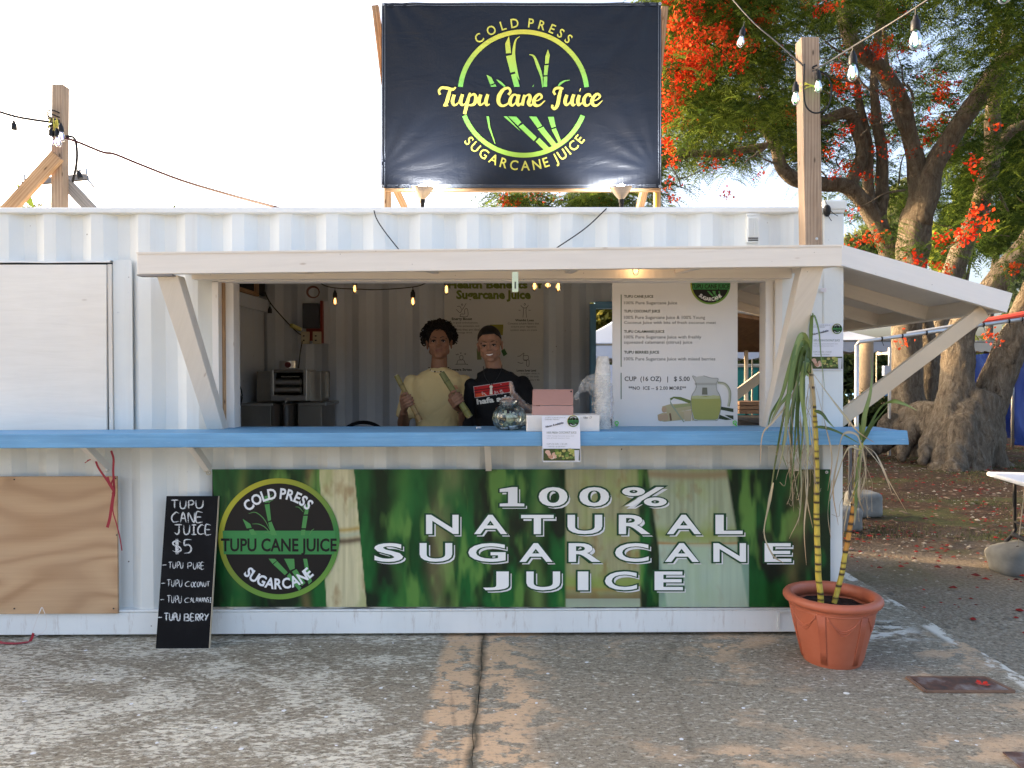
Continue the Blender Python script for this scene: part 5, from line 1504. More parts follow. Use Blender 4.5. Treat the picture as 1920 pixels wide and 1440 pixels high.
# ================================================================== interior string of lit bulbs
si = thing('string_light', at(775, 537, 1.0), 'indoor string of small glowing warm bulbs hanging across the serving opening', 'string lights')
wirec(si, [at(590, 520, 1.9), at(606, 534, 1.7), at(630, 540, 1.6), at(670, 542, 1.3), at(712, 543, 1.2), at(775, 538, 1.1), at(800, 530, 1.1), at(830, 515, .8)], .0042, M_CORD)
wirec(si, [at(830, 512, .6), at(880, 518, .5), at(930, 510, .5), at(1002, 516, .5), at(1047, 514, .5), at(1090, 500, .4), at(1200, 505, .3)], .0042, M_CORD)
for (px, py, Y, h) in ((628, 540, 1.6, .02), (665, 520, 1.3, .0), (774, 538, 1.1, .02), (837, 511, .75, .03), (910, 493, .6, .02), (1002, 506, .6, .02), (1027, 502, .6, .02), (1047, 508, .6, .02), (1192, 476, -.10, .0)):
    bulb_unit(si, at(px, py, Y), h, M_WARM, lit=.025 if px != 1192 else .14)
s2 = thing('string_light', at(505, 565, 2.0), 'dark cable running down to the wall outlet on the left with an empty socket', 'string lights')
wirec(s2, [at(487, 525, 1.6), at(505, 565, 1.8), at(530, 595, 1.95), at(546, 612, 2.1), at(560, 625, 2.26), at(567, 628, 2.3)], .005, M_CORD)
bulb_unit(s2, at(506, 568, 1.8), .03, None, bare=True)
mb = MB(); mb.beam(at(546, 610, 2.08), at(563, 618, 2.2), .03, .03); mb.build('yellow_tag', simple('yellow_label', (0.55, 0.5, 0.15)), s2)

# ================================================================== things on the inner left side
YI = 2.30
eb = thing('electrical_panel', at(583, 590, YI), 'grey electrical panel box mounted on the back wall above two outlets', 'electrical panel')
mb = MB(); mb.box(at(552, 0, YI).x, at(612, 0, YI).x, YI + .03, YI + .045, at(0, 645, YI).z, at(0, 565, YI).z); mb.build('back_board', M_INT, eb)
mb = MB(); mb.box(at(566, 0, YI).x, at(596, 0, YI).x, YI - .05, YI + .03, at(0, 617, YI).z, at(0, 570, YI).z); mb.build('box', simple('panel_grey', (0.07, 0.075, 0.09), .4), eb, bevel=.006)
mb = MB(); mb.box(at(598, 0, YI).x, at(602, 0, YI).x, YI - .02, YI + .03, at(0, 645, YI).z, at(0, 565, YI).z); mb.box(at(570, 0, YI).x, at(600, 0, YI).x, YI + .005, YI + .03, at(0, 640, YI).z, at(0, 617, YI).z); mb.build('red_backing', simple('red_board', (0.22, 0.03, 0.02)), eb)
for (a, b_) in ((562, 577), (584, 600)):
    mb = MB(); mb.box(at(a, 0, YI).x, at(b_, 0, YI).x, YI - .03, YI + .004, at(0, 646, YI).z, at(0, 623, YI).z); ob = mb.build('outlet', simple('cream_plastic', (0.55, 0.50, 0.36), .5), eb, bevel=.003)
    for dz in (.02, -.02):
        mb = MB(); q = at((a + b_) / 2, 634, YI - .031); mb.box(q.x - .008, q.x + .008, q.y - .003, q.y, q.z + dz - .006, q.z + dz + .006); mb.build('socket_hole', M_BLACK, ob)
cc = at(588, 548, YI - .04); mb = MB()
for k in range(3): mb.tube(catmull([cc + Vector(((.05 + .004 * k) * math.cos(t), -.01 * k, (.045 + .004 * k) * math.sin(t))) for t in [i * .7 for i in range(10)]], 3), .004, 5)
o = mb.build('cable_coil', simple('dull_red_cable', (0.18, 0.08, 0.07), .5, bump=0)); tag(o, 'thin reddish cable coiled on the back wall above the electrical panel', 'cable')
o = wirec(None, [at(567, 640, YI - .05), at(563, 660, YI - .15), at(560, 690, 2.0)], .005, M_CORD, 'power_cord'); tag(o, 'black power cord dropping from the wall outlet to the steel press', 'cord')
# stainless cane press
YJ = 1.80
pr = thing('cane_press', at(530, 770, YJ + .2), 'stainless steel sugarcane press with rollers standing on a steel cabinet', 'juice press')
def bx(x0, x1, y0, y1, Ya, Yb, mat, name, parent, bev=.004):
    mb = MB(); mb.box(at(x0, 0, Ya).x, at(x1, 0, Ya).x, Ya, Yb, at(960, y1, Ya).z, at(960, y0, Ya).z); return mb.build(name, mat, parent, bevel=bev)
bx(476, 598, 695, 752, YJ + .1, YJ + .4, M_STEEL2, 'side_housing', pr)
bx(502, 508, 692, 742, YJ, YJ + .3, M_STEEL, 'side_plate', pr); bx(565, 571, 692, 742, YJ, YJ + .3, M_STEEL, 'side_plate', pr)
bx(508, 565, 692, 697, YJ, YJ + .3, M_STEEL2, 'top_plate', pr); bx(503, 570, 740, 751, YJ - .02, YJ + .3, M_STEEL, 'juice_tray', pr)
bx(508.5, 564.5, 697, 740, YJ + .1, YJ + .28, M_DARK, 'chamber', pr)
for (py, r) in ((716, .032), (731, .030)):
    mb = MB(); a = at(509, py, YJ + .05); b_ = at(564, py, YJ + .05); mb.tube([a, b_], r, 18); mb.build('roller', M_STEEL, pr, smooth=True, autosmooth=40)
mb = MB(); a = at(527, 706, YJ + .0); b_ = at(562, 706, YJ + .0); mb.tube([a, b_], .006, 8); mb.build('guard_rod', M_STEEL, pr)
mb = MB(); a = at(516, 698, YJ - .0); mb.tube([at(516, 700, YJ), at(514, 733, YJ)], .006, 6); mb.build('guard_rod', M_STEEL, pr)
mb = MB(); q = at(541, 690, YJ + .15); mb.lathe([(0, 0), (.075, 0), (.075, .06), (0, .062)], q, 20, (0, 0, 1)); mb.build('motor_cap', M_STEEL, pr, smooth=True, autosmooth=40)
mb = MB(); q = at(540, 684, YJ + .07); mb.lathe([(.0, 0), (.026, 0), (.026, .004), (0, .004)], q, 16, (0, -1, 0)); mb.build('red_seal', simple('dark_red', (0.12, 0.02, 0.02)), pr)
bx(598, 612, 696, 745, YJ + .25, YJ + .3, M_STEEL2, 'side_shield', pr)
mb = MB(); mb.tube(catmull([at(539, 748, YJ - .03), at(535, 755, YJ - .05), at(532, 768, YJ - .04)], 4), .004, 6); mb.build('spout', M_STEEL, pr)
cb = thing('steel_cabinet', at(530, 800, YJ + .2), 'low stainless steel cabinet with a small lit indicator under the cane press', 'cabinet')
bx(446, 506, 755, 760, YJ - .05, YJ + .45, M_STEEL, 'top', cb); bx(555, 606, 754, 760, YJ - .05, YJ + .45, M_STEEL, 'top', cb)
mb = MB(); mb.box(at(434, 0, YJ).x, at(505, 0, YJ).x, YJ - .03, YJ + .45, .156, at(0, 760, YJ - .03).z - .003); mb.build('door', M_STEEL2, cb, bevel=.004)
mb = MB(); mb.box(at(556, 0, YJ).x, at(600, 0, YJ).x, YJ - .03, YJ + .45, .156, at(0, 760, YJ - .03).z - .003); mb.build('door', M_STEEL2, cb, bevel=.004)
for (px, py, cl, st_) in ((446, 786, (0.1, 0.6, 0.1), .25), (447, 799, (1.0, 0.65, 0.08), 2.5), (446, 775, (0.2, .2, .4), .1)):
    mb = MB(); mb.sphere(at(px, py, YJ - .034), .012, 8, 6); mb.build('indicator', emit('indicator_%d' % py, cl, st_), cb)
for px in (515, 544): 
    t = thing('steel_pot', at(px, 800, YJ), ('left' if px < 530 else 'right') + ' of two tall stainless cylinders standing below the cane press', 'container', 'steel cylinders below the press')
    mb = MB(); q = at(px, 758, YJ + .05); mb.lathe([(0, -.9), (.058, -.9), (.058, -.01), (.064, 0), (.06, .006), (.05, 0)], q, 22, (0, 0, 1)); mb.build('body', M_STEEL, t, smooth=True, autosmooth=40)
sb = thing('spray_bottle', at(455, 758, YJ + .1), 'blue and white spray bottle with a cream nozzle beside the press', 'bottle')
q = at(453, 757, YJ + .1)
mb = MB(); mb.lathe([(0, 0), (.036, 0), (.038, .01), (.038, .10), (.030, .15), (.016, .20), (.014, .23)], q, 18, (0, 0, 1)); o = mb.build('bottle', vcol('bottle_paint', .4), sb, smooth=True)
set_cols(o, lambda P: np.where((P[:, 2:3] > q.z + .07), np.array([[0.05, 0.22, 0.42]]), np.array([[0.45, 0.45, 0.42]])))
mb = MB(); z = q.z + .23; mb.hexa([(q.x - .018, q.y - .03, z), (q.x + .018, q.y - .03, z), (q.x + .018, q.y + .02, z), (q.x - .018, q.y + .02, z), (q.x - .012, q.y - .045, z + .06), (q.x + .024, q.y - .045, z + .06), (q.x + .02, q.y + .02, z + .06), (q.x - .012, q.y + .02, z + .06)]); mb.build('nozzle', simple('cream', (0.5, .45, .35)), sb)
# orange cords at the jamb and black extension cord
for (lab, P, r) in (('orange extension cord hanging down inside the left jamb of the opening', [(400, 520, .12), (410, 545, .15), (415, 570, .2), (421, 600, .25), (423, 635, .3), (425, 650, .3)], .007), ('second red-orange cord behind the first, looping to the left jamb', [(412, 520, .2), (414, 560, .22), (418, 590, .24), (414, 610, .2)], .006)):
    o = wirec(None, [at(x, y, Y) for x, y, Y in P], r, simple('orange_cord', (0.50, 0.075, 0.04), .45, bump=0), 'extension_cord'); tag(o, lab, 'cord')
ec = thing('extension_cord', at(427, 665, .3), 'black cord with a plug and a coil at its end hanging by the left jamb', 'cord')
mb = MB(); mb.lathe([(0, 0), (.014, .0), (.016, .02), (.016, .07), (.008, .085), (0, .085)], at(428, 673, .3), 12, (0, 0, 1)); mb.build('plug', M_CORD, ec)
mb = MB(); q = at(420, 640, .28); mb.hexa([q + Vector((-.02, 0, -.02)), q + Vector((.012, 0, -.03)), q + Vector((.012, .001, -.03)), q + Vector((-.02, .001, -.02)), q + Vector((-.005, 0, .03)), q + Vector((.022, 0, .015)), q + Vector((.022, .001, .015)), q + Vector((-.005, .001, .03))]); mb.build('tag', simple('clear_label', (0.5, .5, .5)), ec)
wirec(ec, [at(428, 674, .3), at(430, 695, .4), at(433, 715, .6), at(436, 722, .7)], .004, M_CORD)
c0 = at(439, 740, 1.3)
mb = MB()
for k in range(7): mb.tube(catmull([c0 + Vector(((.045 + .006 * (k % 3)) * math.cos(t), -.012 * k + .04, (.085 + .007 * (k % 4)) * math.sin(t) - .006 * k)) for t in [i * .62 for i in range(11)]], 3), .005, 5)
mb.build('coil', M_CORD, ec)
# black hoop low behind the counter
hp = MB(); q = at(680, 845, 1.25); hp.tube([q + Vector((.215 * math.cos(t), .03 * math.sin(t), .215 * math.sin(t))) for t in [i * math.pi / 24 for i in range(49)]], .014, 8, cap=False)
hp = hp.build('black_hoop', simple('gloss_black', (0.012, 0.012, 0.014), .2)); tag(hp, 'glossy black round hoop just showing above the counter left of the people', 'hoop')

# ================================================================== health poster on the back wall
YH = 2.33
FH = Face((0, YH, 0), (0, -1, 0))
hp_ = thing('health_poster', at(925, 640, YH), 'large pale wall poster listing health benefits of sugarcane juice behind the two people', 'poster')
mb = MB(); V, F = grid_face(FH, 833, 440, 1019, 870, 8, 10); mb.add(V, F); mb.add([v + Vector((0, .004, 0)) for v in V], flip_if(F)); mb.build('sheet', simple('poster_vinyl', (0.62, 0.62, 0.59), .55, var=.05, vs=3), hp_)
def KH(x, y): return (700 + x / 4.8, 520 + y / 4.8)
def htext(s, a, b_, bold, col, name='heading', off=.002):
    mb = MB(); p, q = KH(*a), KH(*b_); text_box(mb, FH, s, p[0], p[1], q[0], q[1], bold, off, 2, col=col); return mb.build(name, M_PRINT, hp_)
for dx, cl, off in ((3, (0.22, 0.25, 0.03), .002), (0, (0.16, 0.20, 0.04), .003)):
    htext('Health Benefits of', (672 + dx, 30 + dx), (1520 + dx, 100 + dx), .035, cl, off=off); htext('Sugarcane Juice', (746 + dx, 114 + dx), (1414 + dx, 218 + dx), .035, cl, off=off)
ink = (0.03, 0.035, 0.03)
htext('Energy Boost', (706, 362), (888, 392), .03, (0.03, 0.05, 0.03)); htext('Weight Loss', (1276, 376), (1444, 402), .03, (0.03, 0.05, 0.03)); htext('Lowers Stress', (690, 818), (886, 842), .03, (0.03, 0.05, 0.03)); htext('Lowers Sugar Level', (1290, 828), (1464, 854), .03, (0.03, 0.05, 0.03))
for s, a, b_ in (('Rich in good carbohydrates,', (670, 400), (942, 420)), ('protein, iron, potassium, and', (670, 430), (952, 450)), ('nutrients that are ideal', (690, 460), (956, 480)), ('as an energy drink.', (690, 490), (896, 508)), ('Contains soluble fibers that', (1210, 406), (1492, 424)), ('ensure your digestive', (1240, 436), (1466, 456)), ('system stays on track', (1234, 466), (1474, 486)),
                 ('a sugar that is', (1330, 858), (1496, 876)), ('good for the body,', (1330, 886), (1492, 904)), ('its score = 43', (1360, 914), (1494, 932))):
    htext(s, a, b_, .0, (0.08, 0.08, 0.07), 'small_print')
for (nm, cx_, ys_) in (('icon', 0, [[(754, 262), (780, 262), (800, 290), (836, 232)], [(800, 290), (780, 318), (746, 288)], [(792, 244), (798, 238), (806, 246), (798, 254), (792, 244)], [(778, 352), (848, 352), (848, 290), (832, 282), (820, 300), (822, 330), (790, 330), (780, 352)]]),
                       ('icon', 1, [[(1326, 252), (1350, 274), (1376, 274), (1396, 252)], [(1356, 240), (1362, 234), (1370, 242), (1362, 252), (1354, 244)], [(1348, 276), (1352, 300), (1346, 362)], [(1378, 276), (1374, 300), (1378, 362)], [(1308, 296), (1326, 296)], [(1416, 296), (1396, 296)]]),
                       ('icon', 2, [[(776, 725), (780, 708), (796, 702), (808, 716), (804, 738), (786, 744), (776, 728)], [(744, 788), (750, 782), (844, 782), (846, 788)], [(752, 780), (762, 748), (782, 744), (812, 744), (828, 780)], [(742, 690), (752, 700), (760, 688), (768, 698)], [(780, 676), (786, 686), (794, 678)], [(818, 686), (828, 696), (830, 682)]]),
                       ('icon', 3, [[(1296, 710), (1320, 708), (1356, 680), (1350, 704)], [(1350, 706), (1392, 706), (1392, 740), (1352, 740), (1350, 706)], [(1352, 748), (1378, 748)], [(1298, 764), (1330, 774), (1350, 768)], [(1378, 746), (1400, 746), (1400, 796), (1380, 796), (1378, 746)]])):
    mb = MB()
    for j, P in enumerate(ys_): ribbon(mb, FH, [KH(*p) for p in P], .8, .002 + .0001 * j, 3, col=ink)
    mb.build('icon', M_PRINT, hp_)
mb = MB(); polyp(mb, FH, [KH(1050, 425), KH(1170, 425), KH(1165, 520), KH(1055, 520)], .002, (0.30, 0.28, 0.05)); polyp(mb, FH, [KH(1150, 660), KH(1180, 640), KH(1206, 690), KH(1172, 712)], .002, (0.05, 0.14, 0.04)); polyp(mb, FH, [KH(930, 640), KH(960, 640), KH(975, 740), KH(935, 742)], .002, (0.22, 0.25, 0.10)); mb.build('printed_cane', M_PRINT, hp_)

# ================================================================== things on the counter
zc_ = cz1 + .004
yj = -.16
jp = at(955, 790, yj)
jar = thing('tip_jar', (jp.x, yj, zc_), 'round ribbed clear glass tip jar holding folded banknotes on the blue counter', 'jar')
ribf = lambda a, h: 1 + .022 * math.cos(16 * a) * min(1, max(0, h / .03)) * (1 if h < .13 else 0)
prof_j = [(0, .002), (.045, .0), (.07, .008), (.088, .030), (.097, .062), (.092, .094), (.076, .122), (.056, .138), (.050, .142), (.049, .150), (.054, .156), (.058, .162), (.056, .170), (.050, .171)]
mb = MB(); mb.lathe(prof_j, (jp.x, yj, zc_), 64, fn=ribf); mb.lathe([(r * .95, h + .002) for r, h in prof_j[1:-3]], (jp.x, yj, zc_), 64, fn=ribf)
mb.build('glass', M_GLASSJ, jar, smooth=True)
mb = MB()
for k in range(3):
    r0 = .057 - .003 * k; mb.lathe([(r0, .142 + .006 * k), (r0 + .004, .145 + .006 * k), (r0, .148 + .006 * k)], (jp.x, yj, zc_), 40)
mb.build('neck_rings', M_GLASSJ, jar, smooth=True)
M_BILL, n = newmat('banknote'); bn = n.noise(n.coord(), 60, 5, .7); n.out(n.ramp(bn, [(.35, (0.34, 0.38, 0.26)), (.6, (0.75, 0.76, 0.62))]), .8)
rb = random.Random(5)
for k in range(9):
    a = rb.uniform(0, 6.28); rr = rb.uniform(0, .035); h = .02 + k * .009
    c0 = Vector((jp.x + rr * math.cos(a), yj + rr * math.sin(a), zc_ + h)); d = Vector((math.cos(a * 2.3), math.sin(a * 2.3) * .8, rb.uniform(-.6, .9))).normalized()
    s_ = d.cross(Vector((rb.uniform(-.4, .4), rb.uniform(-.4, .4), 1))).normalized(); u = d.cross(s_).normalized()
    mb = MB(); V = []; F = []
    for i in range(9):
        t = (i / 8 - .5); V += [c0 + d * t * .09 + u * .008 * math.sin(i * 1.6 + k) - s_ * .018, c0 + d * t * .09 + u * .008 * math.sin(i * 1.6 + k) + s_ * .018]
    for i in range(8): F.append((2 * i, 2 * i + 1, 2 * i + 3, 2 * i + 2))
    mb.add(V, F); mb.build('banknote', M_BILL, jar)
# TIP lettering on the front of the jar
FJ = Face((0, yj - .094, 0), (0, -1, 0)); mb = MB()
for j, ch in enumerate('TIPS'[:3]):
    x0 = 941 + 9 * j; text_box(mb, FJ, ch, x0, 768, x0 + 5.5, 775, .03, .014, 2, col=(0.01, 0.01, 0.015))
mb.build('lettering', M_PRINT, jar)

bx0, bx1 = at(986, 0, yc + .04).x, at(1124, 0, yc + .04).x
wb = thing('white_box', ((bx0 + bx1) / 2, yc + .12, zc_), 'shallow white cardboard box under the tablet on the counter', 'box')
zb1 = at(960, 779, yc + .04).z
mb = MB(); mb.box(bx0, bx1, yc + .04, yc + .24, zc_, zb1); mb.build('box', simple('white_card', (0.74, 0.70, 0.64), .5, var=.04), wb, bevel=.004)
FWB = Face((0, yc + .04, 0), (0, -1, 0)); mb = MB(); text_box(mb, FWB, 'Uber', 1094, 781, 1103, 785, .01, .001, 2, col=(0.1, 0.07, 0.06)); ribbon(mb, FWB, [(1105, 782), (1109, 781), (1108, 784), (1105, 784)], .6, .001, 3, col=(.1, .07, .06)); mb.build('lettering', M_PRINT, wb)
tb_ = thing('tablet', ((bx0 + bx1) / 2, yc + .14, zb1), 'tablet in a dusty pink folding case standing on the white box', 'tablet')
a = [at(998, 777, yc + .07), at(1075, 777, yc + .07), at(1075, 761, yc + .10), at(998, 761, yc + .10), at(999, 730, yc + .17), at(1074.5, 730, yc + .17)]
a[0].z = a[1].z = zb1 + .001
o_ = Vector((0, .008, -.004)); M_PK = simple('pink_case', (0.42, 0.225, 0.18), .55, var=.05); M_PK2 = simple('pink_case_flap', (0.46, 0.26, 0.21), .55, var=.05)
mb = MB(); mb.hexa([a[0], a[1], a[1] + o_, a[0] + o_, a[3], a[2], a[2] + o_, a[3] + o_]); mb.build('stand_flap', M_PK2, tb_, bevel=.002)
mb = MB(); o2 = Vector((0, .012, 0)); e = Vector((0, 0, .002)); mb.hexa([a[3] + e, a[2] + e, a[2] + e + o2, a[3] + e + o2, a[4], a[5], a[5] + o2, a[4] + o2]); cs = mb.build('case_back', M_PK, tb_, bevel=.003)
mb = MB(); q = at(1071, 734, yc + .155); mb.lathe([(0, 0), (.005, 0), (.005, .002), (0, .002)], q, 10, (0, -1, 0)); mb.build('camera_lens', M_BLACK, cs)
# cup stack in a plastic bag
yk = -.12
cp = thing('cup_stack', (at(1130, 800, yk).x, yk, zc_), 'tall stack of clear plastic cups half wrapped in a crinkled plastic bag', 'cups')
ckx = at(1130, 800, yk).x
M_CUP = film('clear_plastic_cup', (0.80, 0.77, 0.70), .62, .2, .2)
NC = 26
for k in range(NC):
    z = zc_ + k * .0128; x = ckx + .002 * math.sin(k * 1.1)
    mb = MB()
    if k == NC - 1: pr_ = [(.046, .0), (.047, .004), (.045, .006), (.036, .085), (.030, .10), (.0, .10)]
    else: pr_ = [(.046, .0), (.0475, .003), (.046, .006), (.0435, .0125)]
    mb.lathe(pr_, (x, yk, z), 22); mb.build('cup', M_CUP, cp, smooth=True)
bgt = thing('plastic_bag', (ckx, yk, zc_ + .05), 'crinkled clear plastic bag around the lower cups with its knot sticking out left', 'plastic bag')
V = []; F = []; rg_ = 26
prb = [(.058, .0), (.062, .05), (.060, .11), (.062, .16), (.058, .21), (.056, .245), (.050, .262)]
for j in range(40):
    t = j / 39 * (len(prb) - 1); i = min(int(t), len(prb) - 2); f_ = t - i; r_ = prb[i][0] * (1 - f_) + prb[i + 1][0] * f_; h = prb[i][1] * (1 - f_) + prb[i + 1][1] * f_
    for k in range(48):
        an = 2 * math.pi * k / 48; q = r_ * (1 + .14 * vnoise(math.cos(an) * 3, math.sin(an) * 3, h * 30) + .06 * vnoise(math.cos(an) * 9, math.sin(an) * 9, h * 60))
        V.append((ckx + q * math.cos(an), yk + q * math.sin(an), zc_ + .005 + h))
for j in range(39):
    for k in range(48): F.append((j * 48 + k, j * 48 + (k + 1) % 48, (j + 1) * 48 + (k + 1) % 48, (j + 1) * 48 + k))
M_BAG = film('crinkled_bag', (0.66, 0.64, 0.60), .08, .3, .30)
mb = MB(); mb.add(V, F); mb.build('wrap', M_BAG, bgt, smooth=True)
a = Vector((ckx - .02, yk - .01, zc_ + .225)); P = [a, a + Vector((-.035, -.01, .028)), a + Vector((-.072, -.015, .024)), a + Vector((-.105, -.02, .002)), a + Vector((-.125, -.02, -.018))]
mb = MB(); PP = catmull(P, 8); rr = [max(.006, v) for v in catnum([.055, .055, .040, .020, .004], 8)]
mb.tube(PP, rr, 30, False, rough=.5)
PP2 = [p + Vector((0, 0, 0)) for p in PP[-3:]] + [PP[-1] + Vector((-.010, 0, -.018)), PP[-1] + Vector((-.004, 0, -.036))]
mb.tube(PP2, [.006, .006, .009, .013, .010], 14, False, rough=.8)
mb.build('twisted_end', M_BAG, bgt, smooth=True)
# chalk stub
mb = MB(); q = at(898, 805, -.05); mb.tube([Vector((q.x - .012, -.1, zc_ + .006)), Vector((q.x + .014, -.09, zc_ + .006))], .006, 8); o = mb.build('chalk_stub', simple('white_chalk', (.7, .7, .7), .9)); tag(o, 'small white stub lying on the counter in front of the person in black', 'chalk')

# ================================================================== ribbons
M_RRIB = simple('red_ribbon', (0.33, 0.03, 0.045), .5, bump=0); M_WRIB = simple('white_ribbon', (0.75, 0.72, 0.68), .6, bump=0)
FRB = Face((0, -.16, 0), (0, -1, 0))
def KR(x, y): return (x / 3.4295, 820 + y / 3.4286)
rr_ = MB()
for k, (P, w_) in enumerate((([(545, 165), (580, 142), (608, 122)], 1.6), ([(560, 150), (590, 140), (612, 130)], 2.2), ([(608, 122), (630, 190), (680, 265), (735, 345)], 4.0), ([(715, 86), (730, 140), (728, 220), (735, 345), (732, 380)], 4.2), ([(740, 250), (716, 300), (735, 345)], 3), ([(732, 345), (716, 450), (706, 520), (690, 580)], 5.5), ([(734, 380), (726, 470), (750, 560), (770, 640), (784, 728)], 2.2), ([(738, 370), (726, 360), (738, 352)], 5), ([(690, 255), (700, 290), (734, 345)], 6))):
    FRk = Face((0, -.13 - .003 * k, 0), (0, -1, 0)); ribbon(rr_, FRk, [KR(*p) for p in P], w_, 0, 5)
o = rr_.build('red_ribbon', M_RRIB); tag(o, 'torn red ribbon tied round the counter bracket and dangling over the plywood', 'ribbon')
wr_ = MB(); ribbon(wr_, Face((0, -.05, 0), (0, -1, 0)), [KR(268, 1092), (KR(240, 1160)), KR(205, 1262)], 1.8, 0, 4); ribbon(wr_, Face((0, -.054, 0), (0, -1, 0)), [KR(272, 1092), KR(296, 1160), KR(290, 1240), KR(205, 1290)], 1.2, 0, 4)
o = wr_.build('white_string', M_WRIB); tag(o, 'loop of white string hanging from the bottom edge of the plywood', 'string')
r2 = MB(); ribbon(r2, Face((0, -.06, 0), (0, -1, 0)), [KR(215, 1258), KR(205, 1290), KR(188, 1318)], 5, 0, 4); 
P = [atz(x, y, .006) for x, y in ((55, 1204), (30, 1207), (5, 1206), (-10, 1202))]; V = []; F = []
for p in P: V += [p + Vector((0, -.012, 0)), p + Vector((0, .012, .003))]
r2.add(V, [(2 * i, 2 * i + 1, 2 * i + 3, 2 * i + 2) for i in range(3)])
o = r2.build('red_ribbon', M_RRIB); tag(o, 'short scrap of red ribbon at the foot of the container on the left', 'ribbon')

# ================================================================== potted sugarcane
pc = atz(1560, 1236, 0.0)
pot = thing('plant_pot', (pc.x, pc.y, 0), 'large round terracotta coloured plastic pot standing at the right end of the container', 'plant pot')
PCX, PCY = pc.x, pc.y
sw_ = lambda a, h: 1 - 0.0
prof_p = [(0, .004), (.12, .004), (.148, .0), (.152, .01), (.162, .05), (.190, .16), (.212, .26), (.222, .318)]
mb = MB(); mb.lathe(prof_p + [(.214, .318), (.205, .25), (.16, .03), (0, .03)], (PCX, PCY, 0), 72)
m, n = newmat('terracotta_plastic'); ds_ = n.noise(n.coord(), 6, 5, .6)
cc_ = n.mix(n.ramp(ds_, [(.35, 0), (.7, 1)]), (0.40, 0.105, 0.050), (0.47, 0.135, 0.07))
sc_ = n.noise(n.coord('Object', (3, 3, 1)), 26, 4, .7); cc_ = n.mix(n.ramp(sc_, [(.70, 0), (.74, .5)]), cc_, (0.62, 0.38, 0.30))
n.out(cc_, .52, n.bump(n.noise(n.coord(), 200, 2), .08, .001)); M_TERRA = m
mb.build('pot_wall', M_TERRA, pot, smooth=True, autosmooth=50)
mb = MB(); mb.lathe([(.216, .316), (.232, .318), (.248, .326), (.255, .338), (.254, .352), (.246, .362), (.232, .368), (.214, .364), (.205, .352), (.202, .335), (.202, .30), (.204, .30)], (PCX, PCY, 0), 72); mb.build('rim', M_TERRA, pot, smooth=True)
mb = MB()      # swag relief and fluted column
def pot_pt(ang, h, o=.002):
    for (r0, h0), (r1, h1) in zip(prof_p[2:], prof_p[3:]):
        if h0 <= h <= h1: r = r0 + (r1 - r0) * (h - h0) / (h1 - h0); break
    else: r = prof_p[-1][0]
    return Vector((PCX + (r + o) * math.sin(ang), PCY - (r + o) * math.cos(ang), h))
for sct in range(6):
    a0_ = R(22 + sct * 60); 
    for j in range(-3, 4): mb.tube([pot_pt(a0_ + j * .028, h) for h in (.02, .1, .2, .3)], .0035, 6)
    for (dep, w0) in ((.10, 0), (.075, .03), (.055, .06)):
        mb.tube([pot_pt(a0_ + .13 + (R(60) - .26) * t, .295 - w0 * .3 - dep * math.sin(math.pi * t), .001) for t in [i / 14 for i in range(15)]], .0028, 6)
mb.lathe([(.219, .290), (.2235, .294), (.221, .300)], (PCX, PCY, 0), 72)
mb.build('relief', M_TERRA, pot, smooth=True)
mb = MB(); V = []; F = []
for j in range(9):
    for k in range(40):
        a = 2 * math.pi * k / 40; r = .203 * (j / 8); V.append((PCX + r * math.cos(a), PCY + r * math.sin(a), .290 + .014 * vnoise(r * 30 * math.cos(a), r * 30 * math.sin(a)) + .008 * (1 - j / 8)))
for j in range(8):
    for k in range(40): F.append((j * 40 + k, (j + 1) * 40 + k, (j + 1) * 40 + (k + 1) % 40, j * 40 + (k + 1) % 40))
mb.add(V, F); mb.build('soil', simple('potting_soil', (0.022, 0.014, 0.010), .95, var=.5, vs=60, bump=.8), pot)
plant = thing('sugarcane_plant', (PCX, PCY, .31), 'sugarcane plant of two ringed yellow stems with long drooping half dry leaves in the pot', 'sugarcane plant')
M_LEAF, n = newmat('cane_leaf')
n.out(n.attr(), .5, n.bump(n.noise(n.coord('Object', (1, 1, 1)), 90, 3), .1, .002), None)
tl_ = n.t.nodes.new('ShaderNodeBsdfTranslucent'); n.t.links.new(n.attr(), tl_.inputs[0]); mx_ = n.t.nodes.new('ShaderNodeMixShader'); mx_.inputs[0].default_value = .3
n.t.links.new(n.b.outputs[0], mx_.inputs[1]); n.t.links.new(tl_.outputs[0], mx_.inputs[2]); n.t.links.new(mx_.outputs[0], n.o.inputs[0])
M_STALK = vcol('cane_stalk', .4, .1)
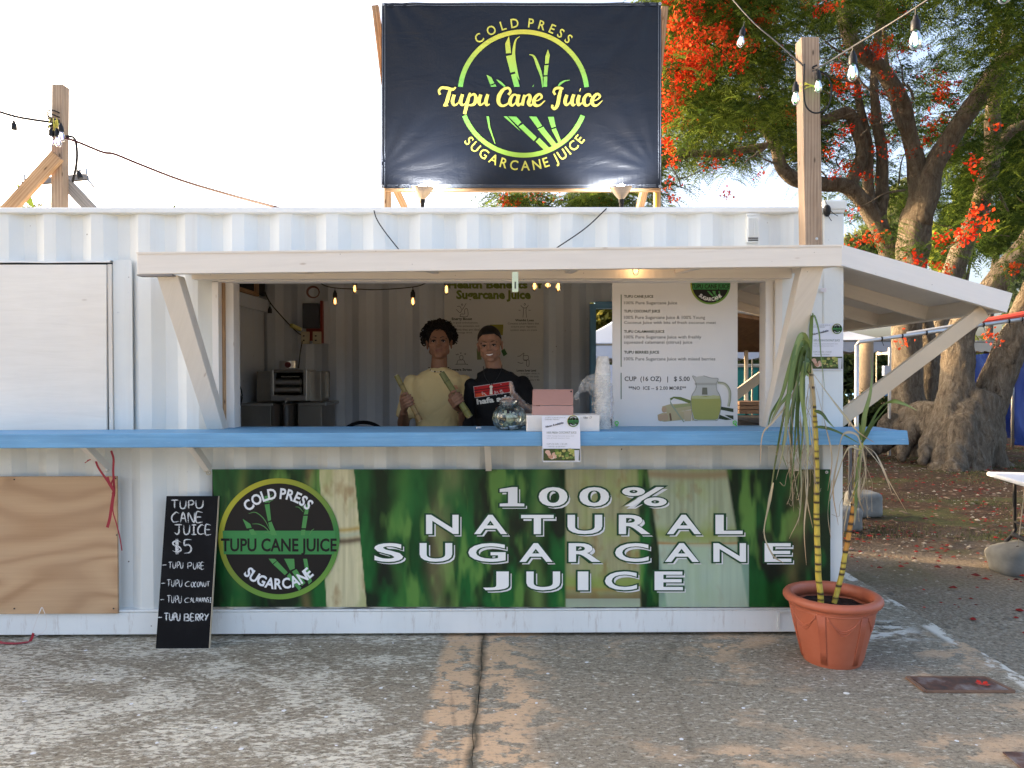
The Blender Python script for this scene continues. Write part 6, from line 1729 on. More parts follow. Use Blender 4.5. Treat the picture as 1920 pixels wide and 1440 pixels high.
def stalk_(pts, nodes, r0, r1, seed):
    P = catmull(pts, 14); m_ = len(P); rgs = random.Random(seed)
    L = [0]
    for a, b_ in zip(P, P[1:]): L.append(L[-1] + (b_ - a).length)
    tot = L[-1]; nd = []; x = .03
    while x < tot: nd.append(x); x += rgs.uniform(.028, .070) * (1.0 if x < tot * .75 else 1.6)
    samp = []
    k = 0
    step = .006; s_ = 0
    while s_ < tot:
        i = max(j for j in range(m_) if L[j] <= s_); i = min(i, m_ - 2); f_ = (s_ - L[i]) / max(1e-6, L[i + 1] - L[i]); samp.append((s_, P[i].lerp(P[i + 1], f_))); s_ += step
    mb = MB(); V = []; F = []; C = []
    for j, (s_, p) in enumerate(samp):
        dn_ = min((abs(s_ - x) for x in nd)); r = r0 + (r1 - r0) * s_ / tot
        r *= 1 + .10 * max(0, 1 - dn_ / .008); t = s_ / tot
        nn_ = vnoise(s_ * 14, seed)
        base = np.array([0.55, 0.42, 0.075]) * (1 - max(0, t - .6)) + np.array([0.05, 0.02, -.01]) * nn_
        if t > .78: base = np.array([0.50, 0.38, 0.20])
        if seed == 2 and .3 < t < .62: base = np.array([0.55, 0.26, 0.06])
        if seed == 2 and t > .75: base = np.array([0.40, 0.42, 0.12])
        if dn_ < .0045: base = np.array([0.07, 0.045, 0.03])
        elif dn_ < .010: base = base * .72
        for k in range(12):
            a = 2 * math.pi * k / 12; q_ = r * (1 + .07 * vnoise(a, s_ * 9, seed * 3)); V.append(p + Vector((q_ * math.cos(a) + .004 * vnoise(s_ * 9, seed), q_ * math.sin(a), 0))); C.append(np.clip(base * (1 + .25 * vnoise(k * 2.3, s_ * 30, seed)), .01, 1))
    for j in range(len(samp) - 1):
        for k in range(12): F.append((j * 12 + k, j * 12 + (k + 1) % 12, (j + 1) * 12 + (k + 1) % 12, (j + 1) * 12 + k))
    return tuple_build('stalk', V, F, C, M_STALK, plant)
def tuple_build(name, V, F, C, mat, parent, smooth=True):
    return np_mesh(name, np.array([tuple(v) for v in V]), np.array(F), mat, parent, np.array(C), smooth)
yS = PCY
s1p = [Vector((at(1539, 1135, yS).x, yS, .30))] + [at(x, y, yS + d) for x, y, d in ((1534, 1060, .0), (1531, 960, .01), (1531, 870, .02), (1527, 780, .03), (1520, 700, .04), (1512, 655, .05))]
s2p = [Vector((at(1569, 1135, yS).x, yS + .03, .30))] + [at(x, y, yS + .03) for x, y in ((1577, 1080), (1592, 1000), (1604, 920), (1613, 850), (1618, 810))]
stalk_(s1p, None, .0165, .013, 1); stalk_(s2p, None, .0145, .011, 2)
def leaf(pts, w_, col, tip=None, name='leaf', seed=0, twist=.6, n=7):
    P = catmull(pts, n); m_ = len(P); V = []; F = []; C = []; rs = random.Random(seed * 7 + 1)
    ph = rs.uniform(-1, 1); tip = tip or col
    for i, p in enumerate(P):
        t = i / (m_ - 1); d = (P[min(i + 1, m_ - 1)] - P[max(i - 1, 0)]); d = d.normalized() if d.length > 1e-6 else Vector((0, 0, 1))
        vdir = Vector((math.sin(ph + twist * t * 2.2), -.9, .25 * math.cos(ph * 3 + t * 3)))
        side = d.cross(vdir).normalized(); up = side.cross(d).normalized()
        ww = w_ * min(1, .35 + t * 4) * (1 - t ** 2.2) ** .8 / 2 + .0006
        V += [p - side * ww + up * ww * .35, p, p + side * ww + up * ww * .35]
        f_ = min(1, max(0, (t - .6) / .35)); c = np.array(col) * (1 - f_) + np.array(tip) * f_
        vv_ = 1 + .18 * vnoise(t * 6, seed * 1.7)
        C += [c * vv_ * .9, c * vv_ * 1.25, c * vv_]
    for i in range(m_ - 1): F += [(3 * i, 3 * i + 1, 3 * i + 4, 3 * i + 3), (3 * i + 1, 3 * i + 2, 3 * i + 5, 3 * i + 4)]
    return tuple_build(name, V, F, C, M_LEAF, plant)
GR1, GR2, GR3, DRY, DRY2 = (0.15, 0.22, 0.055), (0.25, 0.31, 0.10), (0.085, 0.13, 0.035), (0.50, 0.41, 0.25), (0.36, 0.25, 0.15)
Lp = lambda lst, d0=0.0: [at(x, y, yS + d0 + dd) for x, y, dd in [(p[0], p[1], p[2] if len(p) > 2 else 0) for p in lst]]
leaves = [
 ([(1519, 690), (1512, 640, -.02), (1500, 632, -.05), (1480, 690, -.1), (1465, 740, -.12), (1445, 790, -.14)], .040, GR2, GR2),
 ([(1518, 685), (1508, 645, -.03), (1492, 660, -.08), (1478, 740, -.13), (1470, 830, -.16), (1455, 900, -.17)], .045, GR1, DRY),
 ([(1517, 690), (1510, 650, -.05), (1498, 680, -.1), (1492, 760, -.14), (1488, 850, -.16), (1480, 935, -.17)], .042, GR1, GR1),
 ([(1519, 695), (1514, 655, -.06), (1507, 690, -.12), (1506, 770, -.15), (1500, 860, -.17), (1493, 940, -.18)], .038, GR3, GR2),
 ([(1518, 690), (1505, 655, 0), (1488, 700, -.02), (1468, 780, -.05), (1452, 870, -.06), (1440, 950, -.06), (1430, 1000, -.06)], .034, GR1, DRY),
 ([(1516, 700), (1506, 665, -.02), (1492, 720, -.06), (1483, 800, -.09), (1483, 880, -.1), (1488, 960, -.1)], .036, GR3, DRY2),
 ([(1518, 700), (1512, 680, -.08), (1503, 730, -.14), (1514, 830, -.17), (1512, 900, -.18)], .034, GR2, DRY),
 ([(1520, 680), (1520, 610, -.02), (1524, 590, -.04), (1534, 620, -.08), (1539, 670, -.1), (1547, 735, -.1)], .030, GR1, GR1),
 ([(1517, 700), (1500, 690, .02), (1478, 740, .02), (1462, 760, .0), (1442, 800, -.02)], .032, GR1, DRY),
 ([(1517, 705), (1500, 700, -.04), (1484, 760, -.09), (1466, 840, -.12), (1476, 880, -.13)], .030, GR2, GR1),
 ([(1519, 700), (1515, 675, -.05), (1498, 740, -.12), (1495, 800, -.15), (1502, 905, -.18), (1497, 985, -.18)], .03, GR3, DRY),
 ([(1478, 700), (1462, 745, -.1), (1445, 775, -.12), (1438, 810, -.12)], .046, GR1, GR1),
 ([(1527, 770), (1540, 775, -.02), (1552, 790, -.04), (1565, 803, -.05)], .024, GR3, GR1),
 ([(1529, 800), (1550, 803, -.03), (1575, 812, -.06), (1612, 832, -.08)], .022, GR3, GR1),
 # second stem
 ([(1617, 822), (1620, 780, -.01), (1630, 740, -.01), (1634, 700, 0), (1631, 665, 0)], .036, GR2, GR1),
 ([(1617, 822), (1628, 800, -.02), (1648, 765, -.05), (1670, 752, -.08), (1695, 758, -.1), (1720, 770, -.12)], .040, GR1, GR2),
 ([(1615, 825), (1614, 810), (1612, 800), (1610, 792)], .02, GR1, GR1),
 ([(1616, 830), (1632, 800, -.03), (1652, 775, -.06), (1668, 757, -.08)], .03, GR3, GR2),
 ([(1614, 850), (1608, 900, -.03), (1604, 950, -.05), (1602, 985, -.05)], .03, GR1, DRY),
]
for k, (p, w_, c, tc) in enumerate(leaves): leaf(Lp(p), w_ * .8, c, tc, seed=k)
dry = [
 ([(1519, 700), (1505, 690, -.05), (1480, 750, -.12), (1450, 790, -.14), (1430, 815, -.15), (1425, 870, -.15)], .012),
 ([(1524, 700), (1545, 730, -.04), (1580, 775, -.08), (1610, 810, -.1), (1640, 830, -.1)], .013),
 ([(1516, 720), (1508, 800, -.1), (1514, 900, -.13), (1508, 990, -.14), (1512, 1060, -.14)], .010),
 ([(1450, 905, -.16), (1440, 950, -.16), (1432, 1000, -.16), (1448, 1040, -.16), (1470, 1056, -.15)], .016),
 ([(1520, 710), (1522, 790, -.07), (1526, 860, -.1), (1528, 930, -.1)], .014),
 ([(1521, 715), (1516, 780, -.08), (1525, 850, -.1), (1530, 880, -.1)], .010),
 ([(1616, 840), (1605, 815, -.04), (1580, 815, -.07), (1570, 860, -.08), (1562, 920, -.08), (1572, 985, -.08)], .014),
 ([(1616, 845), (1590, 840, -.05), (1570, 890, -.07), (1556, 940, -.07)], .012),
 ([(1618, 835), (1640, 850, -.05), (1660, 890, -.08), (1672, 925, -.09)], .014),
 ([(1620, 835), (1648, 870, -.03), (1668, 905, -.05), (1700, 960, -.05)], .007),
 ([(1617, 840), (1612, 880, -.03), (1610, 930, -.05), (1620, 960, -.05)], .018),
 ([(1618, 845), (1622, 890, -.03), (1612, 930, -.04)], .014),
 ([(1528, 720), (1548, 800, -.03), (1560, 860, -.04), (1552, 920, -.05)], .008),
 ([(1500, 780, -.14), (1508, 860, -.16), (1512, 930, -.16), (1524, 990, -.15)], .009),
 ([(1478, 800, -.1), (1490, 900, -.12), (1500, 960, -.13), (1480, 1010, -.12)], .007),
 ([(1608, 900, -.05), (1590, 950, -.07), (1580, 1010, -.07)], .006), ([(1560, 900, -.07), (1552, 960, -.07), (1558, 1010, -.06)], .006),
]
for k, (p, w_) in enumerate(dry): leaf(Lp(p), w_, DRY if k % 2 else (0.50, 0.40, 0.26), DRY2, 'dry_leaf', seed=50 + k, twist=2.2)
rgl = random.Random(9)
thin = MB()
for k in range(34):
    side = k % 3
    x, y = (rgl.uniform(1475, 1530), rgl.uniform(720, 860)) if side < 2 else (rgl.uniform(1595, 1625), rgl.uniform(840, 880))
    P = [(x, y)]; dx = rgl.uniform(-7, 5)
    for j in range(5): x += dx + rgl.uniform(-7, 7); y += rgl.uniform(18, 34) * (1 if j < 4 else -.2); P.append((x, y))
    thin.tube(catmull([at(a, b_, yS - .1 + rgl.uniform(-.06, .04)) for a, b_ in P], 4), .0011, 4)
o = thin.build('dry_threads', simple('dry_fibre', (0.36, 0.28, 0.18), .8, bump=0), plant); o['kind'] = 'stuff'

# ================================================================== iron plate in the slab
c1 = [atz(x, y, .004) for x, y in ((1708, 1272), (1845, 1272), (1893, 1296), (1740, 1296))]
ip = thing('iron_cover', sum((Vector(c) for c in c1), Vector()) / 4, 'rusty rectangular iron cover plate let into the concrete right of the pot', 'cover plate')
m, n = newmat('rusty_plate'); rn = n.noise(n.coord(), 7, 6, .65); n.out(n.ramp(rn, [(.35, (0.03, 0.026, 0.024)), (.5, (0.10, 0.045, 0.03)), (.66, (0.22, 0.20, 0.19))]), .6, n.bump(rn, .4, .004))
mb = MB(); o_ = Vector((0, 0, .006)); mb.hexa([c1[3], c1[2], c1[1], c1[0], c1[3] + o_, c1[2] + o_, c1[1] + o_, c1[0] + o_]); mb.build('plate', m, ip)
mb = MB(); cen = sum((Vector(c) for c in c1), Vector()) / 4
E = [cen + (c - cen) * 1.08 for c in c1]
for a, b_ in zip(E, E[1:] + E[:1]): mb.beam(a + Vector((0, 0, .002)), b_ + Vector((0, 0, .002)), .02, .008)
mb.build('frame', simple('rust_frame', (0.20, 0.12, 0.08), .8, var=.4, vs=25), ip)
mb = MB(); q = atz(1842, 1284, .012)
for k in range(5): a = k * 1.26; mb.add([q, q + Vector((.03 * math.cos(a), .03 * math.sin(a), .008)), q + Vector((.035 * math.cos(a + .5), .035 * math.sin(a + .5), .012)), q + Vector((.028 * math.cos(a + .9), .028 * math.sin(a + .9), .006))], [(0, 1, 2, 3)])
o = mb.build('fallen_flower', simple('flame_red', (0.55, 0.03, 0.015), .5)); tag(o, 'single fallen red flower lying on the rusty cover plate', 'flower')
mb = MB(); c2 = [atz(x, y, .004) for x, y in ((1880, 1412), (1990, 1412), (1990, 1450), (1925, 1450))]; mb.hexa([c2[3], c2[2], c2[1], c2[0]] + [v + Vector((0, 0, .006)) for v in (c2[3], c2[2], c2[1], c2[0])]); o = mb.build('iron_cover', m); tag(o, 'corner of a second rusty plate at the bottom right edge of the picture', 'cover plate')

# ================================================================== right hand side: table, stone, blocks, pipes, tarps, tents
tA = atz(1849, 884, .75); 
ft = thing('folding_table', (tA.x + .8, tA.y + .2, 0), 'white folding table with bent black legs on the leafy ground at the right edge', 'folding table')
d1 = (atz(1925, 906, .75) - tA).normalized(); d2 = Vector((-d1.y, d1.x, 0))
if d2.x < 0: d2 = -d2
B1, B2, B3 = tA + d2 * 1.8, tA + d2 * 1.8 + d1 * .75, tA + d1 * .75
mb = MB(); o_ = Vector((0, 0, -.035)); mb.hexa([B3 + o_, B2 + o_, B1 + o_, tA + o_, B3, B2, B1, tA]); mb.build('tabletop', simple('white_plastic_top', (0.72, 0.74, 0.77), .4), ft, bevel=.012)
for s_ in (.10, .62):
    q = tA + d2 * .17 + d1 * s_
    P = [Vector((q.x, q.y, .715)), Vector((q.x, q.y, .36)), Vector((q.x - .0, q.y, .28)), Vector((q.x - .10, q.y, .14)), Vector((q.x - .11, q.y, -.02))]
    mb = MB(); mb.tube(catmull(P, 5), .014, 8); mb.build('leg', M_BLACK, ft, smooth=True)
q = tA + d2 * .17; mb = MB(); mb.tube([q + d1 * .1 + Vector((0, 0, .36 - q.z)), q + d1 * .62 + Vector((0, 0, .36 - q.z))], .010, 8); mb.tube([q + d1 * .36 + Vector((0, 0, .36 - q.z)), q + d1 * .36 + d2 * .5 + Vector((0, 0, .70 - q.z))], .010, 8); mb.tube([q + d1 * .12 + Vector((-.02, 0, .26 - q.z)), q + d1 * .62 + Vector((-.02, 0, .26 - q.z))], .02, 8); mb.build('crossbar', M_BLACK, ft)
for s_ in (.10, .62):
    q = tA + d2 * 1.5 + d1 * s_; mb = MB(); mb.tube([Vector((q.x, q.y, .715)), Vector((q.x + .1, q.y, -.02))], .014, 8); mb.build('leg', M_BLACK, ft)
M_STONE = simple('concrete_lump', (0.22, 0.215, 0.19), .9, var=.45, vs=7, bump=.6, bs=40)
def lump(name, c, r, mat, seed, amp=.16, boxy=3.0):
    V = []; F = []; sg, rg2 = 36, 24; c = Vector(c); r = Vector(r)
    for i in range(rg2 + 1):
        th = math.pi * i / rg2
        for k in range(sg):
            a = 2 * math.pi * k / sg; d = Vector((math.sin(th) * math.cos(a), math.sin(th) * math.sin(a), math.cos(th)))
            q = (abs(d.x) ** boxy + abs(d.y) ** boxy + abs(d.z) ** boxy) ** (-1 / boxy)
            q *= 1 + amp * vnoise(d.x * 1.6 + seed, d.y * 1.6, d.z * 1.6) + amp * .25 * vnoise(d.x * 7 + seed, d.y * 7, d.z * 7)
            V.append(c + Vector((d.x * r.x * q, d.y * r.y * q, d.z * r.z * q)))
    for i in range(rg2):
        for k in range(sg): F.append((i * sg + k, (i + 1) * sg + k, (i + 1) * sg + (k + 1) % sg, i * sg + (k + 1) % sg))
    mb = MB(); mb.add(V, F); return mb
q = atz(1920, 1086, -.03); 
stn = thing('stone_anchor', (q.x, q.y + .2, -.03), 'rounded grey concrete anchor block with an iron hook on top near the folding table', 'anchor block')
lump('s', (q.x + .15, q.y + .2, .055), (.27, .20, .155), None, 3, .09, 2.7).build('block', M_STONE, stn, smooth=True)
mb = MB(); hq = at(1908, 1038, q.y + .12); mb.tube(catmull([hq + Vector((-.01, 0, -.04)), hq + Vector((-.012, 0, .015)), hq + Vector((-.02, 0, .04)), hq + Vector((.006, 0, .055)), hq + Vector((.024, 0, .035)), hq + Vector((.012, 0, .008))], 5), .008, 8); mb.build('hook', simple('rusty_iron', (0.07, 0.045, 0.035), .8), stn)
mb = MB(); mb.tube([hq + Vector((0, 0, .04)), hq + Vector((.35, .3, 1.3))], .003, 5); mb.tube([hq + Vector((0, 0, .04)), hq + Vector((.40, .35, 1.3))], .003, 5); o = mb.build('guy_rope', simple('rope', (0.45, 0.38, 0.28), .8)); tag(o, 'thin double rope rising from the hook of the concrete anchor', 'rope')
b1 = atz(1597, 997, -.02); b2 = atz(1618, 972, -.02)
for (p, s_, lab) in ((Vector((at(1597, 980, b1.y).x, b1.y + .1, .09)), (.12, .11, .12), 'smaller grey concrete block in front, beside the container corner'), (Vector((at(1622, 955, b2.y + .1).x, b2.y + .15, .11)), (.17, .13, .14), 'larger grey concrete block behind the smaller one beside the container')):
    o = lump('b', p, s_, None, p.x, .07, 7).build('concrete_block', M_STONE, smooth=True); tag(o, lab, 'concrete block', 'concrete blocks at the tent foot')
# canopy pipe frame
YT = b1.y + .12
pf = thing('pipe_frame', (at(1608, 900, YT).x, YT, 0), 'galvanised tent pipe frame with zip ties and a corner elbow right of the container', 'pipe frame')
mb = MB(); e0 = at(1612, 641, YT); mb.tube([Vector((e0.x - .03, YT, .2)), e0 + Vector((-.03, 0, -.03))], .022, 10); mb.build('upright', M_GALV, pf, smooth=True)
mb = MB(); mb.tube([Vector((e0.x + .07, YT + .35, .2)), e0 + Vector((.07, .35, -.6))], .018, 10); mb.build('upright', simple('dark_pipe', (0.13, 0.13, 0.13), .5, .5), pf)
mb = MB(); e1 = at(1935, 596, YT + .1); mb.tube([e0 + Vector((-.03, 0, -.03)), e0 + Vector((.0, 0, .0)), e1], .020, 10); mb.build('top_pipe', M_GALV, pf, smooth=True)
mb = MB(); f0 = at(1700, 625, YT + .9); f1 = at(1935, 586, YT + .4); mb.tube([f0, f1], .016, 8); mb.build('rear_pipe', M_GALV, pf)
mb = MB(); mb.tube([at(1810, 606, YT + .6), at(1860, 600, YT + .5), at(1925, 588, YT + .38)], .03, 8, rough=.5); mb.build('red_wrap', simple('red_cloth', (0.50, 0.06, 0.04), .7), pf)
for px in (1652, 1690, 1735, 1790, 1842, 1890, 1915):
    t_ = (px - 1612) / (1935 - 1612); p = e0.lerp(e1, t_); mb = MB(); mb.tube([p + Vector((-.008, 0, .0)), p + Vector((.008, 0, 0))], .024, 10); mb.tube([p + Vector((0, -.01, -.02)), p + Vector((.02, -.01, -.07))], .003, 4); mb.build('zip_tie', M_BLACK, pf)
# blue tarps hung on poles
M_BTARP, n = newmat('blue_tarp'); wn_ = n.noise(n.coord('Object', (1, 1, .4)), 2.5, 5, .6, 1.2); n.out(n.ramp(wn_, [(.3, (0.012, 0.03, 0.16)), (.7, (0.025, 0.07, 0.34))]), .38, n.bump(wn_, .8, .08))
def sheet(name, P, mat, label, cat, amp=.08, nx=24, nz=16, group=None, root=None):
    """hanging cloth between four corners (top left, top right, bottom right, bottom left)"""
    V = []; F = []
    for j in range(nz + 1):
        for i in range(nx + 1):
            u, v = i / nx, j / nz; p = P[0].lerp(P[1], u).lerp(P[3].lerp(P[2], u), v)
            V.append(p + Vector((0, amp * math.sin(u * nx * .9 + 2 * v) * (.2 + v) + amp * vnoise(u * 6, v * 4, 3), -amp * .4 * math.sin(math.pi * u) * (1 - v))))
    for j in range(nz):
        for i in range(nx): a = j * (nx + 1) + i; F.append((a, a + nx + 1, a + nx + 2, a + 1))
    mb = MB(); mb.add(V, F); mb.add([v + Vector((0, .006, 0)) for v in V], flip_if(F)); o = mb.build(name, mat, root, smooth=True)
    if not root: tag(o, label, cat, group)
    return o
YTP = 12.6
sheet('blue_tarp', [at(1752, 668, YTP), at(1912, 655, YTP), at(1905, 822, YTP), at(1752, 815, YTP)], M_BTARP, 'bright blue tarpaulin wall seen behind and between the stems of the forked tree', 'tarp', .1)
sheet('blue_tarp', [at(1907, 640, 9.6), at(2120, 640, 9.6), at(2120, 845, 9.6), at(1907, 835, 9.6)], M_BTARP, 'deep blue tarpaulin hanging at the right edge beyond the forked tree', 'tarp', .07)
tp = MB(); a = atz(1898, 838, -.03); tp.tube([a, Vector((a.x, a.y, 2.3))], .03, 8); o = tp.build('tent_pole', M_GALV, smooth=True); tag(o, 'grey metal tent pole standing in front of the blue tarpaulins', 'pole')
# background tents
M_TENT = simple('tent_cloth', (0.48, 0.52, 0.60), .7, var=.08, vs=.6, bump=.1, bs=3); M_CREAM = simple('cream_cloth', (0.60, 0.54, 0.44), .7, var=.1, vs=1)
M_POLEM = simple('tent_pole_white', (0.26, 0.235, 0.19), .5, .3)
def tent(x0, x1, y0, y1, ze, zp, mat, label, wall=None):
    t = thing('market_tent', ((x0 + x1) / 2, (y0 + y1) / 2, 0), label, 'tent', 'market tents in the background')
    cx_, cy_ = (x0 + x1) / 2, (y0 + y1) / 2; vz = .28; mb = MB()
    E = [(x0, y0), (x1, y0), (x1, y1), (x0, y1)]
    for k in range(4):
        a, b_ = E[k], E[(k + 1) % 4]; V = []; F = []; nx_ = 12
        for j in range(6):
            for i in range(nx_ + 1):
                u = i / nx_; v = j / 5; ex = a[0] + (b_[0] - a[0]) * u; ey = a[1] + (b_[1] - a[1]) * u
                V.append((ex + (cx_ - ex) * v, ey + (cy_ - ey) * v, ze + (zp - ze) * v - .10 * math.sin(math.pi * v) + .03 * vnoise(ex * 2, ey * 2, v * 3)))
        for j in range(5):
            for i in range(nx_): q = j * (nx_ + 1) + i; F.append((q, q + 1, q + nx_ + 2, q + nx_ + 1))
        mb.add(V, F)
    mb.build('roof', mat, t, smooth=True)
    for k in range(4):
        a, b_ = E[k], E[(k + 1) % 4]; mb = MB(); V = []; F = []
        for i in range(25):
            u = i / 24; ex = a[0] + (b_[0] - a[0]) * u; ey = a[1] + (b_[1] - a[1]) * u; V += [(ex, ey, ze + .01), (ex, ey + .01, ze - vz - .02 * math.sin(i * 2.1))]
        for i in range(24): F.append((2 * i, 2 * i + 1, 2 * i + 3, 2 * i + 2))
        mb.add(V, F); mb.build('valance', mat, t, smooth=True)
        mb = MB(); mb.tube([(a[0], a[1], -.03), (a[0], a[1], ze)], .025, 8); mb.build('pole', M_POLEM, t)
    mb = MB()
    for k in range(4):
        a, b_ = E[k], E[(k + 1) % 4]; mb.tube([(a[0], a[1], ze - .02), (b_[0], b_[1], ze - .02)], .018, 6)
    mb.build('roof_frame', M_POLEM, t); return t
def X_(px, Y): return at(px, 700, Y).x
tent(X_(1060, 9), X_(1440, 9), 9.0, 13, at(0, 672, 9).z + .25, 3.1, M_TENT, 'pale blue roofed market tent seen through the rear opening of the container')
tent(X_(1500, 13.5), X_(1675, 13.5), 13.5, 17, at(0, 664, 13.5).z + .3, 3.0, M_TENT, 'grey blue market tent behind the pipe frame left of the broad tree trunk')
tent(X_(1765, 15.5), X_(1880, 15.5), 15.5, 19, at(0, 664, 15.5).z + .3, 2.75, M_CREAM, 'cream roofed market tent showing above the blue tarpaulin wall')
# white tarp wall seen through the opening, and brown stall awning
sheet('white_tarp', [at(1060, 683, 8.0), at(1160, 683, 8.0), at(1160, 860, 8.0), at(1060, 860, 8.0)], simple('white_tarp', (0.62, 0.63, 0.70), .6), 'white tarp wall hanging beyond the rear opening left of the menu', 'tarp', .05)
bs = thing('stall_awning', (X_(1440, 5), 5.5, 2), 'dark brown stall roof beyond the end opening right of the menu', 'awning')
mb = MB(); P = [at(1330, 578, 4.6), at(1520, 650, 4.6), at(1480, 656, 6.6), at(1350, 656, 6.6)]
P = [Vector((2.05, 3.6, 2.25)), Vector((3.6, 3.6, 2.0)), Vector((3.6, 6.0, 1.86)), Vector((2.05, 6.0, 1.86))]; mb.hexa(P + [p + Vector((0, 0, .04)) for p in P]); mb.build('roof_panel', M_BROWNW, bs)
mb = MB(); mb.tube([at(1399, 752, 5.9), at(1399, 655, 5.9)], .03, 8); mb.build('post', M_PALE, bs)
mb = MB(); mb.tube([Vector((2.0, 3.55, 2.31)), Vector((3.7, 3.55, 2.06))], .03, 8); mb.build('edge_pipe', M_GALV, bs)
wc = thing('wooden_crate', at(1411, 778, 3.6), 'brown slatted wooden crate on the rear counter right of the menu', 'crate')
cq0, cq1 = at(1386, 776, 3.4), at(1436, 752, 3.4)
for k in range(3):
    mb = MB(); z0 = cq0.z + (cq1.z - cq0.z) * k / 3; mb.box(cq0.x, cq1.x, 3.4, 3.7, z0, z0 + (cq1.z - cq0.z) / 3 - .006); mb.build('slat', M_BROWNW, wc, bevel=.003)
mb = MB(); mb.box(cq0.x + .01, cq1.x - .01, 3.41, 3.7, .0, cq0.z - .03); mb.build('base', M_BROWNW, wc)
M_TEAL = simple('teal_plastic', (0.02, 0.20, 0.20), .5)
for k, px in enumerate((1378, 1402, 1427)):
    t = thing('portable_toilet', (at(px + 10, 700, 20).x, 20.5, 0), ['left', 'middle', 'right'][k] + ' of three far teal portable toilets beyond the stall roof', 'portable toilet', 'far teal portable toilets')
    a = at(px, 700, 20).x; b_ = at(px + 21, 700, 20).x; mb = MB(); mb.box(a, b_, 20, 21, 0, 1.75); mb.build('cabin', M_TEAL, t, bevel=.04); mb = MB(); mb.box(a - .02, b_ + .02, 19.97, 21.02, 1.755, 1.86); mb.build('roof', simple('pale_cap', (0.5, .52, .5)), t, bevel=.03); mb = MB(); mb.box(a + .05, b_ - .05, 19.96, 19.995, .1, 1.65); mb.build('door', simple('teal_door', (0.03, 0.28, 0.27), .5), t)
# electricity box on a post, seen right of the pipe upright
ex = thing('meter_post', (X_(1668, 9.5), 9.5, 0), 'small grey electric box on a thin post left of the broad trunk', 'meter box')
mb = MB(); mb.tube([(X_(1668, 9.5), 9.5, 0), (X_(1668, 9.5), 9.5, at(0, 655, 9.5).z)], .03, 8); mb.build('post', M_GALV, ex); bx(1662, 1673, 687, 706, 9.4, 9.5, M_TENT, 'box', ex)
# far utility pole on the left
up = thing('utility_pole', at(70, 400, 34), 'distant utility pole with two crossarms behind the left roof post', 'utility pole')
a = at(106, 700, 34); mb = MB(); mb.tube([Vector((a.x, 34, -.03)), at(106, 318, 34)], .14, 10); mb.build('pole', M_GREYW, up)
mb = MB(); mb.beam(at(42, 345, 34), at(165, 333, 34), .2, .22); mb.build('crossarm', M_GREYW, up); mb = MB(); mb.beam(at(76, 338, 34.4), at(160, 330, 34.4), .2, .2); mb.build('crossarm', M_GREYW, up)
for px in (46, 60, 150, 162):
    mb = MB(); q = at(px, 342 - (px - 42) * .09, 34); mb.tube([q + Vector((0, 0, .1)), q + Vector((0, 0, .4))], .06, 8); mb.build('insulator', M_GALV, up)
mb = MB(); mb.tube([at(162, 334, 34), at(176, 350, 34)], .05, 6); mb.build('fuse_arm', M_GALV, up)
# ================================================================== trees
m, n = newmat('tree_bark'); v_ = n.coord('Object', (1, 1, .35)); b1_ = n.noise(v_, 13, 9, .75, .8); b2_ = n.noise(n.coord(), 3, 5, .6); b3_ = n.noise(n.coord('Object', (1, 1, 3)), 16, 5, .7)
c = n.ramp(b1_, [(.30, (0.05, 0.038, 0.028)), (.5, (0.20, 0.16, 0.115)), (.70, (0.36, 0.31, 0.24))])
c = n.mix(n.ramp(b2_, [(.45, 0), (.65, .4)]), c, (0.17, 0.15, 0.12)); c = n.mix(n.ramp(b3_, [(.66, 0), (.72, .7)]), c, (0.40, 0.36, 0.30))
n.out(c, .9, n.bump(n.math('ADD', b1_, n.math('MULTIPLY', b3_, .5)), 1.0, .09), None, Specular_IOR_Level=.1); M_BARK = m
def leafmat(name, transl=.45):
    m, n = newmat(name); n.out(n.attr(), .6, None, None, Specular_IOR_Level=.08)
    tl_ = n.t.nodes.new('ShaderNodeBsdfTranslucent'); n.t.links.new(n.attr(), tl_.inputs[0]); mx_ = n.t.nodes.new('ShaderNodeMixShader'); mx_.inputs[0].default_value = transl
    n.t.links.new(n.b.outputs[0], mx_.inputs[1]); n.t.links.new(tl_.outputs[0], mx_.inputs[2]); n.t.links.new(mx_.outputs[0], n.o.inputs[0]); return m
M_FOL = leafmat('flame_tree_leaves'); M_FLW = leafmat('flame_flowers', .35)
def limb(parent, pts, name='branch', rough=.28, seg=14, n=6):
    P = catmull([at(x, y, Y) for x, y, Y, w in pts], n); rr = [w / 2 * (Y + 4.4) / FPX for x, y, Y, w in pts]; rr = catnum(rr, n)
    P = [p + Vector((.05 * vnoise(p.z * 1.4, p.x), .05 * vnoise(p.z * 1.7, 4 + p.x), 0)) * min(1, r / .1) for p, r in zip(P, rr)]
    mb = MB(); mb.tube(P, [max(r, .008) for r in rr], seg, True, rough=rough); return mb.build(name, M_BARK, parent, smooth=True)
tF = thing('flame_tree', (at(1800, 880, 8.3).x, 8.3, 0), 'forked grey flame tree with two thick leaning stems and spreading roots near the blue tarpaulin', 'tree', 'flame trees behind the container')
def limbpts(mb, pts, rough=.2, seg=16, n=6):
    P = catmull([at(x, y, Y) for x, y, Y, w in pts], n); rr = catnum([w / 2 * (Y + 4.4) / FPX for x, y, Y, w in pts], n); mb.tube(P, [max(r, .008) for r in rr], seg, True, rough=rough)
mt = MB()
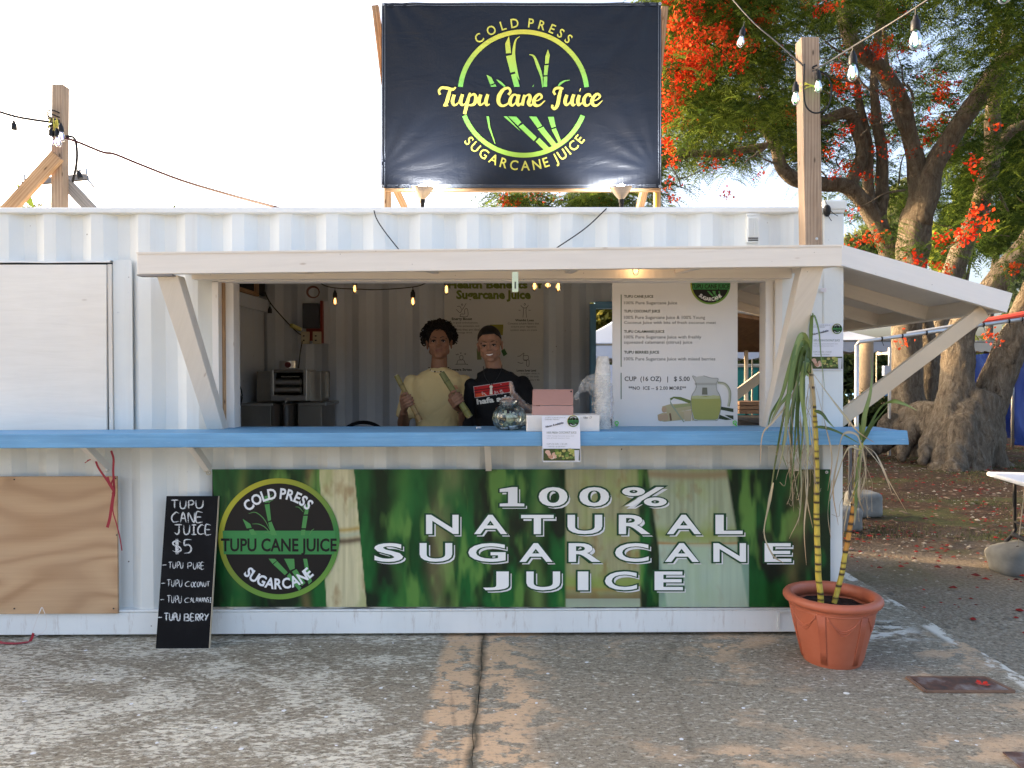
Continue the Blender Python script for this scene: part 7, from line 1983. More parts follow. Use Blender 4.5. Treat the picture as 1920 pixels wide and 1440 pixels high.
for P in ([(1792, 915, 8.2, 120), (1798, 860, 8.3, 112), (1806, 810, 8.35, 104), (1818, 765, 8.4, 94), (1828, 735, 8.4, 78)], [(1792, 850, 8.3, 80), (1790, 790, 8.35, 66), (1795, 720, 8.4, 54), (1797, 650, 8.4, 50), (1812, 600, 8.3, 48), (1850, 552, 8.1, 44), (1892, 500, 7.9, 42), (1945, 430, 7.6, 38), (2010, 330, 7.4, 30), (2060, 200, 7.2, 22)],
          [(1830, 850, 8.4, 84), (1846, 780, 8.4, 62), (1868, 710, 8.4, 54), (1894, 650, 8.3, 52), (1926, 585, 8.2, 50), (1962, 500, 8.1, 46), (2010, 380, 8, 40), (2080, 240, 8, 30)],
          [(1790, 800, 8.2, 40), (1775, 850, 8.1, 40), (1760, 885, 7.9, 28), (1746, 915, 7.6, 12)], [(1840, 800, 8.3, 44), (1858, 850, 8.2, 36), (1880, 878, 8.2, 24), (1915, 886, 8.5, 12)], [(1800, 790, 8.1, 40), (1796, 850, 7.9, 36), (1784, 895, 7.6, 26), (1776, 925, 7.3, 10)], [(1820, 800, 8.1, 34), (1832, 860, 8.0, 30), (1846, 895, 7.8, 20), (1862, 912, 7.6, 8)], [(1812, 780, 8.0, 26), (1812, 850, 7.9, 26), (1818, 900, 7.7, 16)],
          [(1780, 800, 8.5, 56), (1750, 800, 8.8, 46), (1715, 800, 9.2, 40), (1680, 812, 9.5, 38), (1650, 835, 9.4, 22), (1615, 852, 9.3, 10)], [(1770, 785, 8.6, 40), (1735, 772, 9.0, 34), (1700, 785, 9.6, 36)], [(1760, 810, 8.5, 32), (1742, 832, 8.4, 24), (1730, 868, 8.1, 10)], [(1720, 800, 9.0, 30), (1700, 830, 8.9, 20), (1690, 860, 8.6, 8)], [(1690, 800, 9.6, 30), (1668, 790, 9.6, 24), (1655, 810, 9.5, 16)]): limbpts(mt, P)
def ridges(a):
    x, y, z = a[:, 0], a[:, 1], a[:, 2]
    r = np.abs(fbm(x * 5 + y * 3 + 60, z * 1.3 + 60, 4, 4) - .5) * 2; g = fbm(x * 16 + y * 11 + 99, z * 8 + 99, 8, 3)
    return (.5 - r) * .085 * np.clip(1.6 - z * .5, .35, 1.4) + (g - .5) * .03
remesh(mt, 'trunk', M_BARK, tF, .032, 2, None, ridges)
tB = thing('flame_tree', (at(1700, 850, 10.3).x, 10.3, 0), 'tall flame tree whose broad trunk splits into a high V above the side awning', 'tree', 'flame trees behind the container')
limb(tB, [(1700, 870, 10.2, 120), (1700, 830, 10.2, 88), (1702, 780, 10.3, 66), (1700, 720, 10.3, 54), (1702, 640, 10.3, 50), (1708, 560, 10.3, 48), (1712, 496, 10.3, 52), (1716, 430, 10.3, 58), (1722, 395, 10.3, 50)], 'trunk', .22, 20)
limb(tB, [(1712, 430, 10.3, 40), (1722, 335, 10.2, 33), (1704, 258, 10.1, 29), (1690, 190, 10, 31), (1650, 128, 9.8, 28), (1605, 92, 9.6, 28), (1582, 40, 9.5, 26), (1576, -30, 9.5, 24), (1550, -130, 9.4, 18), (1520, -260, 9.4, 10)], 'limb', .22)
limb(tB, [(1724, 420, 10.2, 44), (1750, 315, 10.0, 37), (1785, 252, 9.8, 34), (1832, 188, 9.6, 33), (1874, 122, 9.4, 30), (1915, 92, 9.2, 26), (1985, 50, 9.0, 20), (2080, -20, 8.8, 10)], 'limb', .2)
limb(tB, [(1748, 850, 10.6, 60), (1744, 780, 10.6, 40), (1740, 700, 10.6, 32), (1736, 620, 10.6, 32), (1700, 540, 10.8, 32), (1668, 480, 10.8, 32), (1650, 420, 10.8, 28), (1656, 345, 10.8, 22), (1648, 250, 10.7, 20), (1640, 160, 10.6, 16), (1645, 60, 10.6, 12), (1660, -80, 10.5, 7)], 'limb', .2)
limb(tB, [(1662, 462, 10.8, 28), (1630, 395, 10.7, 30), (1590, 350, 10.6, 28), (1540, 345, 10.5, 27), (1494, 336, 10.4, 26), (1464, 312, 10.3, 23), (1454, 272, 10.2, 21), (1432, 238, 10.1, 18), (1400, 224, 10, 14), (1356, 215, 9.9, 11), (1300, 190, 9.6, 8), (1240, 150, 9.4, 5)], 'limb', .22)
limb(tB, [(1448, 270, 10.2, 12), (1400, 280, 10.2, 13), (1345, 287, 10.1, 14), (1290, 290, 10, 12), (1240, 308, 9.9, 10), (1170, 335, 9.7, 7), (1080, 350, 9.5, 4)], 'limb', .2)
limb(tB, [(1598, 345, 10.7, 24), (1614, 290, 10.7, 22), (1606, 236, 10.7, 20), (1588, 212, 10.6, 19), (1540, 226, 10.5, 17), (1490, 222, 10.3, 11), (1410, 200, 10.1, 6)], 'limb', .25)
limb(tB, [(1634, 390, 10.8, 22), (1628, 300, 10.8, 19), (1620, 230, 10.8, 17), (1606, 160, 10.8, 12), (1600, 60, 10.7, 8), (1580, -80, 10.6, 5)], 'limb', .2)
limb(tB, [(1700, 260, 10.1, 12), (1680, 215, 9.9, 10), (1660, 100, 9.8, 8), (1655, -20, 9.7, 6)], 'limb', .2)
tC = thing('dark_tree', (at(1752, 800, 13).x, 13.2, 0), 'slender dark trunked tree leaning right behind the V of the tall flame tree', 'tree')
limb(tC, [(1752, 830, 13.2, 46), (1756, 700, 13.2, 36), (1766, 570, 13.2, 34), (1800, 480, 13.1, 36), (1838, 385, 13, 32), (1858, 290, 12.9, 30), (1862, 200, 12.8, 24), (1882, 90, 12.6, 16), (1900, -40, 12.5, 9)], 'trunk', .2)
limb(tC, [(1858, 285, 12.9, 22), (1895, 245, 12.6, 20), (1945, 225, 12.4, 16), (2010, 190, 12.2, 9)], 'limb', .2)

def fronds(centres, dirs, L, seed, cdark, clight, npair=12, plen=.10, pw=.018, droop=.5):
    """feathery compound leaves: numpy batch; every frond is a row of paired narrow leaflets"""
    rg = np.random.default_rng(seed); N = len(centres)
    d = dirs / np.linalg.norm(dirs, axis=1, keepdims=True); up = np.array([0, 0, 1.0])
    side = np.cross(d, up + rg.normal(0, .35, (N, 3))); side /= np.linalg.norm(side, axis=1, keepdims=True)
    nor = np.cross(side, d)
    t = (np.arange(npair) + 1) / npair
    Vs = []; Cs = []
    base_c = cdark[None] + (clight - cdark)[None] * rg.random((N, 1)) ** 1.6
    for sgn in (-1, 1):
        for k in range(npair):
            tt = t[k]; p0 = centres + d * (L * tt)[:, None] - up[None] * (droop * L * tt ** 2)[:, None]
            ll = plen * (math.sin(math.pi * min(1, tt * .9 + .1)) * .7 + .35) * (0.8 + .4 * rg.random(N))
            q = side * sgn * .82 + d * .5 - nor * .12 + rg.normal(0, .10, (N, 3)); q /= np.linalg.norm(q, axis=1, keepdims=True)
            w_ = np.cross(q, nor); w_ /= np.linalg.norm(w_, axis=1, keepdims=True)
            hw = pw / 2
            a = p0 - w_ * hw * .5; b = p0 + w_ * hw * .5; c_ = p0 + q * ll[:, None] * .6 + w_ * hw; e = p0 + q * ll[:, None] * .6 - w_ * hw; tip = p0 + q * ll[:, None] - up * .015
            Vs.append(np.stack([a + q * 0, e, tip, c_], 1)); Cs.append(np.repeat((base_c * (0.85 + .3 * rg.random((N, 1))))[:, None, :], 4, 1))
    V = np.concatenate(Vs).reshape(-1, 3); C = np.concatenate(Cs).reshape(-1, 3)
    return V, np.arange(len(V)).reshape(-1, 4), C
def gapf(x, y):
    """0 = sky shows, 1 = full leaves (where the real crown is thin)"""
    g = 1.0
    for (cx, cy, rx, ry, s) in ((1410, 345, 95, 50, 1.05), (1320, 365, 60, 26, 1.0), (1560, 300, 26, 40, .6), (1480, 200, 30, 18, .5), (1786, 185, 26, 26, .8), (1745, 300, 22, 40, .7), (1880, 420, 30, 30, .5), (1905, 330, 20, 30, .4), (1690, 330, 18, 60, .55), (1500, 385, 60, 26, .9), (1250, 368, 30, 22, .7), (1130, 340, 120, 22, .5)):
        g -= s * math.exp(-(((x - cx) / rx) ** 2 + ((y - cy) / ry) ** 2))
    return max(0, g)
def crown(parent, n_cl, xr, yr, Yr, seed, cd, cl, gap=True, fr=(14, 24), R_=.42, L_=(.3, .52), name='crown', cond=None, **kw):
    rg = np.random.default_rng(seed); P = []; Dd = []; k = 0; tr = 0
    while k < n_cl and tr < n_cl * 20:
        tr += 1; x = rg.uniform(*xr); y = rg.uniform(*yr); Y = rg.uniform(*Yr)
        if gap and rg.random() > gapf(x, y) * min(1, max(.03, (fbm(np.array([x / 34.]), np.array([y / 30.]), 3, 3)[0] - .36) * 5)): continue
        if cond and not cond(x, y, rg): continue
        c0 = np.array(at(x, y, Y)); m_ = rg.integers(*fr)
        off = rg.normal(0, 1, (m_, 3)) * np.array([R_, R_, R_ * .45]) * .5; P.append(c0 + off)
        dd = rg.normal(0, 1, (m_, 3)); dd[:, 2] = dd[:, 2] * .3 + .05; Dd.append(dd + off * 1.2); k += 1
    P = np.concatenate(P); Dd = np.concatenate(Dd)
    V, F, C = fronds(P, Dd, rg.uniform(L_[0], L_[1], len(P)), seed + 1, np.array(cd), np.array(cl), **kw)
    o = np_mesh(name, V, F, M_FOL, parent, C); return o
DKG, LTG = (0.030, 0.060, 0.012), (0.20, 0.27, 0.04)
inA = lambda x, y, rg: (y < 300 + 60 * rg.random() or x > 1560 or rg.random() < .22)
crown(tB, 310, (1235, 1570), (-60, 395), (10.4, 13.5), 11, DKG, LTG, cond=inA)
crown(tB, 170, (1235, 1480), (-60, 250), (6.6, 9.6), 32, DKG, LTG, cond=inA)
crown(tB, 200, (1540, 1900), (-60, 400), (11.2, 15), 31, (0.024, 0.05, 0.012), (0.15, 0.22, 0.035))
crown(tB, 30, (1560, 1930), (-60, 60), (7, 9), 33, DKG, LTG, gap=False)
crown(tB, 46, (1060, 1240), (250, 385), (8.5, 11), 12, DKG, LTG, cond=lambda x, y, rg: y > 335 or x > 1150, gap=False)
crown(tB, 26, (935, 1130), (362, 392), (8.0, 9.5), 13, DKG, LTG, gap=False, R_=.25)
crown(tB, 250, (1240, 2300), (-700, -60), (5.5, 13), 14, DKG, LTG, gap=False, fr=(12, 18), R_=.8, L_=(.4, .7), npair=8, plen=.15, pw=.03)
crown(tF, 130, (1930, 2300), (-60, 480), (5.5, 10), 15, DKG, LTG, gap=True, fr=(12, 20))
crown(tF, 34, (1860, 1960), (-40, 190), (6.5, 9), 35, DKG, LTG, gap=False, fr=(8, 14))
crown(tC, 120, (1750, 1960), (140, 470), (13.6, 16), 16, (0.02, 0.04, 0.012), (0.10, 0.16, 0.03), fr=(14, 22), R_=.6, L_=(.4, .6), plen=.13, pw=.03)
# twigs
def twigs(parent, n_, xr, yr, Yr, seed):
    rg = random.Random(seed); mb = MB()
    for k in range(n_):
        x, y, Y = rg.uniform(*xr), rg.uniform(*yr), rg.uniform(*Yr); P = [(x, y)]; dx, dy = rg.uniform(-28, 12), rg.uniform(-22, 8)
        for j in range(4): x += dx + rg.uniform(-10, 10); y += dy + rg.uniform(-10, 10); P.append((x, y))
        pts = catmull([at(a, b, Y) for a, b in P], 3); r0 = rg.uniform(.012, .03)
        mb.tube(pts, [r0 * (1 - .8 * i / len(pts)) for i in range(len(pts))], 5)
    o = mb.build('twigs', M_BARK, parent, smooth=True); o['kind'] = 'stuff'
twigs(tB, 90, (1260, 1720), (20, 360), (9, 11.5), 5); twigs(tC, 25, (1780, 1920), (150, 450), (12, 14), 6); twigs(tB, 8, (940, 1230), (350, 385), (8.6, 9.6), 8)
# flowers
def flowers(parent, spots, seed, name='flowers', dark=1.0):
    rg = np.random.default_rng(seed); V = []; C = []
    for (x, y, Y, rpx, dens) in spots:
        R0 = rpx * (Y + 4.4) / FPX; m_ = int(70 * dens * (R0 / .25) ** 2) + 10; c0 = np.array(at(x, y, Y))
        sub = rg.normal(0, .5, (max(3, m_ // 22), 3)) * R0 * np.array([1, .8, .8]); hue = rg.random(len(sub))
        idx = rg.integers(0, len(sub), m_); ctr = c0 + sub[idx] + rg.normal(0, .055, (m_, 3))
        a = rg.normal(0, 1, (m_, 3)); a /= np.linalg.norm(a, axis=1, keepdims=True); b = np.cross(a, rg.normal(0, 1, (m_, 3))); b /= np.linalg.norm(b, axis=1, keepdims=True)
        s = rg.uniform(.018, .036, (m_, 1)); q = np.stack([ctr - a * s, ctr - b * s * .7 + a * s * .2, ctr + a * s, ctr + b * s * .7 + a * s * .2], 1)
        V.append(q.reshape(-1, 3)); col = np.array([0.72, 0.032, 0.012]) + hue[idx][:, None] * np.array([0.12, 0.10, 0.02]); col = col * (0.55 + .5 * rg.random((m_, 1))) * dark
        C.append(np.repeat(col, 4, 0))
    V = np.concatenate(V); o = np_mesh(name, V, np.arange(len(V)).reshape(-1, 4), M_FLW, parent, np.concatenate(C)); o['kind'] = 'stuff'; return o
SPB = [(1285, 30, 6.6, 46, 1.3), (1330, 60, 6.8, 40, 1.2), (1262, 85, 6.6, 34, 1.2), (1305, 110, 6.7, 44, 1.3), (1268, 135, 6.9, 36, 1.2), (1350, 20, 7.0, 26, 1), (1378, 105, 6.8, 26, 1.2), (1330, 95, 6.6, 34, 1.3), (1258, 180, 6.8, 30, 1.2), (1290, 165, 7, 26, 1), (1250, 225, 7, 22, 1), (1256, 262, 7, 18, 1), (1248, 290, 7.2, 20, 1), (1320, 150, 6.9, 22, .9), (1395, 95, 7.2, 20, .9), (1425, 40, 7.4, 20, .8),
       (1545, 8, 6.8, 20, 1.4), (1440, 30, 7.6, 24, .7), (1412, 18, 7.4, 16, .8), (1490, 215, 8.6, 18, 1.1), (1475, 225, 8.8, 10, 1), (1570, 130, 9.5, 18, 1), (1575, 165, 9.6, 20, .8), (1600, 160, 9.6, 16, .7), (1655, 88, 9.4, 24, .9), (1640, 95, 9.5, 18, .8), (1590, 245, 9.8, 14, .8), (1550, 290, 9.6, 12, .9), (1585, 320, 9.9, 16, .8), (1560, 325, 9.6, 10, .9), (1620, 330, 9.9, 12, .6), (1790, 165, 9.6, 18, .9), (1770, 175, 9.4, 12, .8), (1740, 230, 9.6, 12, .5), (1758, 232, 9.6, 10, .7), (1735, 262, 10.4, 16, .5),
       (1668, 215, 10, 14, .6), (1310, 305, 8.5, 10, .5), (1340, 300, 8.6, 12, .4), (1360, 362, 8.6, 8, .9), (1250, 345, 8.2, 12, .7), (1260, 370, 8.2, 10, .5), (1430, 325, 9, 8, .7), (1700, 20, 9, 12, .5), (1470, 90, 8, 14, .6), (1300, 240, 8, 10, .5), (1870, 235, 8.2, 6, 1),
       (945, 374, 8.2, 12, 1.5), (968, 377, 8.2, 12, 1.4), (1010, 366, 8.2, 10, 1.2), (990, 366, 8.4, 8, 1), (1045, 372, 8.5, 7, .7), (1100, 370, 8.6, 7, .7), (1130, 382, 8.6, 8, .6)]
flowers(tB, [(a, b, c_, r * 1.12, d_ * 1.9) for a, b, c_, r, d_ in SPB], 2)
rs_ = np.random.default_rng(4); flowers(tB, [(rs_.uniform(1245, 1800), rs_.uniform(-30, 300), rs_.uniform(7.5, 11), rs_.uniform(6, 16), .6) for _ in range(60)], 5, dark=.7)
flowers(tB, [(rs_.uniform(1260, 2200), rs_.uniform(-640, -60), rs_.uniform(6, 12), rs_.uniform(30, 50), .8) for _ in range(30)], 6)
SPF = [(1828, 302, 6.2, 13, 1.6), (1824, 322, 6.2, 11, 1.4), (1838, 412, 5.4, 26, 1.8), (1815, 436, 5.4, 22, 1.8), (1800, 452, 5.4, 16, 1.6), (1850, 395, 5.4, 16, 1.6), (1775, 448, 5.8, 16, 1.4), (1770, 460, 5.8, 12, 1.2), (1636, 442, 5.8, 16, 1.7), (1650, 448, 5.8, 10, 1.4), (1625, 450, 5.9, 10, 1.2), (1605, 452, 6.2, 8, 1), (1735, 494, 5.5, 22, 1.7), (1760, 498, 5.5, 18, 1.5), (1710, 490, 5.5, 16, 1.3), (1588, 405, 7, 10, .9), (1595, 392, 7, 8, .8), (1575, 455, 6.4, 8, .8), (1902, 510, 5.6, 18, 1.6), (1690, 640, 6.8, 10, .7), (1850, 625, 7.0, 12, 1.2), (1875, 640, 7.0, 8, 1.0)]
flowers(tF, SPF, 7)
crown(tF, 34, (1600, 1900), (400, 520), (5.6, 6.6), 18, (0.05, 0.09, 0.02), (0.20, 0.30, 0.05), gap=False, fr=(5, 9), R_=.2, L_=(.2, .34), plen=.07, pw=.012, cond=lambda x, y, rg: any(abs(x - s[0]) < 34 and abs(y - s[1]) < 30 for s in SPF))

def leafball(name, parent, blobs, count, size, cd, cl, seed, mat=None):
    """bushy leaves filling ellipsoids [(centre, radii)]"""
    rg = np.random.default_rng(seed); vol = np.array([r[0] * r[1] * r[2] for c_, r in blobs]); idx = rg.choice(len(blobs), count, p=vol / vol.sum())
    u = rg.normal(0, 1, (count, 3)); u /= np.linalg.norm(u, axis=1, keepdims=True); rad = rg.random(count) ** .45
    C0 = np.array([tuple(b[0]) for b in blobs])[idx]; R0 = np.array([b[1] for b in blobs])[idx]
    nz = np.array([1 + .35 * vnoise(q[0] * 2.5 + i % 7, q[1] * 2.5, q[2] * 2.5) for i, q in enumerate(u)]) if count < 60000 else 1
    p = C0 + u * R0 * (rad * nz)[:, None]
    a = rg.normal(0, 1, (count, 3)); a /= np.linalg.norm(a, axis=1, keepdims=True); b = np.cross(a, rg.normal(0, 1, (count, 3))); b /= np.linalg.norm(b, axis=1, keepdims=True)
    s = size * rg.uniform(.6, 1.4, (count, 1)); q = np.stack([p - a * s, p - b * s * .45, p + a * s, p + b * s * .45], 1).reshape(-1, 3)
    k = rg.random((count, 1)); col = np.array(cd) * (1 - k) + np.array(cl) * k
    return np_mesh(name, q, np.arange(len(q)).reshape(-1, 4), mat or M_FOL, parent, np.repeat(col, 4, 0))
def bush_tree(name, x, y0, Y, blobs, count, size, cd, cl, label, cat='tree', seed=1, tr=.12):
    b = at(x, 700, Y); t = thing(name, (b.x, Y, 0), label, cat)
    top = sum((Vector(c_) for c_, r in blobs), Vector()) / len(blobs)
    mb = MB(); mb.tube(catmull([Vector((b.x, Y, -.05)), Vector((b.x + .1, Y, top.z * .5)), top], 5), [tr * (1 - .05 * i) for i in range(11)], 8); mb.build('trunk', M_BARK, t, smooth=True)
    for k in range(5):
        c_ = blobs[k % len(blobs)][0]; mb = MB(); s_ = Vector((b.x, Y, top.z * .5)); mb.tube([s_, s_.lerp(Vector(c_), .6) + Vector((.1, 0, .1)), Vector(c_) + Vector((.1 * k, 0, .2))], [tr * .6, tr * .4, tr * .2], 6); mb.build('branch', M_BARK, t)
    leafball('crown', t, blobs, count, size, cd, cl, seed); return t
def bl(lst): return [(at(x, y, Y), (rx * (Y + 4.4) / FPX, rx * .8 * (Y + 4.4) / FPX, ry * (Y + 4.4) / FPX)) for x, y, Y, rx, ry in lst]
bush_tree('leafy_tree', 1800, 0, 21, bl([(1815, 360, 21, 26, 34), (1800, 410, 21, 30, 34), (1780, 440, 21, 34, 28), (1840, 330, 21, 18, 22), (1775, 480, 21, 34, 34)]), 5200, .15, (0.09, 0.14, 0.02), (0.30, 0.34, 0.05), 'yellow green leafy tree seen between the trunk V and the dark leaning tree', seed=3)
bush_tree('feathery_tree', 1670, 0, 26, bl([(1672, 420, 26, 26, 60), (1690, 380, 26, 22, 44), (1640, 450, 26, 30, 34), (1600, 470, 26, 34, 30), (1700, 470, 26, 30, 40)]), 5200, .16, (0.12, 0.15, 0.06), (0.26, 0.27, 0.12), 'pale feathery tree far behind the flame tree trunks', seed=4)
bush_tree('feathery_tree', 1900, 0, 24, bl([(1900, 560, 24, 30, 40), (1915, 500, 24, 30, 44), (1940, 600, 24, 50, 40)]), 3600, .12, (0.08, 0.12, 0.06), (0.20, 0.24, 0.13), 'blue green feathery tree glimpsed at the right edge above the eave of the awning', seed=5)
bush_tree('leafy_tree', 1850, 0, 16, bl([(1890, 300, 16, 50, 46), (1860, 440, 16, 40, 34), (1905, 400, 16, 40, 40), (1900, 230, 16, 34, 30)]), 5200, .13, (0.02, 0.04, 0.012), (0.09, 0.14, 0.03), 'dense dark green tree filling the right edge behind the leaning trunk', seed=6)
bush_tree('leafy_tree', 1250, 0, 19, bl([(1130, 600, 19, 60, 44), (1240, 580, 19, 70, 50), (1400, 570, 19, 70, 42), (1330, 540, 19, 60, 44), (1500, 580, 19, 60, 40)]), 9000, .13, (0.035, 0.055, 0.012), (0.26, 0.24, 0.05), 'sunlit green tree seen through the container above the blue tent roof', seed=8)
flowers(None, [], 1) if False else None
# hedge and far foliage close the view at the horizon
def hedge(x0, x1, Y, h, cd, cl, count, size, seed, label=None, name='hedge', cat='hedge', dpt=1.2):
    rg = np.random.default_rng(seed); bs_ = []
    nn = max(2, int((x1 - x0) / (h * .8)))
    for k in range(nn + 1): bs_.append(((x0 + (x1 - x0) * k / nn, Y, h * .5), (h * .7, dpt, h * (.55 + .12 * rg.random()))))
    o = leafball(name, None, bs_, count, size, cd, cl, seed); return o
o = hedge(X_(1600, 11.8), X_(1700, 11.8), 11.8, .95, (0.015, 0.025, 0.008), (0.05, 0.07, 0.02), 3500, .09, 9, dpt=.5); tag(o, 'low dark hedge at the foot of the broad trunk behind the pipe frame', 'hedge')
o = hedge(-30, 60, 46, 3.4, (0.02, 0.035, 0.012), (0.08, 0.10, 0.03), 26000, .34, 10, name='distant_foliage', dpt=2.5); tag(o, kind='stuff')
mb = MB(); 
for k in range(30):
    x0 = -30 + 3 * k; h = 2.6 + 1.0 * abs(vnoise(k * .7, 2)); mb.sphere((x0, 48.5, h * .35), (2.6, 1.2, h * .6), 12, 8)
o = mb.build('distant_trees', simple('distant_tree_mass', (0.035, 0.05, 0.022), .95, var=.5, vs=1.5), smooth=True); tag(o, kind='stuff')
tls = leafball('unseen_shade_trees', None, [((x, y, h * .55), (1.5, 1.3, h * .5)) for x, y, h in ((-10, 4.2, 3.2), (-9.5, 6.5, 3.6), (-8, 8.5, 4.0), (-7, 10.5, 4.3), (-6, 12.5, 4.6), (-5.5, 14.5, 4.8), (-4.5, 17, 5.0), (-3.5, 19.5, 5.2))], 15000, .2, (0.03, 0.06, 0.015), (0.12, 0.17, 0.03), 44); tag(tls, kind='stuff')  # unseen leaf mass, added so its shadow falls across the ground at right
# bits of another flame tree far left
tL = thing('flame_tree', (at(50, 400, 15).x, 15, 0), 'top of a distant flame tree just showing over the container at the far left', 'tree', 'flame trees behind the container')
mb = MB(); mb.tube([(tL.location.x, 15, -.05), (tL.location.x, 15, 3.4), at(50, 392, 15)], [.2, .14, .05], 8); mb.build('trunk', M_BARK, tL)
V, F, C = [], [], []
crown(tL, 12, (-40, 95), (382, 400), (14.5, 16), 21, DKG, (0.10, 0.12, 0.03), gap=False, fr=(8, 12), R_=.3, L_=(.25, .4))
flowers(tL, [(12, 384, 15, 8, .8), (58, 376, 15, 6, 1), (85, 384, 15, 7, .7), (30, 388, 15, 9, .6)], 22)
# bright market scene bits beyond the pipe frame: parked goods and stalls
mkt = thing('market_stall', (X_(1600, 17), 18, 0), 'distant market stall with orange goods on a table under the grey blue tent', 'stall')
mb = MB(); mb.box(X_(1590, 17), X_(1690, 17), 17, 17.8, .72, .76); mb.build('tabletop', simple('stall_cloth', (0.6, .58, .55), .8), mkt)
rq = random.Random(3)
for k in range(14):
    x = X_(1592 + k * 7, 17) ; mb = MB(); h = rq.uniform(.12, .34); cl = rq.choice([(0.7, 0.25, 0.03), (0.75, 0.45, 0.06), (0.6, 0.06, 0.04), (0.7, .7, .68), (0.1, .25, .5)])
    mb.hexa([(x, 17.1, .765), (x + .15, 17.1, .765), (x + .15, 17.3, .765), (x, 17.3, .765), (x + .02, 17.12, .765 + h), (x + .13, 17.12, .765 + h), (x + .13, 17.28, .765 + h), (x + .02, 17.28, .765 + h)])
    mb.build('goods', simple('goods_%d_%d' % (int(cl[0] * 100), int(cl[1] * 100)), cl, .6), mkt)
for k in range(4):
    mb = MB(); x = X_(1596 + k * 30, 17.2); mb.tube([(x, 17.2, -.03), (x, 17.2, .72)], .02, 6); mb.build('leg', M_POLEM, mkt)
mb = MB(); q = at(1623, 700, 12.2); mb.tube([(q.x, 12.2, -.03), (q.x, 12.2, 2.3)], .16, 14); mb.build('', M_GREYW) if False else None
pst = mb.build('round_column', simple('tan_column', (0.34, 0.25, 0.16), .8, var=.3), smooth=True); tag(pst, 'round tan column standing between the pipe upright and the electric box', 'column')
# ================================================================== people
from mathutils.bvhtree import BVHTree
def capsule(mb, a, b, r0, r1, seg=14):
    a = Vector(a); b = Vector(b); d = (b - a)
    if d.length < 1e-5: mb.sphere(a, r0, seg, 8); return
    d.normalize(); P = []; rr = []
    for k in range(5):
        t = math.pi / 2 * (1 - k / 4); P.append(a - d * r0 * math.sin(t)); rr.append(max(r0 * math.cos(t), 1e-4))
    for k in range(5):
        t = math.pi / 2 * k / 4; P.append(b + d * r1 * math.sin(t)); rr.append(max(r1 * math.cos(t), 1e-4))
    mb.tube(P, rr, seg)
def chain(mb, pts, rr, seg=14):
    for i in range(len(pts) - 1): capsule(mb, pts[i], pts[i + 1], rr[i], rr[i + 1], seg)
M_SKIN, n = newmat('skin'); sn = n.noise(n.coord(), 60, 4, .6)
n.out(n.attr(), .56, n.bump(sn, .08, .002), None, Specular_IOR_Level=.3, Subsurface_Weight=.08, Subsurface_Scale=.01); n.put(n.b.inputs['Subsurface Radius'], (1, .35, .2))
M_HAIR = simple('black_hair', (0.006, 0.005, 0.0045), .6, var=.3, vs=80, bump=.4, bs=300, Specular_IOR_Level=.25)
M_EYEW = simple('eye_white', (0.30, 0.26, 0.24), .5, bump=0); M_IRIS = simple('dark_iris', (0.012, 0.007, 0.005), .1, bump=0)
M_TEETH = simple('teeth', (0.78, 0.74, 0.68), .25, bump=0)
def person(name_loc, label):
    return thing('person', name_loc, label, 'person')
def head_frame(c, tilt, nod, turn, s=1.0):
    M = Matrix.Rotation(tilt, 3, 'Y') @ Matrix.Rotation(turn, 3, 'Z') @ Matrix.Rotation(nod, 3, 'X')
    return lambda x, y, z: Vector(c) + M @ Vector((x * s, y * s, z * s)), M
def add_head(mb, H, M, s=1.0, smile=False):
    def E(c, r): mb.sphere(H(*c), tuple(v * s for v in r), 20, 14, M=M)
    E((0, .020, .040), (.077, .096, .084)); E((0, -.022, -.012), (.068, .068, .088)); E((0, -.030, -.064), (.055, .053, .040)); E((0, -.02, -.04), (.064, .060, .056))
    for sx in (-1, 1):
        E((sx * .046, -.006, -.052), (.022, .032, .026)); E((sx * .042, -.054, -.022), (.022, .024, .018)); E((sx * .027, -.079, .025), (.024, .012, .009))
        E((sx * .078, .014, -.008), (.008, .018, .030)); E((sx * .082, .008, .012), (.007, .014, .014)); E((sx * .011, -.094, -.027), (.008, .010, .007))
        E((sx * .031, -.073, .003), (.017, .015, .010))
    E((0, -.068, -.094), (.022, .018, .015)); capsule(mb, H(0, -.086, .016), H(0, -.104, -.022), .0065 * s, .0105 * s)
    if smile:
        E((0, -.082, -.0505), (.026, .012, .0052)); E((0, -.080, -.0695), (.020, .012, .006))
        for sx in (-1, 1): E((sx * .031, -.070, -.054), (.008, .008, .008)); E((sx * .043, -.062, -.028), (.018, .018, .016))
    else:
        E((0, -.084, -.054), (.023, .012, .0058)); E((0, -.082, -.064), (.018, .012, .0065))
    E((0, .055, -.03), (.052, .05, .06))
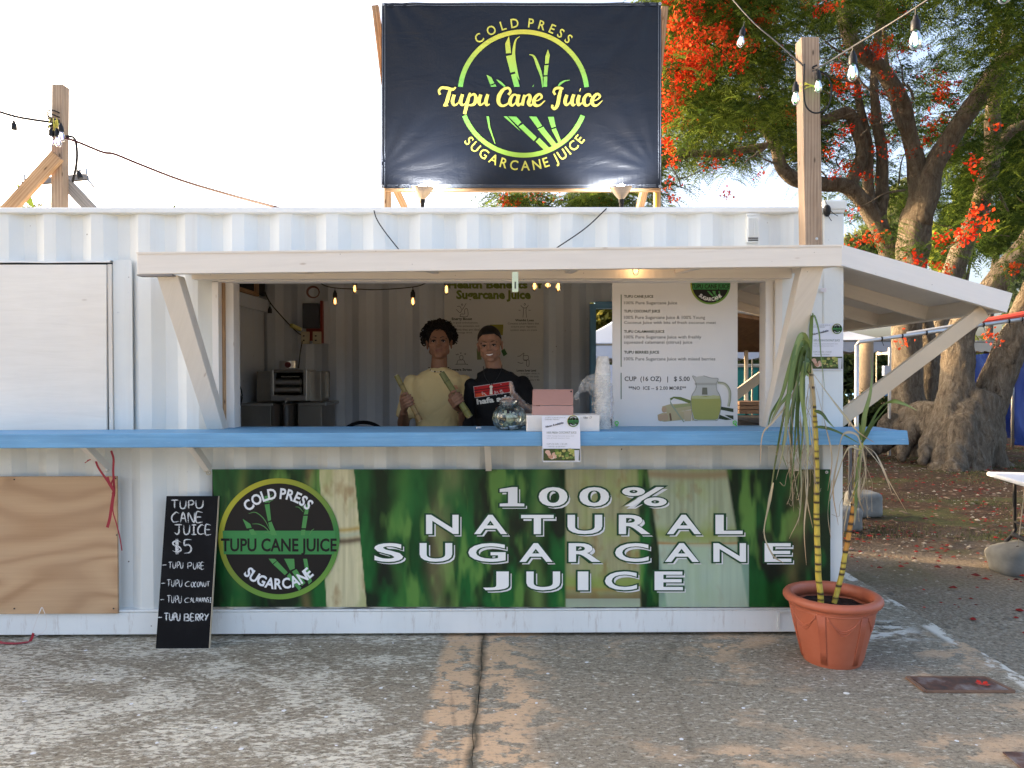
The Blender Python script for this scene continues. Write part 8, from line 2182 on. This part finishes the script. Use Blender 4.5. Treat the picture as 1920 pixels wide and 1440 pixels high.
def face_parts(par, H, M, s=1.0, smile=False, brow=.0):
    for sx in (-1, 1):
        mb = MB(); mb.sphere(H(sx * .031, -.0775, .001), (.0120 * s, .0108 * s, .0085 * s), 14, 10); ey = mb.build('eye', M_EYEW, par, smooth=True)
        mb = MB(); mb.sphere(H(sx * .031, -.0855, .001), (.0064 * s, .0040 * s, .0066 * s), 12, 8); mb.build('iris', M_IRIS, ey, smooth=True)
        mb = MB(); k = .0 if not smile else .0022
        mb.tube(catmull([H(sx * .0165, -.0830, .001), H(sx * .024, -.0895, .0065 - k), H(sx * .033, -.0895, .0068 - k), H(sx * .046, -.0790, .002)], 4), [.0022 * s + .0016 * s * math.sin(math.pi * i / 12) for i in range(13)], 6); mb.build('eyelid', M_HAIR, ey)
        mb = MB(); mb.tube(catmull([H(sx * .012, -.0915, .0205), H(sx * .026, -.0915, .0265 + brow), H(sx * .040, -.083, .0255 + brow), H(sx * .052, -.068, .017)], 4), [.0042 * s * (1 - .5 * abs(i / 12 - .35)) for i in range(13)], 8, flat=.6); mb.build('eyebrow', M_HAIR, par, smooth=True)
    if smile:
        mb = MB(); V = []; F = []
        for i in range(11):
            u = i / 10 * 2 - 1; x = .0225 * u; y = -.0925 + .013 * u * u; zc = -.0595 + .0050 * u * u; hh = .0042 * (1 - .55 * u * u)
            V += [H(x, y, zc + hh), H(x, y, zc - hh), H(x, y + .004, zc - hh), H(x, y + .004, zc + hh)]
        for i in range(10):
            for k in range(4): F.append((4 * i + k, 4 * i + (k + 1) % 4, 4 * i + 4 + (k + 1) % 4, 4 * i + 4 + k))
        mb.add(V, F); mb.build('teeth', M_TEETH, par)
def skin_col(base, H, M, s, smile=False):
    sg_ = lambda v: 1 / (1 + np.exp(-v * 220)); inv = np.array(M.inverted()); h0 = np.array(H(0, 0, 0)); b = np.array(base)
    def f(P):
        L = (P - h0) @ inv.T / s
        c = np.repeat(b[None], len(P), 0)
        n_ = fbm(P[:, 0] * 40 + 50, P[:, 2] * 40 + 50, 3, 3)[:, None]; c = c * (0.96 + .08 * n_)
        e = np.exp(-((L[:, 0] / .023) ** 4) - ((L[:, 2] + .0595) / .0095) ** 4) * sg_(-.065 - L[:, 1])
        c = c * (1 - e[:, None] * .6) + np.array([0.20, 0.065, 0.050]) * e[:, None] * .6
        if smile: m2 = np.exp(-((L[:, 0] / .022) ** 2) ** 2 - ((L[:, 2] + .0600) / .004) ** 2) * sg_(-.07 - L[:, 1]); c = c * (1 - m2[:, None] * .8)
        ck = np.exp(-(((np.abs(L[:, 0]) - .042) / .02) ** 2 + ((L[:, 2] + .022) / .02) ** 2)) * sg_(-.045 - L[:, 1]); c = c * (1 + np.array([.08, .01, -.01]) * ck[:, None])
        es = np.exp(-(((np.abs(L[:, 0]) - .031) / .016) ** 2 + ((L[:, 2] - .002) / .010) ** 2)) * sg_(-.055 - L[:, 1]); c = c * (1 - .18 * es[:, None])
        return np.clip(c, 0, 1)
    return f
def grip_hand(mb, p, a, s, f, rc, wrist, inflate=0.0, order=1):
    """hand closed round a rod: p centre, a rod axis, s towards the palm, f towards the viewer"""
    p, a, s, f = Vector(p), Vector(a).normalized(), Vector(s), Vector(f)
    s = (s - a * s.dot(a)).normalized(); f = (f - a * f.dot(a) - s * f.dot(s)).normalized(); e = inflate
    offs = [.031, .011, -.009, -.028]; rs = [.0088, .0092, .0088, .0078]; ln = [.0, .004, .001, -.006]
    W = Vector(wrist)
    for i in range(4):
        o = a * offs[i] * order; k = rc + .008
        K0 = p + o * .95 + s * (k + .024) + f * (k * .25)
        K1 = p + o + s * (k * .80) + f * (k * 1.02)
        K2 = p + o * 1.02 - s * (k * .52 + ln[i]) + f * (k * .92)
        K3 = p + o * 1.03 - s * (k * 1.05 + ln[i]) + f * (k * .12)
        chain(mb, [K0, K1, K2, K3], [rs[i] * 1.18 + e, rs[i] * 1.08 + e, rs[i] + e, rs[i] * .88 + e], 10)
        capsule(mb, K0, W.lerp(K0, .35), .013 + e, .016 + e, 10); capsule(mb, K0 - f * .016, W.lerp(K0, .3) - f * .006, .013 + e, .016 + e, 10)
    T0 = W.lerp(p + s * (rc + .03), .45) + f * .006 + a * order * .016; T1 = p + s * (rc + .012) + a * order * .052 + f * (rc * .5); T2 = p - s * .002 + a * order * .058 + f * (rc + .009); T3 = p - s * (rc * .8 + .008) + a * order * .052 + f * (rc + .006)
    chain(mb, [T0, T1, T2, T3], [.015 + e, .0115 + e, .0105 + e, .009 + e], 10)
def torso(mb, nb, sh_l, sh_r, Y, waist_l, waist_r, zw, dep=.105):
    """shirt trunk as stacked oval rings between neck and waist"""
    seg = 32; rows = []
    cx0 = nb.x; cxs = (sh_l.x + sh_r.x) / 2; hw = (sh_r.x - sh_l.x) / 2; zs = (sh_l.z + sh_r.z) / 2; cw = (waist_l + waist_r) / 2; ww = (waist_r - waist_l) / 2
    prof_ = [(nb.z + .012, .060, .058, cx0, 0), (nb.z, .074, .066, cx0, 0), (nb.z - .018, .122, .078, cx0 * .8 + cxs * .2, .3), (zs + .034, hw * .80, .088, cxs, .7), (zs + .014, hw * .96, .098, cxs, 1), (zs - .03, hw * 1.0, dep, cxs, 1), (zs - .09, hw * .97, dep + .014, cxs, .6), (zs - .17, hw * .93, dep + .016, cxs * .6 + cw * .4, .3), (zs - .27, (hw * .9 + ww) / 2, dep + .01, cw, 0), (zw, ww, dep, cw, 0), (zw - .25, ww * 1.0, dep, cw, 0)]
    V = []; F = []
    tiltk = (sh_r.z - sh_l.z) / max(.01, (sh_r.x - sh_l.x))
    for (z, w_, d_, cx_, tk) in prof_:
        for k in range(seg):
            an = 2 * math.pi * k / seg; c_, s_ = math.cos(an), math.sin(an); q = (abs(c_) ** 2.5 + abs(s_) ** 2.5) ** (-1 / 2.5)
            x = cx_ + w_ * c_ * q; V.append((x, Y + d_ * s_ * q, z + tiltk * (x - cxs) * tk))
    m_ = len(prof_)
    for j in range(m_ - 1):
        for k in range(seg): F.append((j * seg + (k + 1) % seg, j * seg + k, (j + 1) * seg + k, (j + 1) * seg + (k + 1) % seg))
    F.append(tuple(range(seg))); F.append(tuple(reversed(range((m_ - 1) * seg, m_ * seg)))); mb.add(V, F)
class Wrap:
    """prints wrapped onto a cloth surface"""
    def __init__(s, ob):
        o0 = root_loc(ob); me = ob.data; s.b = BVHTree.FromPolygons([tuple(v.co + o0) for v in me.vertices], [tuple(p.vertices) for p in me.polygons])
    def p(s, px, py, off=.002):
        d = ray(px, py).normalized(); h = s.b.ray_cast(CAM_POS, d)
        q = h[0] if h[0] is not None else at(px, py, .5)
        return q - d * (off + .001)
def cloth_mat(name, col, rough=.85):
    m, n = newmat(name); f = n.noise(n.coord(), 300, 2); w_ = n.noise(n.coord('Object', (1, 1, .6)), 7, 4, .55, 1.0)
    n.out(n.mix(f, tuple(c * .93 for c in col), tuple(min(1, c * 1.05) for c in col)), rough, n.bump(w_, .35, .02, n.bump(f, .1, .001)), None, Sheen_Weight=.1 if col[0] > .1 else .0, Specular_IOR_Level=.12); return m
def wrinkle(seed, amp=.006):
    def f(P):
        x, z = P[:, 0] * 1.0, P[:, 2]
        a = fbm(x * 14 + z * 5 + seed * 10 + 100, z * 4.5 + 100, seed, 3); b_ = fbm(x * 5 + 50, z * 9 + x * 6 + 50, seed + 4, 3)
        rd = np.abs(fbm(x * 9 - z * 7 + seed * 7 + 80, z * 6 + x * 5 + 80, seed + 9, 3) - .5) * 2
        return (a - .5) * 1.6 * amp + (b_ - .5) * amp * 1.4 - np.clip(.16 - rd, 0, .16) * amp * 2.6
    return f

# ---------------------------------------------------------------- first person: pale yellow t-shirt, curly hair, two canes
Y1 = .80; S1 = 1.07
p1 = person((at(823, 700, Y1).x, Y1, .155), 'person with black curly hair in a pale yellow t-shirt holding two pieces of sugarcane')
hc = at(823.5, 644, Y1 - .02); H1, M1 = head_frame(hc, R(-1.5), R(-7), R(2), S1)
nb1 = at(823, 692, Y1); sl1, sr1 = at(771, 713, Y1), at(872, 713, Y1)
SK1, SK2 = (0.235, 0.118, 0.070), (0.275, 0.145, 0.090)
c1a, c1b = at(743, 704, .47), at(788, 789, .47); ax1 = (c1a - c1b).normalized(); h1 = c1b.lerp(c1a, .44)
c2a, c2b = at(828, 699, .50), at(881, 782, .44); ax2 = (c2a - c2b).normalized(); h2 = c2b.lerp(c2a, .40)
w1 = at(757, 773, .55); e1 = at(756, 800, .78); w2 = at(866, 772, .55); e2 = at(874, 806, .76)
mb = MB(); add_head(mb, H1, M1, S1)
chain(mb, [H1(0, .02, -.05), nb1 + Vector((0, .01, .01)), nb1 + Vector((0, .01, -.10))], [.053, .058, .07])
for sh, el, wr in ((sl1, e1, w1), (sr1, e2, w2)):
    chain(mb, [sh + Vector((0, 0, -.035)), sh.lerp(el, .4), el, el.lerp(wr, .35), wr], [.034, .040, .040, .042, .027]); capsule(mb, sh + Vector((0, 0, -.03)), nb1 + Vector((0, 0, -.10)), .04, .06)
grip_hand(mb, h1, ax1, Vector((-1, .35, 0)), Vector((-.25, -1, 0)), .017, w1)
grip_hand(mb, h2, ax2, Vector((-1, .35, 0)), Vector((.0, -1, 0)), .022, w2)
remesh(mb, 'body', M_SKIN, p1, .0040, 6, skin_col(SK1, H1, M1, S1))
face_parts(p1, H1, M1, S1, brow=.001)
rgh = random.Random(4); mb = MB()
mb.sphere(H1(0, .030, .052), (.098, .104, .094), 24, 16, M=M1)
for k in range(900):
    u = rgh.uniform(-1, 1); an = rgh.uniform(0, 6.283); d = Vector((math.sqrt(1 - u * u) * math.cos(an), math.sqrt(1 - u * u) * math.sin(an), u))
    if d.z < -.55 or (d.y < -.35 and d.z < .27) or (d.y < .1 and d.z < -.05 and abs(d.x) < .9): continue
    q_ = rgh.uniform(.88, 1.04); c0 = H1(d.x * .112 * q_, .026 + d.y * .112 * q_, .052 + d.z * .102 * q_); r = rgh.uniform(.008, .017)
    A = Vector((rgh.gauss(0, 1), rgh.gauss(0, 1), rgh.gauss(0, 1))).normalized(); B_ = A.orthogonal().normalized(); C_ = A.cross(B_); n0 = rgh.uniform(0, 6.28); tn = rgh.uniform(3.4, 6.5)
    mb.tube([c0 + B_ * r * math.cos(n0 + tn * t / 7) + C_ * r * math.sin(n0 + tn * t / 7) + A * (.014 * t / 7) for t in range(8)], [.0034, .0036, .0036, .0034, .0032, .003, .0026, .0012], 5)
mb.build('hair', M_HAIR, p1, smooth=True)
ms = MB(); torso(ms, nb1, sl1, sr1, Y1, at(776, 0, Y1).x, at(862, 0, Y1).x, at(0, 806, Y1).z)
for sh, el in ((sl1, e1), (sr1, e2)): chain(ms, [sh + Vector((0, 0, -.010)), sh.lerp(el, .35), sh.lerp(el, .70)], [.053, .058, .064], 18)
def hem(sh, el, k, r, mat, par):
    c0 = sh.lerp(el, k); d = (el - sh).normalized(); nx = d.orthogonal().normalized(); ny = d.cross(nx); mb = MB()
    mb.tube([c0 + nx * r * math.cos(t) + ny * r * math.sin(t) for t in [i * math.pi / 12 for i in range(25)]], .0055, 6, False); mb.build('sleeve_hem', mat, par, smooth=True)
M_YEL = cloth_mat('pale_yellow_cotton', (0.64, 0.49, 0.235))
sh1 = remesh(ms, 't_shirt', M_YEL, p1, .0075, 5, None, wrinkle(2, .0085))
for sh, el in ((sl1, e1), (sr1, e2)): hem(sh, el, .78, .060, M_YEL, p1)
mb = MB(); cpts = [nb1 + Vector((.073 * math.cos(t), -.004 + .071 * math.sin(t), -.004 - .020 * (math.sin(t) < 0) * abs(math.sin(t)) ** 1.2)) for t in [i * math.pi / 16 for i in range(33)]]
mb.tube(cpts, .0065, 8, False); mb.build('collar', M_YEL, p1, smooth=True)
for k in range(30):     # bead necklace
    t = 2 * math.pi * k / 30; mb = MB(); q = nb1 + Vector((.068 * math.cos(t), -.010 + .072 * math.sin(t), -.004 - .028 * max(0, -math.sin(t)) + .012)); mb.sphere(q, .0052 if k % 3 else .0062, 8, 6); mb.build('bead', simple('shell_bead', (0.66, 0.58, 0.42), .4, bump=0) if k % 3 else simple('dark_bead', (0.03, 0.02, 0.015), .4, bump=0), p1, smooth=True)
W1 = Wrap(sh1); mb = MB(); text_box(mb, W1, 'tm', 851, 722, 857, 726, 0, .001, 2, rot=R(8), col=(0.45, 0.08, 0.06)); text_box(mb, W1, 'cane', 853, 726, 859, 729, 0, .001, 2, rot=R(8), col=(0.45, 0.08, 0.06)); mb.build('chest_print', M_PRINT, p1)
mb = MB(); br_ = w2 + (h2 - w2) * -.05; mb.tube([br_ + Vector((.030 * math.cos(t), .020 * math.sin(t), .030 * math.sin(t) * .2)) for t in [i * math.pi / 8 for i in range(17)]], .0035, 6); mb.build('bracelet', M_HAIR, p1)

# ---------------------------------------------------------------- the canes they hold
def cane(a, b, r0, r1, cols, label):
    a, b = Vector(a), Vector(b); V = []; F = []; C = []; L = (b - a).length; N = 60; d = (b - a).normalized(); nx = d.orthogonal().normalized(); ny = d.cross(nx)
    nodes = [.07, L * .52, L * .86]
    for j in range(N + 1):
        s_ = L * j / N; r = r0 + (r1 - r0) * j / N; dn_ = min(abs(s_ - x) for x in nodes); r *= 1 + .10 * max(0, 1 - dn_ / .008)
        for k in range(20):
            t = 2 * math.pi * k / 20; V.append(a + d * s_ + nx * r * math.cos(t) + ny * r * math.sin(t))
            c = np.array(cols[0]) * (1 - j / N) + np.array(cols[1]) * (j / N); c = c * (1 + .35 * vnoise(k * 1.1, s_ * 7, r0 * 99)); c = c + np.array([.10, .09, .04]) * max(0, vnoise(k * .8, s_ * 22, 5))
            if dn_ < .0035: c = c * .6
            C.append(np.clip(c, .01, 1))
    for j in range(N):
        for k in range(20): F.append((j * 20 + k, j * 20 + (k + 1) % 20, (j + 1) * 20 + (k + 1) % 20, (j + 1) * 20 + k))
    t = thing('sugarcane_piece', (a + b) / 2, label, 'sugarcane'); tuple_build('stem', V, F, C, M_STALK, t)
    for q, dd, r in ((a, -d, r0), (b, d, r1)):
        mb = MB(); mb.lathe([(0, .0035), (r * .6, .003), (r * .97, .001), (r * .99, -.001)], q, 20, dd); mb.build('cut_end', simple('cane_pith', (0.62, 0.50, 0.34), .7), t)
    return t
cane(c1a, c1b, .0165, .0185, ((0.17, 0.15, 0.05), (0.30, 0.185, 0.08)), 'thinner tan tipped sugarcane piece gripped in the left hand seen beside the yellow t-shirt')
cane(c2a, c2b, .020, .0225, ((0.15, 0.155, 0.06), (0.22, 0.20, 0.06)), 'thicker greener sugarcane piece held in front of the yellow t-shirt')

# ---------------------------------------------------------------- second person: black t-shirt, short hair, smiling
Y2 = .58
p2 = person((at(925, 700, Y2).x, Y2, .155), 'smiling person with short black hair in a black t-shirt, gloved hand on jar')
hc = at(918.5, 648, Y2 - .03); H2, M2 = head_frame(hc, R(-5), R(2), R(-3), 1.02)
nb2 = at(927, 694, Y2); sl2, sr2 = at(884, 721, Y2), at(981, 716, Y2)
e3 = at(882, 815, Y2 + .05); w3 = at(905, 870, Y2 - .1); e4 = at(1001, 782, Y2 - .22); w4 = at(984, 765, .12)
hp2 = at(957, 752, -.05)
mb = MB(); add_head(mb, H2, M2, 1.02, True)
chain(mb, [H2(0, .02, -.05), nb2 + Vector((0, .01, .01)), nb2 + Vector((0, .01, -.10))], [.053, .057, .07])
for sh, el, wr in ((sl2, e3, w3), (sr2, e4, w4)):
    chain(mb, [sh + Vector((0, 0, -.035)), sh.lerp(el, .4), el, el.lerp(wr, .35), wr], [.034, .040, .039, .040, .026]); capsule(mb, sh + Vector((0, 0, -.03)), nb2 + Vector((0, 0, -.10)), .04, .055)
def jar_hand(mb, e=0.0):
    dirn = (hp2 - w4).normalized(); up = Vector((0, 0, 1)); sd = dirn.cross(up).normalized()
    for i, o in enumerate((-.030, -.010, .010, .029)):
        k0 = hp2 + sd * o + up * (.006 - abs(o) * .2); k1 = k0 + dirn * .036 + up * (.002); k2 = k1 + dirn * .020 - up * .022; k3 = k2 + dirn * .004 - up * .020
        capsule(mb, w4, k0, .024 + e, .0125 + e, 12); capsule(mb, w4.lerp(k0, .35) - up * .010, k0 - up * .012, .018 + e, .013 + e, 10)
        chain(mb, [k0, k1, k2, k3], [.0105 + e, .0092 + e, .0085 + e, .0075 + e], 10)
    t0 = w4.lerp(hp2, .45) + up * .012 + sd * -.02; t1 = hp2 + up * .050 + dirn * -.006 + sd * -.012; t2 = t1 + up * .034 - Vector((.006, 0, 0)); t3 = t2 + up * .022 - Vector((.006, 0, 0))
    chain(mb, [t0, t1, t2, t3], [.017 + e, .0115 + e, .0098 + e, .0085 + e], 10)
jar_hand(mb)
for i in range(4):      # the hidden hand, relaxed below the counter
    capsule(mb, w3, w3 + Vector((-.03 + .02 * i, -.03, -.10)), .022, .010)
    capsule(mb, w3 + Vector((-.03 + .02 * i, -.03, -.10)), w3 + Vector((-.03 + .02 * i, -.05, -.15)), .009, .008)
capsule(mb, w3, w3 + Vector((.05, -.03, -.07)), .016, .010)
remesh(mb, 'body', M_SKIN, p2, .0040, 6, skin_col(SK2, H2, M2, 1.02, True))
face_parts(p2, H2, M2, 1.02, True)
# close cropped hair: a shell over the skull ending at a hairline
V = []; F = []; sg, rgn = 48, 30
for i in range(rgn + 1):
    th = math.pi * .72 * i / rgn
    for k in range(sg):
        t = 2 * math.pi * k / sg; d = (math.sin(th) * math.cos(t), math.sin(th) * math.sin(t), math.cos(th)); fz = 1 + .012 * vnoise(d[0] * 22, d[1] * 22, d[2] * 22)
        V.append(H2(d[0] * .0795 * fz, .020 + d[1] * .1005 * fz, .044 + d[2] * .0900 * fz))
keep = []
for i in range(rgn):
    for k in range(sg):
        th = math.pi * .72 * (i + .5) / rgn; t = 2 * math.pi * (k + .5) / sg; d = Vector((math.sin(th) * math.cos(t), math.sin(th) * math.sin(t), math.cos(th)))
        lim = .37 - .42 * min(1, max(0, (d.y + .80) / .45)) if d.y < -.20 else (-.12 if d.y < .30 and abs(d.x) > .7 else -.66)
        if d.z > lim: F.append((i * sg + k, (i + 1) * sg + k, (i + 1) * sg + (k + 1) % sg, i * sg + (k + 1) % sg))
mb = MB(); mb.add(V, F)
hr = mb.build('hair', M_HAIR, p2, smooth=True); so = hr.modifiers.new('s', 'SOLIDIFY'); so.thickness = .007; so.offset = -1
ms = MB(); torso(ms, nb2, sl2, sr2, Y2, at(890, 0, Y2).x, at(984, 0, Y2).x, at(0, 806, Y2).z, .10)
for sh, el, k_ in ((sl2, e3, .85), (sr2, e4, .66)): chain(ms, [sh + Vector((0, 0, -.010)), sh.lerp(el, .35), sh.lerp(el, k_)], [.052, .056, .058], 18)
M_BLK = cloth_mat('black_cotton', (0.010, 0.010, 0.011), .8)
sh2 = remesh(ms, 't_shirt', M_BLK, p2, .0075, 5, None, wrinkle(5, .0085))
hem(sr2, e4, .78, .056, M_BLK, p2)
mb = MB(); cpts = [nb2 + Vector((.071 * math.cos(t), -.004 + .069 * math.sin(t), -.002 - .018 * (math.sin(t) < 0) * abs(math.sin(t)) ** 1.2)) for t in [i * math.pi / 16 for i in range(33)]]
mb.tube(cpts, .0065, 8, False); mb.build('collar', M_BLK, p2, smooth=True)
W2_ = Wrap(sh2)
def KP(x, y): return (700 + x / 4.8, 520 + y / 4.8)
M_SPR = vcol('shirt_print', .75)
def quadgrid(mb, P4, nx_, ny_, off, col):
    V = []; F = []
    for j in range(ny_ + 1):
        for i in range(nx_ + 1):
            u, v = i / nx_, j / ny_; x = (P4[0][0] * (1 - u) + P4[1][0] * u) * (1 - v) + (P4[3][0] * (1 - u) + P4[2][0] * u) * v; y = (P4[0][1] * (1 - u) + P4[1][1] * u) * (1 - v) + (P4[3][1] * (1 - u) + P4[2][1] * u) * v
            V.append(W2_.p(*KP(x, y), off))
    for j in range(ny_):
        for i in range(nx_): a = j * (nx_ + 1) + i; F.append((a, a + nx_ + 1, a + nx_ + 2, a + 1))
    mb.add(V, F, None, col)
mb = MB()
quadgrid(mb, [(900, 982), (1236, 934), (1236, 1036), (912, 1086)], 20, 8, .0010, (0.45, 0.43, 0.42))
quadgrid(mb, [(905, 986), (1232, 939), (1232, 1031), (915, 1081)], 20, 8, .0018, (0.42, 0.018, 0.018))
for k, (v0, v1) in enumerate(((.30, .40), (.55, .62))):
    quadgrid(mb, [(906, 986 + 95 * v0), (1232, 939 + 92 * v0), (1232, 939 + 92 * v1), (908, 986 + 95 * v1)], 20, 1, .0024, (0.10, 0.012, 0.012))
quadgrid(mb, [(920, 1050), (1010, 1035), (1010, 1068), (922, 1078)], 6, 2, .0026, (0.55, 0.07, 0.02))
mb.build('flag_print', M_SPR, p2)
mb = MB(); rf = random.Random(8)
for k in range(16):
    x = rf.choice([rf.uniform(975, 1035), rf.uniform(1090, 1165)]); y = 1060 - (x - 975) * .12 + rf.uniform(-26, 12); ribbon(mb, W2_, [KP(x, y), KP(x + rf.uniform(-14, 14), y + rf.uniform(-14, 10)), KP(x + rf.uniform(-18, 18), y + rf.uniform(4, 16))], .8, .0030 + k * 3e-5, 3, col=(0.55, 0.5, 0.45))
ribbon(mb, W2_, [KP(1236, 936), KP(1236, 985), KP(1236, 1034)], .7, .0034, 3, col=(.7, .7, .7))
mb.build('flag_figures', M_SPR, p2)
mb = MB(); text_box(mb, W2_, 'hafa adai', *KP(928, 1072), *(lambda q: (q[0], q[1]))(KP(1262, 1124)), .04, .0030, 3, rot=R(-7.5), col=(0.66, 0.64, 0.58)); mb.build('shirt_lettering', M_SPR, p2)
# cord and pale stone pendant
mb = MB(); mb.tube(catmull([W2_.p(*KP(990, 800), .004), W2_.p(*KP(1000, 880), .006), W2_.p(*KP(1030, 935), .006), W2_.p(*KP(1060, 968), .008)], 6), .0022, 6); mb.tube(catmull([W2_.p(*KP(1160, 790), .004), W2_.p(*KP(1140, 860), .006), W2_.p(*KP(1100, 930), .006), W2_.p(*KP(1064, 968), .008)], 6), .0016, 6); cd_ = mb.build('neck_cord', M_CORD, p2)
q = W2_.p(*KP(1060, 985), .012); mb = MB(); mb.sphere(q, (.012, .006, .010), 12, 8); mb.hexa([q + Vector((-.010, -.005, -.050)), q + Vector((.010, -.005, -.050)), q + Vector((.010, .004, -.050)), q + Vector((-.010, .004, -.050)), q + Vector((-.006, -.005, -.004)), q + Vector((.006, -.005, -.004)), q + Vector((.006, .004, -.004)), q + Vector((-.006, .004, -.004))]); mb.build('pendant', simple('shell_pendant', (0.70, 0.64, 0.52), .4), p2, bevel=.001)
# loose clear plastic glove over the hand
mg = MB(); jar_hand(mg, .0045); capsule(mg, w4, w4 + (e4 - w4).normalized() * .05, .030, .040)
gl_ = remesh(mg, 'plastic_glove', film('glove_film', (0.62, 0.55, 0.50), .08, .18, .34), p2, .005, 2, None, lambda P: (fbm(P[:, 0] * 90 + 99, P[:, 2] * 90 + P[:, 1] * 60 + 99, 2, 3) - .3) * .010)

# joined prints and lettering that are too small to pick apart
for o in list(bpy.data.objects):
    b = o.name.split('.')[0]
    if b in ('small_print', 'chalk_lettering', 'heading', 'logo_canes', 'lettering', 'coconut_picture', 'printed_pitcher', 'arched_lettering', 'script_lettering', 'logo_lettering', 'cane_logo', 'stitching', 'flag_figures', 'shirt_lettering', 'icon', 'chest_print', 'side_rule', 'printed_cane', 'relief', 'hem', 'crown'):
        if o.parent is not None: o['kind'] = 'stuff'
